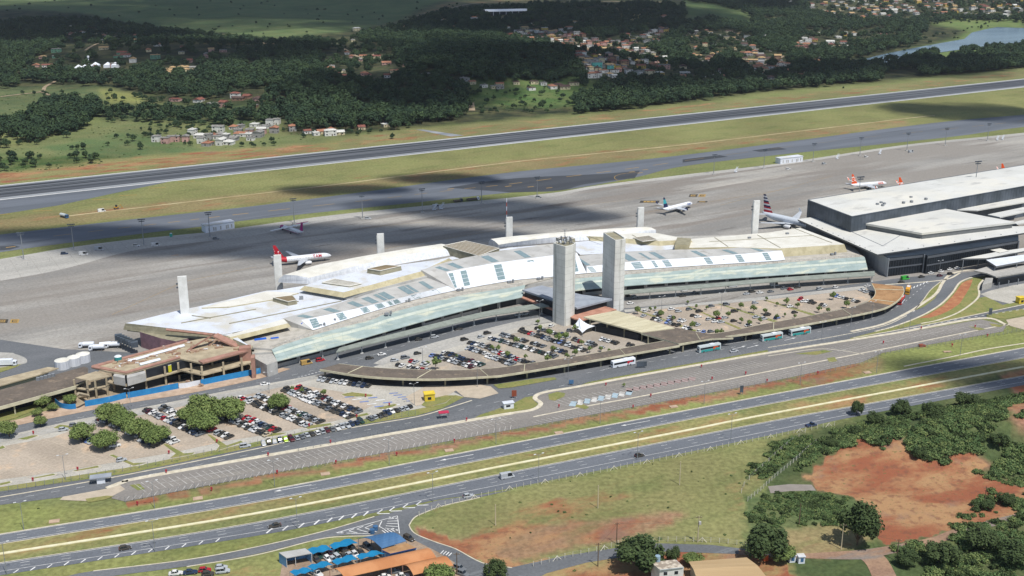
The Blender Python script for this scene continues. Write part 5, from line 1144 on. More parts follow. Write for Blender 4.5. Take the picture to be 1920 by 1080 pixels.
wire(u3,u1,.8,'overhead power line left of the field fence'); wire(u1,u2,1.2,'overhead power line along the field fence'); wire(u5,u6,1.0,'overhead power line over the forking dirt road')
# ---- fences
FP=mesh_of(lambda m:m.box(0,0,0,.15,.15,2.0),'post',mat('post_concrete',lin('#d8d2c2'),.85)); FPt=mesh_of(lambda m:m.box(0,0,0,.12,.12,2.5),'post',M_steel)
def fence(px,step,lb,me,wm,nw=3,brace=0,h=2.0):
    ln=crom([P(*p) for p in px],40); 
    for p in ln: p.z=Hz(p.x,p.y)
    t=thing('fence',lb,'fence',ln[0]); pts=resamp(ln,step)[:99]
    for i,p in enumerate(pts): inst('post',me,t,loc=(p.x-ln[0].x,p.y-ln[0].y,p.z-ln[0].z))
    m=MB()
    for k in range(nw):
        z=h*(k+1)/nw-.1
        for a,b in zip(pts,pts[1:]): m.cyl((a.x,a.y,a.z+z),(b.x,b.y,b.z+z),.022,n=3)
    m.build('wire',wm,t)
    if brace:
        for i in range(3,len(pts)-1,brace):
            p=pts[i]; u=(pts[i+1]-p).normalized(); m=MB(); m.cyl((p.x+u.x*1.6,p.y+u.y*1.6,p.z),(p.x,p.y,p.z+1.7),.11,n=4); m.cyl((p.x-u.x*1.6,p.y-u.y*1.6,p.z),(p.x,p.y,p.z+1.7),.11,n=4); m.build('brace',mat('post_concrete',(0,0,0)),t)
fence([(786,968),(830,950),(900,933),(960,918),(1100,891),(1280,855),(1440,822),(1570,797)],3.0,'white concrete post fence between the near carriageway and the grass field',FP,M_steel,3,5)
fence([(1000,1062),(1060,1047),(1130,1032),(1170,1020),(1235,1016),(1330,1017),(1400,1024)],3.0,'white concrete post fence along the minor road at the foot of the field',FP,M_steel,3,6)
fence([(1402,940),(1425,922),(1455,895),(1500,862),(1530,838)],2.6,'white post fence running up beside the red clearing',FP,M_steel,3)
fence([(1390,925),(1400,905),(1440,870),(1480,835),(1515,808)],6,'low broken stone and post fence dividing the field from the thicket',FP,M_steel,2)
fence([(0,926),(235,884),(480,834),(640,801),(780,778)],3.2,'thin grey wire fence between front car park and inner road',FPt,M_steel,3)
fence([(235,942),(480,895),(720,855),(960,810)],3.2,'thin grey wire fence below the left half of the empty lot',FPt,M_steel,3)
fence([(960,810),(1200,765),(1440,720),(1600,688),(1655,665)],3.2,'thin grey wire fence below the right half of the empty lot',FPt,M_steel,3)
fence([(1660,665),(1800,641),(1925,620)],3.0,'thin grey wire fence at the right end of the empty lot',FPt,M_steel,3)
fence([(560,846),(750,806),(880,782),(960,765)],3.2,'thin grey wire fence between inner road and empty lot, left stretch',FPt,M_steel,3)
fence([(1085,722),(1210,698),(1440,658),(1600,630),(1700,612)],3.2,'thin grey wire fence between bus road and empty lot',FPt,M_steel,3)
fence([(10,506),(250,463),(440,440)],14,'low dark rope barrier on the left apron edge',FPt,M_dk,1)
# median drain as a raised concrete channel
m=MB(); kerb(MED,M_drain,1.3,.25,mb=m,n=80); o=m.build('median_drain',M_drain); tag(o,kind='structure')
m=MB()
for k,px in enumerate(([(1590,731),(1640,724),(1740,702),(1800,690),(1925,668)],)): pass
kerb([(1695,687),(1780,670),(1850,655),(1925,643)],M_drain,.8,.1,mb=m,n=40); tag(m.build('verge_drain',M_kerb),kind='structure')
# manhole slabs on the verges
m=MB()
for x,y in ((102,978),(610,889),(842,845),(1048,812),(1263,763),(1626,699),(371,935)): q=P(x,y); m.box(q.x,q.y,.02,3.6,2.4,.3,.3)
tag(m.build('inspection_slab',mat('pavement_pink',(0,0,0))),kind='structure')
# boards: rust bin and pallet on verge
p=P(1727,650); m=MB(); m.box(p.x,p.y,0,2.6,1.6,1.3,.2); m.box(p.x+1.6,p.y,0,1.0,1.4,1.0,.2); tag(m.build('rusty_skip',MATS['sign_rust']),'rust red box standing on the right end of the empty lot','skip')
p=P(1776,660); m=MB(); m.box(p.x,p.y,.1,4,1.8,.25,.1); m.box(p.x,p.y,0,.3,1.8,.1,.1); tag(m.build('concrete_platform',MATS['pavement_pink']),'small flat tan platform on the grass slope above the highway','platform')
# red bollard boxes (fire points) of the car parks
FPb=mesh_of(lambda m:(m.box(0,0,0,.2,.2,.8),m.box(0,0,.8,.7,.35,1.0)),'hydrant_box',plain('hydrant_red',lin('#a5333f')))
hp=[(62,903),(146,883),(63,815),(317,852),(407,831),(312,888),(503,856),(620,832),(520,889),(744,855),(852,830),(580,801),(669,784),(730,762),(686,745),(1048,765),(1220,745),(1136,724),(1315,690),(1438,717),(1656,645),(1785,650),(1828,615),(1851,632),(1533,702),(258,948),(397,921),(630,870),(875,790),(1187,766),(1335,713),(1398,703),(1727,618)]
for k,(x,y) in enumerate(sorted(hp)): o=bpy.data.objects.new('fire_point',FPb); C.objects.link(o); o.location=P(x,y); tag(o,'small red fire point cabinet on a post, %s from left in the car parks'%ORD(k+1),'fire point','red fire point cabinets in the car parks')
# ================================================================ AIRCRAFT
M_al=plain('fuselage_white',lin('#e4e6e8'),.35); M_wg=plain('wing_grey',lin('#b9bec4'),.4); M_eng=plain('engine_white',lin('#dfe1e3'),.35)
def text_mesh(body,size,mt,bold=.012):
    cu=bpy.data.curves.new('lettering','FONT'); cu.body=body; cu.size=size; cu.extrude=.02; cu.offset=size*bold; cu.align_x='CENTER'; cu.align_y='CENTER'; cu.resolution_u=3
    ob=bpy.data.objects.new('tmp',cu); C.objects.link(ob); bpy.context.view_layer.update(); dg=bpy.context.evaluated_depsgraph_get()
    me=bpy.data.meshes.new_from_object(ob.evaluated_get(dg)); bpy.data.objects.remove(ob); me.materials.clear(); me.materials.append(mt); return me
def airliner(lb,tail,nose,zt,zn,span,fin_m,tail_m=None,belly=None,text=None,tsize=2.2,tm=None,tx=.72,eng_m=None,fin_h=.20,prop=False,winglet=None,bands=None,nose_band=None,length=None,h=None,grp=None):
    a=P(*tail,zt); b=P(*nose,zn); d=(b-a); d.z=0; L=d.length; d.normalize()
    if length: b=a+d*length; L=length
    r=(L*.052) if not prop else L*.052; hd=math.atan2(d.y,d.x)
    t=thing('aircraft',lb,'aeroplane',(a.x,a.y,0),hd,grp)
    cz=r+ (1.7 if not prop else 1.0)
    # fuselage along +x, tail at 0
    prof=[(0,.12,.75),(.04,.35,.55),(.12,.7,.28),(.22,.95,.06),(.30,1,0),(.5,1,0),(.80,1,0),(.88,.95,-.02),(.93,.80,-.08),(.97,.52,-.16),(.99,.28,-.22),(1,.08,-.25)]
    n=14; rings=[]
    for (x,rr,up) in prof:
        rings.append([(x*L,math.cos(2*math.pi*k/n)*r*rr,cz+r*up+math.sin(2*math.pi*k/n)*r*rr) for k in range(n)])
    mi=[1 if (tail_m and x<.17) else (2 if (nose_band and .80<=x<.93) else 0) for (x,_,_) in prof[:-1]]
    m=MB(); m.loft(rings,mi)
    if belly:
        o0=0
        for k,f in enumerate(m.f):
            z=sum(m.v[i][2] for i in f)/len(f); x=sum(m.v[i][0] for i in f)/len(f)
            if z<cz-.35*r and x<L*.9: m.m[k]=3
    m.build('fuselage',[M_al,tail_m or M_al,nose_band or M_al,belly or M_al],t,True,loc=(0,0,0),org=(0,0,0))
    # windows band
    for s in (-1,1):
        w_=MB(); 
        for k in range(int(L*.6/1.0)):
            x=L*.24+k*1.0; w_.box(x,s*(r*.985),cz+r*.18,.28,.06,.36)
        w_.build('window_row',M_navy,t,loc=(0,0,0),org=(0,0,0))
    m=MB(); m.add([(L*.955,-r*.55,cz+r*.28),(L*.955,r*.55,cz+r*.28),(L*.925,r*.62,cz+r*.52),(L*.925,-r*.62,cz+r*.52)],[(0,1,2,3)]); m.build('windscreen',M_dk,t,loc=(0,0,0),org=(0,0,0))
    def wing(name,x0,c0,x1,c1,y0,y1,z0,z1,th,mt,both=True):
        for s in (-1,1):
            m=MB(); A=[(x0,s*y0,z0-th/2),(x0+c0*.35,s*y0,z0+th/2),(x0+c0,s*y0,z0)]; B=[(x1,s*y1,z1-th*.15),(x1+c1*.35,s*y1,z1+th*.15),(x1+c1,s*y1,z1)]
            m.add([(x0,s*y0,z0),(x0+c0*.6,s*y0,z0+th/2),(x0+c0,s*y0,z0),(x0+c0*.6,s*y0,z0-th/2),(x1,s*y1,z1),(x1+c1*.6,s*y1,z1+th*.2),(x1+c1,s*y1,z1),(x1+c1*.6,s*y1,z1-th*.2)],[(0,1,5,4),(1,2,6,5),(2,3,7,6),(3,0,4,7),(0,3,2,1),(4,5,6,7)]); m.build(name,mt,t,loc=(0,0,0),org=(0,0,0))
    S=span/2
    if not prop:
        wing('wing',L*.42,L*.17,L*.30,L*.045,r*.6,S,cz-r*.55,cz+r*.35,.7,M_wg)
        wing('tailplane',L*.035,L*.10,L*-.02,L*.04,r*.2,S*.38,cz+r*.45,cz+r*.65,.3,M_wg)
    else:
        wing('wing',L*.52,L*.09,L*.53,L*.055,0,S,cz+r*1.15,cz+r*1.15,.45,M_al)
        wing('tailplane',L*.0,L*.07,L*.01,L*.05,0,S*.3,cz+r*.6+L*fin_h,cz+r*.6+L*fin_h,.25,fin_m[0] if isinstance(fin_m,list) else fin_m)
    # fin in stripes
    fm=fin_m if isinstance(fin_m,list) else [fin_m]; nb=len(bands) if bands else 1; seq=bands or [0]
    zb=cz+r*.75; H_=L*fin_h*(1.18 if not prop else 1); m=MB()
    for k in range(nb):
        t0,t1=k/nb,(k+1)/nb
        def row(s_):
            x0=L*.03-L*.028*s_*1.0; x1=L*(.19 if not prop else .16)-L*(.145 if not prop else .08)*s_; z=zb+H_*s_
            return [(x0,0,z),(x0+(x1-x0)*.5,.22*(1-s_*.6),z),(x1,0,z),(x0+(x1-x0)*.5,-.22*(1-s_*.6),z)]
        a_,b_=row(t0),row(t1); m.add(a_+b_,[(0,1,5,4),(1,2,6,5),(2,3,7,6),(3,0,4,7),(4,5,6,7)],seq[k])
    m.build('fin',fm,t,loc=(0,0,0),org=(0,0,0))
    if winglet:
        for s in (-1,1):
            m=MB(); x=L*.30; z=cz+r*.35; m.add([(x,s*S,z),(x+L*.045,s*S,z),(x-L*.005,s*(S+.7),z+2.4),(x-L*.03,s*(S+.7),z+2.4),(x,s*S+.1,z),(x+L*.045,s*S+.1,z),(x-L*.005,s*(S+.7)+.1,z+2.4),(x-L*.03,s*(S+.7)+.1,z+2.4)],[(0,1,2,3),(7,6,5,4),(0,4,5,1),(1,5,6,2),(2,6,7,3),(3,7,4,0)]); m.build('winglet',winglet,t,loc=(0,0,0),org=(0,0,0))
    er=r*.52
    for s in (-1,1):
        if not prop:
            y=s*S*.33; x=L*.56; z=cz-r*.95; m=MB(); rg=[]
            for xx,q in ((-2.4*er,.55),(-1.2*er,.9),(0,1),(1.4*er,1.0),(2.0*er,.86)): rg.append([(x+xx,y+math.cos(6.283*k/12)*er*q,z+math.sin(6.283*k/12)*er*q) for k in range(12)])
            m.loft(rg); e=m.build('engine',eng_m or M_eng,t,True,loc=(0,0,0),org=(0,0,0)); m=MB(); m.cyl((x+2.01*er,y,z),(x+2.03*er,y,z),er*.78,er*.78,12); m.build('fan',M_dk,e,loc=(0,0,0),org=(0,0,0)); m=MB(); m.box(x-er*.2,y,z+er*.7,er*3,.25,r*.5); m.build('engine_pylon',M_wg,t,loc=(0,0,0),org=(0,0,0))
        else:
            y=s*S*.30; x=L*.60; z=cz+r*.95; m=MB(); m.cyl((x-2.5,y,z),(x+2,y,z),.45,.5,10); m.build('engine',eng_m or M_al,t,True,loc=(0,0,0),org=(0,0,0)); m=MB()
            for k in range(6): a_=k*1.047+.3; m.cyl((x+2.05,y,z),(x+2.05,y+math.cos(a_)*1.9,z+math.sin(a_)*1.9),.12,.08,4)
            m.cyl((x+2,y,z),(x+2.5,y,z),.3,.05,8); m.build('propeller',M_dk,t,loc=(0,0,0),org=(0,0,0))
    for (x,y) in ((L*.45,-r*1.2),(L*.45,r*1.2),(L*.88,0)):
        m=MB(); m.cyl((x,y,.4),(x,y,cz-r*.6),.14,n=6); m.cyl((x,y-.35,.5),(x,y+.35,.5),.5,.5,10); m.build('landing_gear',M_dk,t,loc=(0,0,0),org=(0,0,0))
    if text:
        me=text_mesh(text,tsize,tm); 
        for s in (-1,1):
            o=inst('airline_name',me,t,loc=(L*tx,s*r*.97,cz+r*.36)); o.rotation_euler=(math.pi/2-(.36 if s<0 else -.36)*1,0,0 if s<0 else math.pi)
            if s<0: o.rotation_euler=(math.pi/2-.36,0,0)
            else: o.rotation_euler=(math.pi/2-.36,0,math.pi)
            o.location=(L*tx,s*r*.98,cz+r*.42)
    return t
M_tred=plain('livery_red',lin('#b5202f')); M_tblu=plain('livery_navy',lin('#1c2450')); M_org=plain('livery_orange',lin('#e4571f')); M_pink=plain('livery_pink',lin('#b5267c')); M_teal=plain('livery_teal',lin('#3fa8b0'))
M_finr=mat('fin_red_white',lin('#a81d2e'),.4,lin('#a81d2e'),1,layers=[(lin('#e8e4e4'),.9,.58,.6,(1,1,1),0)])
airliner('white airliner with dark red tail and red lettering beside the barrel roof','' or (513,487),(621,479),4.6,3.2,35.8,[M_finr,M_tred],tail_m=M_tred,text='TAM',tsize=2.9,tm=M_tred,tx=.745,bands=[1,0,0,1])
airliner('white airliner with navy and teal tail turning on the open apron',(1242.5,393),(1304.6,380),4.2,3,29,[M_tblu,M_teal],belly=None,text='Azul',tsize=2.3,tm=plain('lettering_blue',lin('#35579c')),tx=.82,eng_m=M_tblu,winglet=M_tblu,bands=[0,0,1,1,0],length=36)
M_aws=plain('livery_white',lin('#e0e0e0')); M_silver=plain('fuselage_silver',lin('#c9d0d8'),.3)
sv=M_al; M_al=M_silver
airliner('silver twin engined airliner with striped red and blue tail beside the dark hall',(1429,399),(1532,426),5.5,3.8,50,[M_tred,M_aws,M_tblu],text='American',tsize=2.6,tm=plain('lettering_grey',lin('#4c5a72')),tx=.78,winglet=M_wg,bands=[0,0,1,0,2,1,0,2,1,2,1,2],length=51,fin_h=.225)
M_al=sv
golf=mat('fin_orange_white',lin('#e4571f'),.4,lin('#e4571f'),1,layers=[(lin('#efe8e2'),.8,.5,.52,(1,1,1.5),0)])
airliner('white airliner with orange tail parked behind the dark hall, fully visible',(1595,347),(1669,343),4.4,3.2,35.8,[golf,M_org],text='GOL',tsize=2.6,tm=M_org,tx=.80,winglet=golf,bands=[1,0,0,1],nose_band=None,length=36,grp=None)
airliner('airliner showing only its orange striped tail above the dark hall, nearer one',(1683,353),(1760,351),4.4,3.2,35.8,[golf,M_org],text='GOL',tsize=2.6,tm=M_org,tx=.8,bands=[0,0,1,1],winglet=golf,length=36)
airliner('airliner showing only its orange striped tail above the dark hall, right edge one',(1875,326),(1952,324),4.4,3.2,35.8,[golf,M_org],text='GOL',tsize=2.6,tm=M_org,tx=.8,bands=[0,0,1,1],winglet=golf,length=36)
airliner('small white and pink propeller aircraft parked at the far apron edge',(569,435),(525,424),3.6,2.4,32,[M_pink],belly=M_pink,prop=True,eng_m=M_al,fin_h=.22,length=30,nose_band=M_pink)
# ================================================================ VEHICLES
M_tyre=plain('tyre',lin('#26272a'),.9); M_cgl=plain('car_glass',lin('#20262c'),.15,spec=.5)
PAINT={'white':'#dfe0e0','silver':'#a9adb0','grey':'#6c7074','black':'#1d1f22','red':'#a3202a','dark blue':'#26344f','dark green':'#27403a','blue':'#3f6aa0','maroon':'#521e28','yellow':'#d8b42c','lime':'#9dbb2f','beige':'#b3a78f'}
PM={k:mat('paint_'+k.replace(' ','_'),lin(v),.3,lin(v),1,spec=.5) for k,v in PAINT.items()}
KIND={'hatchback':(4.0,.86,1.48,-1.85,.75,-1.35,.15),'sedan':(4.5,.88,1.45,-1.5,.8,-.95,.2),'suv':(4.5,.92,1.72,-2.15,.8,-1.9,.3),'pickup':(5.2,.92,1.75,-.5,1.2,-.3,.6),'van':(5.6,1.0,2.3,-2.7,2.0,-2.65,1.5)}
CM={}
def carmesh(kind,color):
    if (kind,color) in CM: return CM[kind,color]
    L,w,h,c0,c1,t0,t1=KIND[kind]; l=L/2; bz=.92 if kind in('suv','pickup','van') else .84
    prof=[(-l,.78*w,bz-.28,.38),(-l+.12,.95*w,bz-.06,.25),(-l+.6,w,bz,.2),(c1,w,bz+.02,.2),(l-.5,.95*w,bz-.14,.22),(l-.1,.85*w,bz-.3,.28),(l,.7*w,bz-.4,.36)]
    if kind=='pickup': prof[1]=(-l+.1,.95*w,bz,.3)
    m=MB(); m.loft([[(x,-ww,zb),(x,-ww*1.02,zt-.2),(x,-ww*.9,zt),(x,ww*.9,zt),(x,ww*1.02,zt-.2),(x,ww,zb)] for x,ww,zt,zb in prof])
    rz=h-.05; m.add([(t0-.05,-w*.72,rz),(t1+.05,-w*.70,rz),(t1+.05,w*.70,rz),(t0-.05,w*.72,rz),(t0+.05,-w*.66,h+.02),(t1-.1,-w*.64,h+.02),(t1-.1,w*.64,h+.02),(t0+.05,w*.66,h+.02)],[(4,5,6,7),(0,1,5,4),(1,2,6,5),(2,3,7,6),(3,0,4,7),(3,2,1,0)])
    for s in (-1,1):   # pillars
        m.cyl((c0+.03,s*w*.87,bz-.02),(t0,s*w*.74,rz),.05,n=4); m.cyl((c1-.03,s*w*.87,bz),(t1,s*w*.72,rz),.05,n=4); m.cyl(((c0+c1)/2,s*w*.885,bz),((t0+t1)/2,s*w*.74,rz),.05,n=4)
    if kind=='van': m.box((t0-.3+t1-1.4)/2,0,bz,(t1-1.5)-(t0),w*1.84,rz-bz-.02)
    body=m.mesh('body',PM[color],True); 
    for p in body.polygons: p.use_smooth=False
    g=MB(); g.add([(c0,-w*.88,bz-.02),(c1,-w*.88,bz),(c1,w*.88,bz),(c0,w*.88,bz-.02),(t0,-w*.73,rz),(t1,-w*.71,rz),(t1,w*.71,rz),(t0,w*.73,rz)],[(4,5,6,7),(0,1,5,4),(1,2,6,5),(2,3,7,6),(3,0,4,7),(3,2,1,0)])
    CM[kind,color]=(body,g.mesh('glass',M_cgl),L,w); return CM[kind,color]
WH=mesh_of(lambda m:(m.cyl((0,-.11,0),(0,.11,0),.33,.33,10),m.cyl((0,-.12,0),(0,.12,0),.17,.17,8,mi=1)),'wheel',[M_tyre,M_steel])
HLM=mesh_of(lambda m:m.box(0,0,0,.12,.34,.16),'headlight',M_wp); TLM=mesh_of(lambda m:m.box(0,0,0,.12,.3,.18),'taillight',plain('lamp_red',lin('#a02a26')))
def car(p,hd,kind,color,label=None,group=None,name='parked_car',cat='car',full=False,lights=False):
    body,gl,L,w=carmesh(kind,color)
    t=thing(name,label,cat,p,hd,group); t.scale=(1.06,1.06,1.06); inst('body',body,t); inst('window_glass',gl,t)
    for sx in (-1,1):
        for sy in (-1,1): inst('wheel',WH,t,loc=(sx*L*.31,sy*(w-.1),.33))
    if lights:
        for s in (-1,1): inst('headlight',HLM,t,loc=(L/2-.12,s*w*.6,.62)); inst('taillight',TLM,t,loc=(-L/2+.08,s*w*.68,.72))
    return t
def dir_at(px,py,dx,dy): a=P(px,py); b=P(px+dx,py+dy); return math.atan2(b.y-a.y,b.x-a.x)
HD=math.atan2(HDIR.y,HDIR.x)
for x,y,k,c,lb,rv in ((235,1030,'hatchback','black','black hatchback driving on the near carriageway at far left',0),(515,988,'sedan','black','black sedan driving beside the hatched median, left of the junction',1),(878,932,'hatchback','silver','silver hatchback on the shoulder just past the junction',0),(1199,856,'hatchback','black','small black car alone on the near carriageway beside the field',0),(1521,799,'pickup','dark blue','dark pickup on the near carriageway by the thicket',0),(497,722,'sedan','white','white sedan driving on the terminal road beside the hoarding',0),(1376,660,'sedan','silver','silver sedan on the bus road right of the teal coach',0)):
    car(P(x,y),HD+(math.pi if rv else 0),k,c,lb,None,'car',lights=True)
car(P(951,896),HD,'van','silver','large silver passenger van on the near carriageway',None,'van','van',lights=True)
car(P(767,1012),dir_at(767,1012,14,7),'suv','black','black car turning on the junction beside the blue canopy',None,'car',lights=True)
car(P(575,683),dir_at(575,683,20,-4),'van','yellow','yellow and white van stopped under the glass canopy end',None,'van','van',lights=True)
car(P(601,677),dir_at(601,677,20,-4),'suv','red','red car beside the yellow van at the terminal kerb',None,'car',lights=True)
car(P(1452,536),dir_at(1452,536,20,-2),'van','white','white van at the kerb under the right drop off canopy',None,'van','van')
car(P(1374,538),dir_at(1374,538,20,-2),'van','silver','silver van at the kerb, middle of the right drop off canopy',None,'van','van')
PM['green']=mat('paint_green',lin('#3aa03c'),.4)
car(P(1697,524),dir_at(1697,524,20,-3),'van','green','bright green van in front of the glass hall',None,'van','van',lights=True)
# buses
def bus(px,py,hd,lb,c1,c2,logo,L=13.0):
    p=P(px,py); t=thing('coach',lb,'bus',p,hd); w=1.28
    m=MB(); m.loft([[(x,-w*k,.35),(x,-w*k,1.3),(x,-w*k,2.9),(x,-w*.86*k,3.55),(x,w*.86*k,3.55),(x,w*k,2.9),(x,w*k,1.3),(x,w*k,.35)] for x,k in ((-L/2,.92),(-L/2+.3,1),(0,1),(L/2-.9,1),(L/2,.9))])
    m.build('body',c1,t,loc=(0,0,0),org=(0,0,0))
    for s in (-1,1):
        m=MB(); m.box(.1,s*(w+.01),1.75,L-1.4,.04,1.05); m.build('side_window',M_cgl,t,loc=(0,0,0),org=(0,0,0)); m=MB(); m.box(-.2,s*(w+.012),.45,L-1.6,.04,1.15); m.build('side_panel',c2,t,loc=(0,0,0),org=(0,0,0))
        if logo: m=MB(); m.cyl((-L*.18,s*(w+.02),1.9),(-L*.18,s*(w+.06),1.9),.75,.75,14); m.box(-L*.27,s*(w+.045),2.0,2.6,.04,.6); m.build('emblem',logo,t,loc=(0,0,0),org=(0,0,0))
    m=MB(); m.add([(L/2-.42,-1.15,1.5),(L/2-.42,1.15,1.5),(L/2-.5,1.1,3.2),(L/2-.5,-1.1,3.2)],[(0,1,2,3)]); m.v=[(x+.45,y,z) for x,y,z in m.v]; m.build('windscreen',M_cgl,t,loc=(0,0,0),org=(0,0,0))
    m=MB(); m.box(-1.5,0,3.55,2.6,1.6,.28); m.build('air_conditioner',M_wp,t,loc=(0,0,0),org=(0,0,0))
    for x in (-L*.27,-L*.16,L*.3):
        for s in (-1,1): o=inst('wheel',WH,t,loc=(x,s*(w-.05),.5)); o.scale=(1.5,1.4,1.5)
M_te=plain('coach_teal',lin('#2f9a95')); M_cs=plain('coach_silver',lin('#b9c1c2')); M_oe=plain('emblem_orange',lin('#cf5a2c')); M_re=plain('emblem_red',lin('#c02f3c'))
bus(1168,686,dir_at(1168,686,-46,9),'white coach with red emblem beside the long bus stop canopy',M_wp,M_wp,M_re)
bus(1329,658,dir_at(1329,658,-46,8),'teal and silver coach nearest the junction canopy',M_cs,M_te,M_oe)
bus(1446,637,dir_at(1446,637,-46,8),'teal and silver coach, middle of the three at the right canopy',M_cs,M_te,M_oe)
bus(1499,627,dir_at(1499,627,-46,8),'teal and silver coach, rightmost of the three at the right canopy',M_cs,M_te,M_oe)
bus(1702,549,dir_at(1702,549,-6,16),'yellow bus beside the tan end of the canopy',plain('bus_yellow',lin('#d49a2d')),M_navy,None,9)
bus(1689,568,dir_at(1689,568,-14,18),'red and white bus behind the yellow bus by the canopy',plain('bus_red',lin('#b33a33')),M_wp,None,10)
# trucks
def truck(px,py,hd,lb,body_m,cab_m=None,L=7,tank=False,h=2.6,name='truck'):
    p=P(px,py); t=thing(name,lb,'truck',p,hd); m=MB(); m.box(L/2+.2,0,.5,1.9,2.2,2.0); m.box(L/2+.1,0,2.5,1.4,2.0,.25); m.build('cab',cab_m or M_wp,t,loc=(0,0,0),org=(0,0,0)); m=MB(); m.box(L/2+1.16,0,1.5,.06,1.9,.8); m.box(L/2+.3,1.12,1.5,1.0,.06,.7); m.box(L/2+.3,-1.12,1.5,1.0,.06,.7); m.build('cab_window',M_cgl,t,loc=(0,0,0),org=(0,0,0))
    m=MB()
    if tank: m.cyl((-L/2,0,2.1),(L/2-1,0,2.1),1.2,1.2,12)
    else: m.box(-.5,0,.9,L-.6,2.4,h)
    m.build('tank' if tank else 'cargo_box',body_m,t,loc=(0,0,0),org=(0,0,0)); m=MB(); m.box(0,0,.6,L,1.8,.3); m.build('chassis',M_dk,t,loc=(0,0,0),org=(0,0,0))
    for x in (-L*.32,L*.42):
        for s in (-1,1): o=inst('wheel',WH,t,loc=(x,s*1.05,.48)); o.scale=(1.45,1.5,1.45)
for x,y,lb in ((165,652,'white fuel tanker, leftmost of the group at the apron corner'),(184,657,'white fuel tanker, second from left of the group'),(200,652,'white fuel tanker, third from left of the group'),(214,652,'white fuel tanker, rightmost of the group')): truck(x,y,math.pi+.1 if x!=200 else .3,lb,M_wp,tank=True,L=6.5)
truck(8,686,.1,'white box truck on the grass ringed island at the left edge',M_wp,L=10)
truck(120,408,-.6,'blue and white cement mixer at the end of the trench',M_cs,M_azul,tank=True)
truck(858,379,HD,'short flatbed truck on the far apron edge',M_br,L=6,h=1,cab_m=M_navy); truck(886,376,HD,'long brown loaded truck on the far apron edge',M_br,L=9,h=1.1)
p=P(218,392); t=thing('backhoe','yellow backhoe working on the trench beyond the taxiway','excavator',p,RANG); m=MB(); m.box(0,0,.8,3.2,1.6,1); m.build('body',plain('plant_yellow',lin('#b8862c')),t,loc=(0,0,0),org=(0,0,0)); m=MB(); m.box(.2,0,1.8,1.3,1.4,1.4); m.build('cab',M_dk,t,loc=(0,0,0),org=(0,0,0)); m=MB(); m.cyl((1.6,0,1.4),(3.4,0,3.2),.18,n=5); m.cyl((3.4,0,3.2),(4.4,0,1.0),.15,n=5); m.box(4.4,0,.5,.7,.8,.6); m.build('boom',plain('plant_yellow',(0,0,0)),t,loc=(0,0,0),org=(0,0,0))
for x in (-1,1.1):
    for s in (-1,1): o=inst('wheel',WH,t,loc=(x,s*.9,.7)); o.scale=(2,2,2)
car(P(191,397),RANG,'van','white','white van standing by the trench beyond the taxiway',None,'van','van')
for k,(x,y,kd,c) in enumerate(((157,478,'van','white'),(186,469,'van','silver'),(292,461,'van','white'),(256,462,'suv','white'),(121,477,'suv','dark blue'),(818,389,'van','silver'),(405,449,'suv','grey'),(690,411,'suv','silver'),(1478,318,'suv','white'),(1545,308,'suv','silver'),(1624,295,'suv','white'),(1708,286,'van','silver'),(1010,371,'suv','grey'))): car(P(x,y),R.uniform(-.4,.6),kd,c,'%s airport service %s, %s from left along the far apron edge'%(c,kd,ORD(sorted([157,186,292,256,121,818,405,690,1478,1545,1624,1708,1010]).index(x)+1)),None,'service_vehicle','vehicle')
# boarding stairs
for k,(x,y) in enumerate(((815,394),(828,392),(1380,323),(1570,298),(1650,289),(1870,263),(1880,262))):
    p=P(x,y); t=thing('boarding_stairs','white wheeled aircraft boarding stairs, %s from left along the far apron edge'%ORD(k+1),'boarding stairs',p,.9); m=MB(); m.add([(-2.5,-.6,.6),(2.2,-.6,3.6),(2.2,.6,3.6),(-2.5,.6,.6),(-2.5,-.6,.9),(2.2,-.6,3.9),(2.2,.6,3.9),(-2.5,.6,.9)],[(4,5,6,7),(3,2,1,0),(0,1,5,4),(1,2,6,5),(2,3,7,6),(3,0,4,7)]); m.build('steps',M_wg,t,loc=(0,0,0),org=(0,0,0)); m=MB()
    for s in (-.6,.6): m.cyl((-2.5,s,1.7),(2.2,s,4.8),.06,n=4); m.cyl((2.2,s,4.8),(3.2,s,4.8),.06,n=4); m.cyl((2.2,s,0.2),(2.2,s,4.8),.08,n=4)
    m.build('handrail',M_wp,t,loc=(0,0,0),org=(0,0,0)); m=MB(); m.box(0,0,.3,4.4,1.3,.3); m.build('chassis',M_wp,t,loc=(0,0,0),org=(0,0,0))
    for sx in (-1.5,1.5):
        for s in (-.6,.6): inst('wheel',WH,t,loc=(sx,s,.33))
p=P(321,444); t=thing('portable_toilet','turquoise portable toilet on the grass strip','toilet',p); m=MB(); m.box(p.x,p.y,0,1.6,1.6,2.5); m.build('cabin',plain('toilet_teal',lin('#35a08e')),t); m=MB(); m.cyl((p.x,p.y,2.5),(p.x,p.y,2.8),.9,.4,8); m.build('roof',M_wp,t)
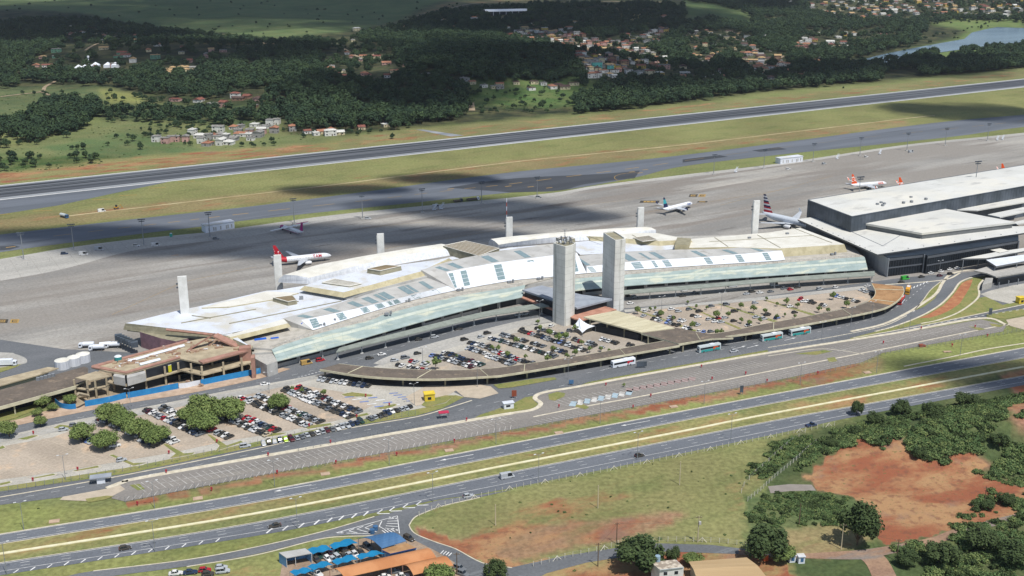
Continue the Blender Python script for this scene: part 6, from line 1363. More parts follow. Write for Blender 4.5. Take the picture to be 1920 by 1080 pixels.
# ---- parked rows
RJ=random.Random(21); COL=['white']*24+['silver']*26+['grey']*14+['black']*34+['red']*4+['dark blue']*6+['maroon']*2+['dark green']*2+['blue']*2+['beige']*1
KD=['hatchback']*9+['sedan']*7+['suv']*3+['pickup']*1
CARS=[]
def row(name,A,B,occ=1.0,ang=0,step=2.32,shade=False,curve=None,flip=None):
    ln=resamp(crom([P(*p) for p in (curve or [A,B])],60),step); n=len(ln); k=0
    for i,p in enumerate(ln):
        if RJ.random()>occ: continue
        k+=1; q=ln[min(i+1,n-1)]-ln[max(i-1,0)]; hd=math.atan2(q.y,q.x)-math.pi/2+ang+RJ.uniform(-.035,.035)+(math.pi if (RJ.random()<.5 if flip is None else flip) else 0)
        u=Vector((math.cos(hd),math.sin(hd),0))*RJ.uniform(-.35,.35)
        CARS.append(dict(p=Vector((p.x,p.y,.15))+u,hd=hd,kind=RJ.choice(KD),col=RJ.choice(COL),where='%s from far end, '%ORD(k)+name))
NM='the front car park'
row('first short row under upper left trees',(190,787),(221,800),.9)
row('second short row under the left trees',(231,806),(262,819),.9)
row('third short row below the left trees',(268,826),(299,838),.7)
row('tiny row beside the grass kerb island',(308,823),(327,832),.9)
row('row under the lower left pair of trees',(138,815),(178,834),.8)
row('long row left of the central trees',(276,771),(381,819),.96)
row('row between the central trees in front car park',(304,766),(440,826),.8)
row('row right of the central trees in front car park',(412,780),(506,819),.98)
row('row behind the central trees in front car park',(456,783),(522,811),.98)
row('front car park middle row, left side',(453,748),(582,801),1)
row('front car park middle row, right side',(484,744),(604,795),.95)
row('front car park right row, left side',(534,733),(657,784),1)
row('front car park right row, right side',(559,730),(678,776),1)
row('row half under left end of bus canopy',(600,713),(694,726),.97)
row('curved row along the inner road',None,None,.98,curve=[(494,833),(541,826),(600,812),(647,801),(692,788),(735,774),(772,763)])
NM='middle'
row('first row of middle car park, left side',(747,686),(800,697),.9); row('first row of middle car park, right side',(772,679),(806,687),.8)
row('second row of middle car park, left side',(812,668),(887,690),1); row('second row of middle car park, right side',(834,663),(903,686),.98)
row('third row of middle car park, left side',(877,655),(911,664),1); row('third row of middle car park, upper side',(882,644),(925,656),.9)
row('fourth row of middle car park, left side',(916,669),(962,685),1); row('fourth row of middle car park, right side',(928,660),(1000,685),.9)
row('fifth row of middle car park, left side',(922,636),(1045,671),.98); row('fifth row of middle car park, right side',(941,629),(1065,664),.95)
row('sixth row of middle car park, left side',(977,621),(1100,660),1); row('sixth row of middle car park, right side',(1008,617),(1132,655),.9)
row('short row beside the covered walkway',(1128,638),(1162,646),1)
row('pair of cars at the walkway corner',(1178,648),(1190,650),1); row('row behind the left tower base',(1028,611),(1078,624),.5)
row('left row of right car park, lower side',(1206,594),(1318,625),.75); row('left row of right car park, upper side',(1210,585),(1325,615),.7)
row('row against the tan canopy end',(1606,541),(1640,555),.9); row('upper row near the tan canopy end',(1500,563),(1552,576),.75); row('lower row near the tan canopy end',(1562,555),(1612,568),.95)
LOOSE=[(119,807,'hatchback','silver'),(139,799,'hatchback','grey'),(228,864,'hatchback','silver'),(460,838,'suv','silver'),(216,837,'sedan','white'),(740,677,'hatchback','silver'),(760,672,'suv','grey'),(783,664,'hatchback','black'),(871,638,'suv','black'),(902,633,'hatchback','silver'),(914,626,'suv','black'),(1259,581,'sedan','white'),(1272,585,'hatchback','silver'),(1292,581,'hatchback','grey'),(1311,585,'suv','black'),(1300,593,'hatchback','black'),(1309,595,'sedan','white'),(1329,600,'hatchback','silver'),(1341,604,'sedan','white'),(1352,605,'sedan','silver'),(1348,598,'hatchback','red'),(1358,597,'sedan','silver'),(1377,585,'suv','black'),(1376,603,'hatchback','black'),(1333,623,'hatchback','grey'),(1403,611,'sedan','white'),(1418,596,'sedan','silver'),(1432,599,'suv','silver'),(1438,592,'hatchback','black'),(1334,575,'hatchback','grey'),(1362,572,'suv','grey'),(1416,569,'hatchback','silver'),(1457,597,'hatchback','blue'),(1490,587,'hatchback','black'),(1482,576,'sedan','white'),(1440,590,'hatchback','black'),(1507,566,'sedan','white'),(1627,537,'sedan','white')]
LOOSE.sort()
for k,(x,y,kd,c) in enumerate(LOOSE): CARS.append(dict(p=P(x,y,.15),hd=dir_at(x,y,20,-3)+RJ.uniform(-.15,.15),kind=kd,col=c,where='parked apart, %s from left of the scattered ones'%ORD(k+1)))
ROADC=[(1482,544,'hatchback','red'),(1537,543,'suv','silver'),(1567,540,'hatchback','white'),(1470,542,'sedan','grey'),(1495,540,'sedan','black'),(1182,570,'sedan','white'),(1178,556,'hatchback','black'),(1280,556,'sedan','black'),(1303,550,'sedan','grey'),(1283,546,'suv','white'),(1425,550,'sedan','white'),(1445,548,'sedan','grey'),(1410,548,'suv','black'),(716,666,'sedan','white'),(693,673,'hatchback','black'),(815,633,'suv','silver'),(785,638,'hatchback','black'),(860,618,'sedan','black'),(972,592,'sedan','white'),(985,590,'sedan','white'),(1728,520,'sedan','black'),(1746,513,'sedan','white'),(1765,510,'sedan','white'),(1781,506,'sedan','white'),(1795,504,'sedan','white'),(1762,518,'hatchback','maroon'),(1782,515,'suv','black'),(1690,530,'sedan','black'),(1400,552,'sedan','silver'),(1190,558,'suv','silver')]
ROADC.sort()
for k,(x,y,kd,c) in enumerate(ROADC): CARS.append(dict(p=P(x,y,.1),hd=dir_at(x,y,20,-3),kind=kd,col=c,where='on the terminal road, %s from left'%ORD(k+1),road=1))
YC=[(594,1052,'sedan','black',-.9),(615,1050,'hatchback','white',-.9),(625,1052,'hatchback','silver',-.9),(634,1049,'suv','silver',-.9),(645,1046,'hatchback','black',-.9),(656,1044,'sedan','silver',-.9),(666,1042,'hatchback','white',-.9),(677,1038,'sedan','black',-.9),(628,1037,'hatchback','dark green',-.9),(645,1034,'suv','black',-.9),(662,1031,'hatchback','black',-.9),(690,1028,'suv','grey',-.9),(620,1042,'hatchback','maroon',-.9),(598,1044,'hatchback','dark green',-.9),(722,1084,'sedan','white',.2),(755,1082,'sedan','white',.2),(738,1074,'sedan','grey',.2),(700,1090,'hatchback','black',.2),(595,1078,'suv','white',-.7),(862,1068,'suv','grey',-.6),(868,1078,'suv','grey',-.6),(330,1077,'sedan','white',.2),(357,1075,'sedan','dark blue',.2),(384,1071,'hatchback','red',.2),(390,1078,'hatchback','black',.2),(415,1066,'hatchback','silver',.2),(418,1073,'suv','silver',.2)]
YC.sort()
for k,(x,y,kd,c,h_) in enumerate(YC): CARS.append(dict(p=P(x,y,.16),hd=h_,kind=kd,col=c,where='%s from left among the cars by the bottom workshop yard'%ORD(k+1)))
CARS[[i for i,c in enumerate(CARS) if 'curved row' in c['where']][4]].update(col='lime')
for c in CARS: c['d']=c['p'].length
CARS.sort(key=lambda c:c['d'])
for c in CARS[:298]:
    art='%s %s %s'%(c['col'],c['kind'],c['where'])
    car(c['p'],c['hd'],c['kind'],c['col'],art,'cars on the terminal road' if c.get('road') else 'cars standing in the car parks')
m=MB(); mats=[M_tyre,M_cgl,M_steel]; idx={}
def addmesh(mb,me,M4,off):
    o=len(mb.v); mb.v+=[tuple(M4@v.co) for v in me.vertices]
    for p in me.polygons: mb.f.append([o+i for i in p.vertices]); mb.m.append(off+p.material_index)
from mathutils import Matrix
for c in CARS[298:]:
    body,gl,L,w_=carmesh(c['kind'],c['col'])
    if c['col'] not in idx: idx[c['col']]=len(mats); mats.append(PM[c['col']])
    M4=Matrix.Translation(c['p'])@Matrix.Rotation(c['hd'],4,'Z'); addmesh(m,body,M4,idx[c['col']]); addmesh(m,gl,M4,1)
    for sx in (-1,1):
        for sy in (-1,1): addmesh(m,WH,M4@Matrix.Translation((sx*L*.31,sy*(w_-.1),.33)),0)
if len(CARS)>298: 
    for i,x in enumerate(m.m): m.m[i]=x if x!=1 or True else x
    tag(m.build('distant_parked_cars',mats),'the farther parked cars filling the rest of the car park rows','cars',kind='stuff')
print('CARS',len(CARS))
# ================================================================ VEGETATION
def leafmat(name,c1,c2,c3):
    m,nt,b=newmat(name); b.inputs['Roughness'].default_value=.8; b.inputs['Specular IOR Level'].default_value=.15
    oi=nt.nodes.new('ShaderNodeObjectInfo'); col=mix(nt,oi.outputs['Random'],c1,c2)
    col=mix(nt,mrange(nt,noise(nt,.9,4),.35,.65),col,c3); nt.links.new(col,b.inputs['Base Color']); MATS[name]=m; return m
M_leafF=leafmat('foliage_forest',lin('#26382c'),lin('#4a5b38'),lin('#31442f'))
M_leafL=leafmat('foliage_lot',lin('#71824a'),lin('#7f8b52'),lin('#5c6d3e'))
M_leafS=leafmat('foliage_scrub',lin('#5a6e46'),lin('#808a54'),lin('#4a613a'))
M_leafD=leafmat('foliage_dark',lin('#3a4a2e'),lin('#424f31'),lin('#485633'))
M_bark=mat('bark',lin('#6b5a48'),.95,lin('#4d4034'),1.5)
def crown(seed,w,h,z0,n,q,nb,flat=.55,mt=None):
    """leaf-sized faces scattered through several clumps; w,h crown size, z0 its underside"""
    r=np.random.RandomState(seed); cs=[];
    for i in range(nb):
        a=r.uniform(0,6.283); rr=math.sqrt(r.uniform(0,1))*w*.39; zc=z0+h*(.35+.35*r.uniform(0,1)*(1-(rr/(w*.36))**2*.6)); cs.append((rr*math.cos(a),rr*math.sin(a),zc,w*r.uniform(.10,.23),h*r.uniform(.16,.34)))
    cs.append((0,0,z0+h*.55,w*.24,h*.36))
    V=np.zeros((n,4,3))
    k=r.randint(0,len(cs),n); c=np.array(cs)[k]
    d=r.normal(size=(n,3)); d/=np.linalg.norm(d,axis=1)[:,None]; rad=r.uniform(.5,1.12,n)
    pos=np.stack([c[:,0]+d[:,0]*c[:,3]*rad,c[:,1]+d[:,1]*c[:,3]*rad,c[:,2]+d[:,2]*c[:,4]*rad],1)
    nrm=d+r.normal(size=(n,3))*.55+np.array([0,0,.35]); nrm/=np.linalg.norm(nrm,axis=1)[:,None]
    u=np.cross(nrm,r.normal(size=(n,3))); u/=np.linalg.norm(u,axis=1)[:,None]; v=np.cross(nrm,u); s=(q*r.uniform(.6,1.3,n))[:,None]
    V[:,0]=pos-u*s-v*s*.6; V[:,1]=pos+u*s-v*s*.5; V[:,2]=pos+u*s*.8+v*s*.6; V[:,3]=pos-u*s*.9+v*s*.6
    V[:,:,2]=np.maximum(V[:,:,2],.05)
    return V.reshape(-1,3)
def crownmesh(name,mt,*a,**k):
    V=crown(*a,**k); n=len(V)//4; me=bpy.data.meshes.new(name); me.vertices.add(n*4); me.vertices.foreach_set('co',V.ravel()); me.loops.add(n*4); me.loops.foreach_set('vertex_index',np.arange(n*4,dtype=np.int32)); me.polygons.add(n); me.polygons.foreach_set('loop_start',np.arange(0,n*4,4,dtype=np.int32)); me.update(calc_edges=True); me.materials.append(mt); return me
def trunkmesh(name,h,r,w,z0,seed=0,nl=5):
    rr=random.Random(seed); m=MB(); m.cyl((0,0,-.4),(0,0,z0+h*.25),r,r*.6,7)
    for k in range(nl): a=k*6.283/nl+rr.uniform(-.4,.4); m.cyl((0,0,z0*.8),(math.cos(a)*w*.28,math.sin(a)*w*.28,z0+h*rr.uniform(.35,.6)),r*.45,r*.15,5)
    return m.mesh(name,M_bark)
LT=[(crownmesh('crown',M_leafL,s,1,.56,.16,5600,.028,26),trunkmesh('trunk',.62,.03,1,.18,s)) for s in range(4)]
DT=[(crownmesh('crown',M_leafD,s+20,1,1.15,.15,5200,.032,17),trunkmesh('trunk',1.15,.025,1,.15,s)) for s in range(3)]
ST=[(crownmesh('crown',M_leafL,s+40,1,.95,.45,700,.06,7),trunkmesh('trunk',.95,.03,1,.45,s,3)) for s in range(3)]
def tree(x,yb,wpx,lb,kind=LT,grp=None,hs=1,name='tree',cat='tree',i=0):
    p=P(x,yb); p.z=Hz(p.x,p.y); w_=wpx/scl(yb)*1.12; me=kind[i%len(kind)]; t=thing(name,lb,cat,p,(x*7%6.28),grp)
    inst('crown',me[0],t,s=(w_,w_,w_*hs)); inst('trunk',me[1],t,s=(w_,w_,w_*hs)); return t
big=[(207,793,54,'upper left'),(233,802,48,'right of the upper left one'),(156,827,50,'leftmost near a white car row'),(197,842,52,'second from left in the lower pair'),(261,822,56,'centre of the left group'),(293,832,52,'right end of the left group'),(384,783,66,'topmost of the central group'),(430,788,64,'right end of the central group'),(357,793,46,'left end of the central group'),(382,808,54,'lowest of the central group')]
for k,(x,y,w_,d) in enumerate(big): tree(x,y,w_*.93,'broad bright green tree in the front car park, '+d,LT,'big trees in the front car park',1,i=k)
tree(522,769,36,'round grey green tree between the middle rows of the front car park',LT,None,1.2,i=1); tree(18,820,34,'round green tree at the left edge beside the terminal road',LT,None,1.35,i=2); tree(76,800,22,'small tree on the pavement left, nearest the road',LT,None,1.3,i=0)
for k,(x,y,w_,d) in enumerate(((72,780,19,'leftmost'),(100,770,18,'middle'),(82,763,30,'behind the other two'),(133,758,24,'right, by the curved hoarding'))): tree(x,y,w_,'small bushy tree by the long low building, '+d,LT,None,1.1,i=k)
lo=[(548,735,10),(566,740,12),(607,745,14),(559,783,7),(817,694,22),(802,686,9),(857,672,7),(923,660,12),(935,660,12),(952,672,13),(968,648,15),(985,675,10),(1013,624,14),(1031,634,16),(1048,644,18),(1060,640,16),(1037,662,13),(1063,675,12),(1078,670,14),(1026,682,16),(1090,650,12),(1105,662,12),(1127,660,10),(1142,662,8),(1078,624,14),(1008,610,10),(1195,590,14),(1219,585,9),(1228,583,8),(1239,597,14),(1262,603,10),(1297,620,16),(1305,580,9),(1343,600,16),(1365,597,12),(1325,582,8),(1389,582,14),(1412,588,15),(1344,632,14),(1352,630,12),(1390,607,11),(1405,613,12),(1434,590,11),(1425,607,10),(1457,575,8),(1475,574,14),(1495,579,11),(1562,563,14),(1587,579,14),(1535,587,12),(1552,588,10),(1456,600,10),(1471,595,8),(1490,598,8),(1289,572,8),(1437,565,8),(1170,727,8),(1560,607,6),(500,690,1),(640,760,1)]
lo=[q for q in lo if q[2]>3]; lo.sort()
for k,(x,y,w_) in enumerate(lo): tree(x,y,w_*.82,'small young tree on the planted strips, %s from left in the car parks'%ORD(k+1),ST,'young trees in the car parks',1,i=k)
tree(1607,1022,70,'tall dense dark tree beside the red clearing',DT,None,1.0,i=0); tree(1432,1050,74,'broad grey green tree beside the white kiosks',DT,None,.75,i=1); tree(1466,1053,46,'round bright tree in front of the broad grey one',LT,None,1.0,i=3); tree(1200,1068,84,'wide grey green tree left of the white house',DT,None,.62,i=2); tree(1262,1058,26,'small tree right of the white house roof',DT,None,1.1,i=1); tree(1300,1060,34,'round bushy tree behind the barn',LT,None,1.0,i=0); tree(822,1096,52,'round green tree at the orange canopy, bottom edge',LT,None,1.0,i=1); tree(930,1092,44,'grey green shrub tree at the bottom edge beside the junction road',DT,None,.8,i=0)
tree(1606,778,22,'dark tree on the thicket edge by the near carriageway',DT,None,1.0,i=1)
# ---- instanced masses
def scatter(name,pts,meshes,label,cat,kind='stuff'):
    """pts: list of (x,y,z,scale,rot,idx)"""
    col=bpy.data.collections.new(name+'_sources')
    for i,me in enumerate(meshes): o=bpy.data.objects.new('%s_source_%02d'%(name,i),me); col.objects.link(o)
    a=np.array(pts,float); me=bpy.data.meshes.new(name); me.vertices.add(len(a)); me.vertices.foreach_set('co',a[:,:3].ravel())
    for nm,ty,v in (('sc','FLOAT',a[:,3]),('rz','FLOAT',a[:,4]),('ix','INT',a[:,5].astype(np.int32))):
        at=me.attributes.new(nm,ty,'POINT'); at.data.foreach_set('value',v)
    me.update(); o=bpy.data.objects.new(name,me); C.objects.link(o)
    ng=bpy.data.node_groups.new(name,'GeometryNodeTree'); ng.interface.new_socket('Geometry',in_out='INPUT',socket_type='NodeSocketGeometry'); ng.interface.new_socket('Geometry',in_out='OUTPUT',socket_type='NodeSocketGeometry')
    N_=ng.nodes.new; gi=N_('NodeGroupInput'); go=N_('NodeGroupOutput'); ip=N_('GeometryNodeInstanceOnPoints'); ci=N_('GeometryNodeCollectionInfo'); ci.inputs['Collection'].default_value=col; ci.inputs['Separate Children'].default_value=True; ci.inputs['Reset Children'].default_value=True
    def na(nm,ty): n=N_('GeometryNodeInputNamedAttribute'); n.data_type=ty; n.inputs['Name'].default_value=nm; return n.outputs['Attribute']
    cx=N_('ShaderNodeCombineXYZ'); L_=ng.links.new; L_(na('rz','FLOAT'),cx.inputs[2]); L_(gi.outputs[0],ip.inputs['Points']); L_(ci.outputs[0],ip.inputs['Instance']); ip.inputs['Pick Instance'].default_value=True; L_(na('ix','INT'),ip.inputs['Instance Index']); L_(cx.outputs[0],ip.inputs['Rotation']); L_(na('sc','FLOAT'),ip.inputs['Scale']); L_(ip.outputs[0],go.inputs[0])
    md=o.modifiers.new('scatter','NODES'); md.node_group=ng; tag(o,label,cat,None,kind); return o
FT=[crownmesh('crown',M_leafF,s+60,9,7,1.6,430,.62,10) for s in range(6)]
FTR=trunkmesh('trunk',7,.25,9,1.6,3)
BU=[crownmesh('bush',M_leafS,s+80,4.6,2.1,-.1,420,.25,12) for s in range(4)]+[crownmesh('bush',M_leafD,90,3.6,2.3,.0,260,.26,7)]
# ---- houses of the villages -------------------------------------------------
RH=random.Random(77)
WC={'white':'#d8d6cf','cream':'#cfc3a0','grey':'#9c9a96','pink':'#c09a90','brown':'#8f7460','turquoise':'#5fb0a8','yellow':'#c9ac5a','green':'#6f9a80'}
RC={'orange tiled':('#a5755c','#8d6350'),'red tiled':('#85564a','#6e463d'),'grey sheet':('#8d8b88','#77756f'),'white sheet':('#cdccc6','#b7b6b0'),'beige tiled':('#b59a72','#9c8260'),'dark tiled':('#5d4a44','#4b3c38')}
HWm={k:mat('render_'+k,lin(v),.9,mul(lin(v),.8),.4) for k,v in WC.items()}; HRm={k:mat('roof_'+k.replace(' ','_'),lin(v[0]),.9,lin(v[1]),.5,.4,.6) for k,v in RC.items()}
HM={}
HWIN=mesh_of(lambda m:m.box(0,0,0,1.4,.12,1.2),'window',M_dk)
def housemesh(style,wc,rc,w,d,h):
    key=(style,wc,rc,w,d,h)
    if key in HM: return HM[key]
    a=MB(); a.box(0,0,-2,w,d,h+2); wall=a.mesh('wall',HWm[wc]); b=MB(); e=.5
    if style=='gable': b.add([(-w/2-e,-d/2-e,h),(w/2+e,-d/2-e,h),(w/2+e,d/2+e,h),(-w/2-e,d/2+e,h),(-w/2-e,0,h+d*.22),(w/2+e,0,h+d*.22)],[(0,1,5,4),(2,3,4,5),(0,4,3),(1,2,5),(3,2,1,0)])
    elif style=='hip': b.add([(-w/2-e,-d/2-e,h),(w/2+e,-d/2-e,h),(w/2+e,d/2+e,h),(-w/2-e,d/2+e,h),(-w/2+d*.4,0,h+d*.22),(w/2-d*.4,0,h+d*.22)],[(0,1,5,4),(2,3,4,5),(0,4,3),(1,2,5),(3,2,1,0)])
    else: b.box(0,0,h,w+.6,d+.6,.3); b.box(w*.2,d*.1,h+.3,1.4,1.4,1.2)
    roof=b.mesh('roof',HRm[rc])
    dd=MB(); dd.box(w*.12,-d/2-.04,0,1.0,.1,2.1); HM[key]=(wall,roof,dd.mesh('door',M_bark)); return HM[key]
HOUSES=[]
HSPEC=[]
def house(px,py,style,wc,rc,w,d,h,rz,where,nm=None):
    g=G(px,py); HOUSES.append((g.x,g.y,w)); HSPEC.append((g,style,wc,rc,w,d,h,rz,where,nm))
def house_build(g,style,wc,rc,w,d,h,rz,where,nm):
    t=thing('house',nm,'house',g,rz,where)
    me=housemesh(style,wc,rc,w,d,h)
    for n_,m_ in zip(('wall','roof','door'),me): inst(n_,m_,t)
    for f_ in range(2 if h>4.5 else 1):
        for k in range(int(w/4.5)): inst('window',HWIN,t,loc=(-w/2+2.2+k*(w-4.4)/max(1,int(w/4.5)-1),-d/2-.03,1+f_*2.9))
    inst('window',HWIN,t,loc=(-w/2-.03,0,1),rz=1.571)
CL=[('the wooded hills right of centre',[(1270,60),(1500,50),(1560,110),(1640,125),(1500,155),(1300,165),(1250,140)],55,['white','cream','grey'],['orange tiled','grey sheet','white sheet','dark tiled'],1.1),('the woods above the village',[(640,60),(800,30),(960,35),(1250,20),(1290,60),(1100,60),(940,60),(760,70)],24,['white','cream'],['orange tiled','white sheet','beige tiled'],1.2),
 # cluster name, outline, count, wall weights, roof weights, size
 ('the hillside village',[(950,60),(1050,55),(1130,78),(1250,50),(1262,70),(1210,95),(1255,120),(1262,140),(1150,145),(1110,150),(1090,120),(1060,90),(1000,80),(950,78)],190,['white','cream','grey','brown','white','yellow','pink'],['orange tiled','grey sheet','red tiled','grey sheet','beige tiled','white sheet','dark tiled'],1),
 ('the wooded left valley hamlet',[(130,50),(220,60),(290,80),(400,85),(500,85),(510,92),(440,112),(380,130),(200,130),(60,140),(30,125),(110,95)],36,['white','cream','pink','green'],['orange tiled','beige tiled','red tiled','grey sheet'],1.15),
 ('the rows below forest hill',[(860,145),(920,160),(1040,150),(1090,150),(1070,170),(1000,178),(930,172),(870,160)],14,['white','cream','grey'],['grey sheet','orange tiled','dark tiled'],1.05),
 ('the scatter left of forest hill',[(640,70),(720,90),(760,120),(830,140),(790,145),(690,150),(640,150),(600,140),(610,100)],20,['white','pink','cream','brown'],['orange tiled','grey sheet','red tiled'],1.05),
 ('the rows beside the lake',[(1490,55),(1590,60),(1700,66),(1690,74),(1600,85),(1560,100),(1480,100),(1500,80)],24,['white','cream','yellow','pink'],['orange tiled','white sheet','beige tiled','red tiled'],1.2),
 ('the far town top right',[(1500,-4),(1920,-4),(1920,30),(1860,38),(1780,30),(1690,30),(1640,45),(1560,35),(1520,22)],120,['white','cream','grey','white','yellow'],['white sheet','orange tiled','grey sheet','red tiled','beige tiled'],1.35),
 ('the estate right of hillside village',[(1290,60),(1400,65),(1420,75),(1400,85),(1470,110),(1480,135),(1420,140),(1400,120),(1350,105),(1330,130),(1300,120),(1285,90)],50,['white','cream','grey','brown'],['orange tiled','beige tiled','grey sheet','dark tiled'],1.15),
 ('the settlement by the left fields',[(270,262),(330,255),(400,240),(470,238),(520,232),(528,250),(480,262),(430,272),(380,275),(330,272)],34,['white','white','grey','pink'],['white sheet','grey sheet','grey sheet','orange tiled'],.95),
 ('the rows at the runway fence',[(540,240),(600,245),(640,247),(735,235),(730,243),(650,254),(590,262),(545,255)],9,['white','cream','grey'],['orange tiled','white sheet','red tiled'],.95),
 ('the farm by the shrubby field',[(300,185),(400,178),(520,185),(510,205),(440,205),(340,200)],9,['brown','white','pink'],['red tiled','red tiled','dark tiled','grey sheet'],1.1)]
for nm,poly,cnt,ws,rs_,sz in CL:
    xs=[p[0] for p in poly]; ys=[p[1] for p in poly]; pts=[]; tries=0
    while len(pts)<cnt and tries<6000:
        tries+=1; x=RH.uniform(min(xs),max(xs)); y=RH.uniform(min(ys),max(ys))
        if inpoly([x],[y],poly)[0] and all(abs(x-a)>8*sz or abs(y-b)>2.6 for a,b in pts): pts.append((x,y))
    pts.sort(); seen={}
    base=RH.uniform(-.4,.6)
    for i,(x,y) in enumerate(pts):
        st=RH.choice(['gable','hip','flat','gable']); wc=RH.choice(ws); rc=RH.choice(rs_)
        if 'sheet' in rc and RH.random()<.6: st='flat'
        w=RH.choice([8,10,13])*sz; d=RH.choice([7,9])*sz; h=RH.choice([3.2,3.2,5.8]); 
        house(x,y,st,wc,rc,round(w,1),round(d,1),h,base+RH.choice([0,0,1.57])+RH.uniform(-.15,.15),'houses of '+nm[4:],'%s house with %s roof, %s from left in %s'%(wc,rc,ORD(i+1),nm))
house(1119,128,'flat','turquoise','grey sheet',14,9,8.6,.1,None,'tall turquoise block in the middle of the hillside village')
house(1144,131,'flat','turquoise','grey sheet',9,8,6.5,.1,None,'smaller turquoise house right of the tall turquoise block')
house(972,62,'flat','white','white sheet',18,10,5.8,.1,None,'large white house above the hillside village')
house(1034,72,'hip','yellow','beige tiled',16,10,5.8,.1,None,'large yellow house at the upper left of the hillside village')
house(1246,110,'gable','white','white sheet',17,9,3.2,.2,None,'long white shed at the right end of the hillside village')
house(1245,34,'hip','pink','orange tiled',14,11,5.8,.3,None,'large orange roofed villa above the village')
house(1483,7,'hip','white','white sheet',10,9,5.8,.1,None,'lone white villa at the top edge in the trees')
house(152,66,'flat','white','white sheet',19,9,5.8,.1,None,'long white house in the dark trees at upper left')
house(106,98,'flat','green','grey sheet',15,9,5.8,.1,None,'green block in the left valley trees')
house(1496,92,'flat','pink','red tiled',22,10,5.8,0,None,'magenta walled row house beside the lake houses')
# pale estate, marquees and big shed
t0=[(300+RH.uniform(-6,68),134+RH.uniform(-5,5)) for _ in range(12)]; t0.sort()
for i,(x,y) in enumerate(t0): house(x,y-(x-300)*.03,'hip','cream','beige tiled',9,8,3.2,.2+RH.uniform(-.1,.1),'houses of the pale walled estate','pale beige roofed house, %s from left in the walled estate'%ORD(i+1))
for k,(x,y) in enumerate(((148,131),(160,131),(172,131),(180,126),(203,126),(217,126))):
    g=G(x,y); t=thing('marquee','white pointed marquee, %s from left in the dark valley'%ORD(k+1),'marquee',g,.1,'white marquees in the left valley'); m=MB(); m.add([(-6,-5,3.5),(6,-5,3.5),(6,5,3.5),(-6,5,3.5),(0,0,8)],[(0,1,4),(1,2,4),(2,3,4),(3,0,4),(3,2,1,0)]); m.build('canvas',M_wp,t,loc=(0,0,0),org=(0,0,0)); m=MB(); m.box(0,0,-1,11.6,9.6,4.4); m.build('wall',M_wp,t,loc=(0,0,0),org=(0,0,0)); HOUSES.append((g.x,g.y,16))
g=G(952,26); t=thing('open_shed','very wide white arched shed with open dark sides above the forest','shed',g,.25); HOUSES.append((g.x,g.y,80)); m=MB(); n=10; r0=[(-55,-16+32*i/n,7+4*math.sin(math.pi*i/n)) for i in range(n+1)]; r1=[(55,y,z) for _,y,z in r0]; m.ribbon([Vector(v) for v in r0],[Vector(v) for v in r1],.4); m.build('roof',M_wp,t,loc=(0,0,0),org=(0,0,0))
for k in range(8):
    for s in (-15.5,15.5): m=MB(); m.box(-52+k*14.8,s,-2,.8,.8,9.6); m.build('pillar',M_wp,t,loc=(0,0,0),org=(0,0,0))
m=MB(); m.box(5,2,-2,90,20,7); m.build('back_wall',M_dk,t,loc=(0,0,0),org=(0,0,0))
p=G(167,124); t=thing('water_tower','slim white water tower beside the marquees','water tower',p); m=MB(); m.cyl((0,0,-1),(0,0,13),.7,n=8); m.build('column',M_wp,t,loc=(0,0,0),org=(0,0,0)); m=MB(); m.cyl((0,0,13),(0,0,15.5),1.8,1.8,10); m.build('tank',M_wp,t,loc=(0,0,0),org=(0,0,0))
HSPEC.sort(key=lambda q:-q[4]/q[0].length)
for q in HSPEC[:297]: house_build(*q)
m=MB(); mm_=[M_dk]; ix_={}
for g,style,wc,rc,w,d,h,rz,wh,nm in HSPEC[297:]:
    me=housemesh(style,wc,rc,w,d,h); M4=Matrix.Translation(g)@Matrix.Rotation(rz,4,'Z')
    for k_,me_ in ((wc,me[0]),(rc,me[1])):
        if k_ not in ix_: ix_[k_]=len(mm_); mm_.append(me_.materials[0])
        addmesh(m,me_,M4,ix_[k_])
    for k in range(2): addmesh(m,HWIN,M4@Matrix.Translation((-w/4+k*w/2,-d/2-.03,1)),0)
if len(HSPEC)>297: tag(m.build('distant_houses',mm_),'the farthest small houses filling out the villages','houses',kind='stuff')
# lake
lk=[(1560,124),(1600,116),(1650,103),(1713,90),(1773,79),(1808,73),(1822,61),(1847,55),(1873,50),(1925,45),(2100,25),(2100,60),(1925,76),(1905,82),(1870,86),(1820,90),(1750,100),(1707,110),(1650,119),(1600,123)]
lz=1.2; lp=[]
for x,y in lk: q=G(x,y); lp.append(P(x,y,.7))
lm=.45
mw,nt,b=newmat('lake_water'); b.inputs['Base Color'].default_value=(*lin('#7f94a6'),1); b.inputs['Roughness'].default_value=.22; b.inputs['Specular IOR Level'].default_value=.5
bp=nt.nodes.new('ShaderNodeBump'); bp.inputs['Strength'].default_value=.3; nt.links.new(noise(nt,.35,4),bp.inputs['Height']); nt.links.new(bp.outputs[0],b.inputs['Normal'])
nt.links.new(mix(nt,mrange(nt,noise(nt,.02,4,(.4,1,1),.3),.4,.65),lin('#667a88'),lin('#4f6270')),b.inputs['Base Color'])
m=MB(); m.poly([Vector((p.x,p.y,lm+.25)) for p in lp]); tag(m.build('lake',mw),kind='structure')
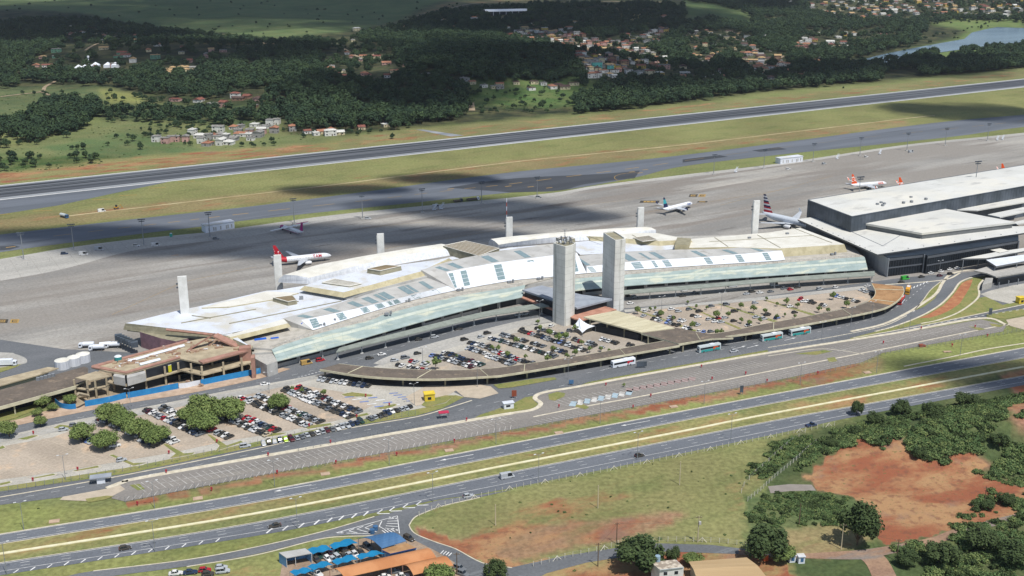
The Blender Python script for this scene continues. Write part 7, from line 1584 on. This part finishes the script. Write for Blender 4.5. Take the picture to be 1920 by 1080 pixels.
# draped tracks
def drape(name,px,w,mt):
    ln=crom([G(*p) for p in px],40); 
    for p in ln: p.z=Hz(p.x,p.y)+.45
    a,b_=offs(ln,-w/2),offs(ln,w/2)
    for q in a+b_: q.z=Hz(q.x,q.y)+.5
    m=MB(); m.ribbon(a,b_); tag(m.build(name,mt),kind='structure')
MT=mat('track_earth',lin('#a08f78'),.95,lin('#8b7b66'),.1)
for px,w in (([(0,182),(40,177),(78,172),(85,163),(105,152)],5),([(78,172),(95,180),(115,183)],5),([(160,95),(200,75),(245,58)],5),([(340,64),(400,70),(480,80),(520,83)],7),([(380,135),(410,122),(430,112)],6),([(700,67),(740,62),(800,63)],8),([(640,90),(680,108),(725,92)],6),([(740,48),(790,28),(850,14),(930,5),(1100,4),(1250,5)],9),([(1120,45),(1190,52),(1260,62)],8),([(1060,70),(1120,100),(1190,118)],6),([(1380,160-30),(1440,120),(1470,105)],5),([(884,208),(882,192)],9)): drape('track',px,w,MT)
# ---- forest -----------------------------------------------------------------
FOREST=[([(0,42),(150,38),(250,52),(400,70),(520,84),(640,76),(700,64),(830,24),(1000,12),(1280,10),(1300,-8),(1925,-8),(1925,42),(1790,38),(1740,46),(1720,82),(1650,100),(1560,122),(1600,126),(1760,102),(1925,88),(1925,126),(1440,170),(1200,202),(1080,214),(1080,190),(1100,165),(880,165),(880,215),(850,226),(700,250),(540,256),(530,205),(300,180),(200,162),(60,155),(0,168)],.0085),
 ([(0,238),(60,226),(88,196),(140,182),(186,194),(190,214),(160,242),(80,264),(20,276),(0,280)],.014),
 ([(540,205),(700,215),(860,210),(860,222),(700,244),(640,250),(545,250)],.009),
 ([(1080,192),(1280,180),(1440,166),(1640,140),(1925,110),(1925,127),(1440,171),(1200,203),(1080,215)],.012),
 ([(760,70),(880,60),(1010,90),(1080,120),(1090,145),(1000,150),(800,150),(740,120)],.013)]
SPARSE=[([(0,168),(200,165),(270,182),(540,205),(540,250),(300,240),(190,232),(190,195),(0,175)],.0028),([(0,262),(240,232),(560,240),(640,258),(300,290),(0,320)],.0010),([(0,296),(190,292),(200,305),(0,322)],.004),([(0,0),(1280,-5),(830,20),(700,60),(640,72),(400,64),(0,36)],.00007),([(190,205),(520,208),(540,235),(400,236),(190,225)],.007),([(1280,0),(1420,10),(1420,55),(1280,50)],.0006),([(880,165),(1100,168),(1090,212),(880,214)],.0016),([(1700,60),(1925,42),(1925,60),(1700,92)],.0008)]
TREES=[]; rf=np.random.RandomState(5)
CLEAR=[(1160,38,70,16),(1030,108,0,0),(700,95,0,0)]
HA=np.array(HOUSES)
for poly,dens in FOREST+SPARSE:
    c=np.array([[*P(x,y,10)[:2]] for x,y in poly]); x0,y0=c.min(0)-40; x1,y1=c.max(0)+40
    n=int((x1-x0)*(y1-y0)*dens); X=rf.uniform(x0,x1,n); Y=rf.uniform(y0,y1,n); Z=hgt(X,Y); px,py=proj(X,Y,Z)
    ok=inpoly(px+rf.normal(0,2,n),py+rf.normal(0,1,n),poly)
    if dens>.006: # glades
        gl=np.sin(X/61+1.3)*np.sin(Y/83+.4)+np.sin(X/23-Y/37)*.6; ok&=(gl>-1.05)
    X,Y,Z=X[ok],Y[ok],Z[ok]
    if len(X)==0: continue
    dx=X[:,None]-HA[None,:,0]; dy=Y[:,None]-HA[None,:,1]; rr=HA[None,:,2]*.5
    hit=((np.abs(dx)<rr+4)&(dy<rr+4)&(dy>-rr-22)).any(1)
    q0,q1=proj(X,Y,Z)
    for nm_,pl_,*_r in CL[2:11]: hit|=inpoly(q0,q1+2,pl_)&(rf.uniform(0,1,len(X))<.8)
    lx,ly=proj(X,Y,np.full(len(X),lm)); hit|=inpoly(lx,ly,lk)
    ep=proj(X,Y,Z); hit|=inpoly(ep[0],ep[1],[(1280,4),(1340,8),(1400,25),(1416,52),(1330,38),(1285,45)])
    for x,y,z in zip(X[~hit],Y[~hit],Z[~hit]): TREES.append((x,y,z,(rf.uniform(.85,2.0) if dens>.005 else rf.uniform(.5,1.0)),rf.uniform(0,6.28),rf.randint(0,6)))
# village edges keep some trees between houses
for nm,poly,cnt,*_ in CL:
    for _k in range(cnt*2):
        x=RH.uniform(min(p[0] for p in poly)-6,max(p[0] for p in poly)+6); y=RH.uniform(min(p[1] for p in poly)-2,max(p[1] for p in poly)+2); g=G(x,y)
        if ((np.abs(g.x-HA[:,0])<HA[:,2]*.5+3)&(g.y-HA[:,1]<6)&(g.y-HA[:,1]>-13)).any(): continue
        if g.y<0: continue
        TREES.append((g.x,g.y,g.z,RH.uniform(.4,.75),RH.uniform(0,6.28),RH.randint(0,5)))
TREES.sort(key=lambda q:math.hypot(q[0],q[1]))
near=sorted(TREES[:225],key=lambda q:proj(q[0],q[1],q[2])[0])
for k,q in enumerate(near):
    t=thing('tree','dark green round crowned tree, %s from left along the wood edge beyond the runway'%ORD(k+1),'tree',q[:3],q[4],'trees along the wood edge beyond the runway'); inst('crown',FT[q[5]],t,s=(q[3],)*3); inst('trunk',FTR,t,s=(q[3],)*3)
scatter('forest',TREES[225:],FT,'dark continuous woodland covering the valley and hills beyond the runway','woodland')
print('TREES',len(TREES))
# ---- scrub, bottom right and verges
SCR=[([(1440,880),(1500,830),(1560,800),(1600,785),(1680,745),(1860,702),(1925,696),(1925,915),(1855,900),(1770,872),(1720,860),(1705,842),(1616,830),(1535,855),(1480,895)],.48),
 ([(1800,925),(1925,918),(1925,960),(1880,966),(1800,985),(1760,998),(1800,960)],.07),([(1440,835),(1500,822),(1560,806),(1500,850),(1440,890),(1400,925),(1402,880)],.12),([(800,985),(900,935),(1440,824),(1510,830),(1395,925),(1390,1020),(1200,1005),(1060,1030),(940,1050)],.006),
 ([(1405,935),(1500,922),(1590,935),(1625,960),(1640,1000),(1560,985),(1440,990),(1400,975)],.48),
 ([(1668,1028),(1750,1018),(1800,990),(1925,968),(1925,1090),(1700,1090)],.16),
 ([(1806,955),(1850,935),(1915,930),(1910,948),(1840,962)],.04),
 ([(1500,888),(1545,858),(1600,840),(1610,850),(1540,880)],.01),([(1620,832),(1710,845),(1720,862),(1640,850)],.008),
 ([(0,950),(240,945),(480,905),(480,918),(0,998)],.0016),([(0,1088),(480,1010),(690,968),(480,1022),(100,1080)],.006),
 ([(1235,1005),(1390,1000),(1400,1028),(1235,1016)],.012),([(1000,1066),(1165,1042),(1240,1045),(1200,1090),(1000,1090)],.008),
 ([(790,985),(900,940),(1440,824),(1510,830),(1395,925),(1390,1000),(1200,960),(860,1010)],.0012),
 ([(0,300),(190,292),(200,308),(0,326)],.012),([(0,262),(240,232),(540,236),(640,258),(300,290),(0,318)],.0035),([(0,170),(260,184),(260,222),(0,250)],.004),([(880,168),(1100,170),(1090,210),(880,212)],.006),([(240,205),(520,212),(530,230),(240,225)],.006)]
B_=[]
for poly,dens in SCR:
    c=np.array([[*P(x,y,3)[:2]] for x,y in poly]); x0,y0=c.min(0)-6; x1,y1=c.max(0)+6
    n=int((x1-x0)*(y1-y0)*dens); X=rf.uniform(x0,x1,n); Y=rf.uniform(y0,y1,n); Z=hgt(X,Y); px,py=proj(X,Y,Z); ok=inpoly(px,py,poly)
    if dens>.03: ok&=(np.sin(X/7+2)*np.sin(Y/9)+.8*np.sin(X/3.1-Y/4.3))>-.75
    for p_ in ([(1880,700),(1960,690),(1960,740),(1900,740)],[(1760,850),(1830,852),(1850,885),(1800,886)],[(1855,790),(1925,780),(1925,840),(1890,835)]): ok&=~inpoly(px,py,p_)
    ok&=~((-((X-HWA.x)*HN.x+(Y-HWA.y)*HN.y)<27)&(px>1380)&(py<860))
    for x,y,z in zip(X[ok],Y[ok],Z[ok]): B_.append((x,y,z-.1,rf.uniform(.4,1.3)*(1 if dens>.03 else .5)*(.7 if dens==.48 and z<.5 else 1)*(.5 if dens in (.006,.0016,.0012) and z<1 and y<900 else 1),rf.uniform(0,6.28),rf.randint(0,5)))
scatter('scrub',B_,BU,'dense green scrub and tall grass on the slope and verges','scrub')
for k,(x,y,w_) in enumerate(((1640,800,34),(1690,780,38),(1745,815,40),(1600,830,26),(1810,770,40),(1870,860,34),(1560,850,22),(1720,870,26),(1765,1060,60),(1840,1030,58),(1900,1060,60),(1700,1060,40),(1885,945,30),(1850,955,24))): tree(x,y,w_,'large dark bush, %s in the scrub of the bottom right corner'%('numbered %d'%(k+1) if False else ORD(sorted([1640,1690,1745,1600,1810,1870,1560,1720,1765,1840,1900,1700,1885,1850]).index(x)+1)+' from left'),DT,'large bushes in the bottom right corner',.6,'bush','bush',k)
# ================================================================ CLOUDS (high overhead, they cast the shadows)
def cmat(nm_,lo_,hi_):
  mc_,nt,b=newmat(nm_); b.inputs['Base Color'].default_value=(.9,.9,.92,1); b.inputs['Roughness'].default_value=1
  tr=nt.nodes.new('ShaderNodeBsdfTransparent'); ms=nt.nodes.new('ShaderNodeMixShader'); out=nt.nodes['Material Output']; nt.links.new(mrange(nt,noise(nt,.01,5),.3,.62,lo_,hi_),ms.inputs[0]); nt.links.new(tr.outputs[0],ms.inputs[1]); nt.links.new(b.outputs[0],ms.inputs[2]); nt.links.new(ms.outputs[0],out.inputs['Surface']); return mc_
mc_=cmat('cloud_white',.15,.40); thin=cmat('cloud_thin',.1,.38)
import bmesh
def cloud(blobs,alt,seed,mt=None):
    rc=random.Random(seed); bm=bmesh.new()
    for (px,py,rx,ry) in blobs:
        g=P(px,py); c=Vector((g.x,g.y,0))+Vector((SUN_DIR.x,SUN_DIR.y,0))*(alt/SUN_DIR.z)
        for k in range(12):
            a=rc.uniform(0,6.28); q=math.sqrt(rc.random())*.72; s=rc.uniform(.30,.5)
            if k==0: q=0; s=.75
            r_=bmesh.ops.create_icosphere(bm,subdivisions=3,radius=1)
            for v in r_['verts']: v.co=Vector((c.x+rx*q*math.cos(a)+v.co.x*rx*s,c.y+ry*q*math.sin(a)+v.co.y*ry*s,alt+v.co.z*40+rc.uniform(0,1)))
    me=bpy.data.meshes.new('cloud'); bm.to_mesh(me); bm.free(); me.materials.append(mt or mc_)
    for p in me.polygons: p.use_smooth=True
    o=bpy.data.objects.new('cloud',me); C.objects.link(o); tag(o,kind='structure')
cloud([(480,30,900,700),(1000,50,500,400),(-300,60,900,600)],1500,1)      # pasture
cloud([(930,120,210,330),(800,180,170,150)],1500,2)
cloud([(1150,150,200,180),(1280,40,200,200)],1500,12,thin)       # forest hill and village
cloud([(1400,140,260,150),(1620,135,240,100),(1760,118,150,60)],1500,3,thin)
cloud([(1350,20,240,300)],1500,13,thin)
cloud([(360,110,330,180),(150,80,300,160)],1500,4)
cloud([(400,465,120,22),(700,440,150,34),(560,440,100,26),(900,388,100,32)],1400,5,thin)                # apron and taxiway
cloud([(980,400,100,24),(820,335,60,16),(620,355,60,12),(250,440,120,16)],1400,6,thin)
cloud([(1850,212,110,75),(1740,205,60,60)],1400,7)
cloud([(1880,705,60,16)],1300,8,thin)

# ================================================================ HAZE
m=MB(); m.box(0,0,-12,19000,19000,228); mh=bpy.data.materials.new('haze_air'); mh.use_nodes=True; nt=mh.node_tree
for n_ in list(nt.nodes):
    if n_.type=='BSDF_PRINCIPLED': nt.nodes.remove(n_)
pv=nt.nodes.new('ShaderNodeVolumePrincipled'); pv.inputs['Color'].default_value=(.86,.92,1,1); pv.inputs['Density'].default_value=.00003; pv.inputs['Anisotropy'].default_value=.2
nt.links.new(pv.outputs[0],nt.nodes['Material Output'].inputs['Volume'])
tag(m.build('haze',mh),kind='stuff')
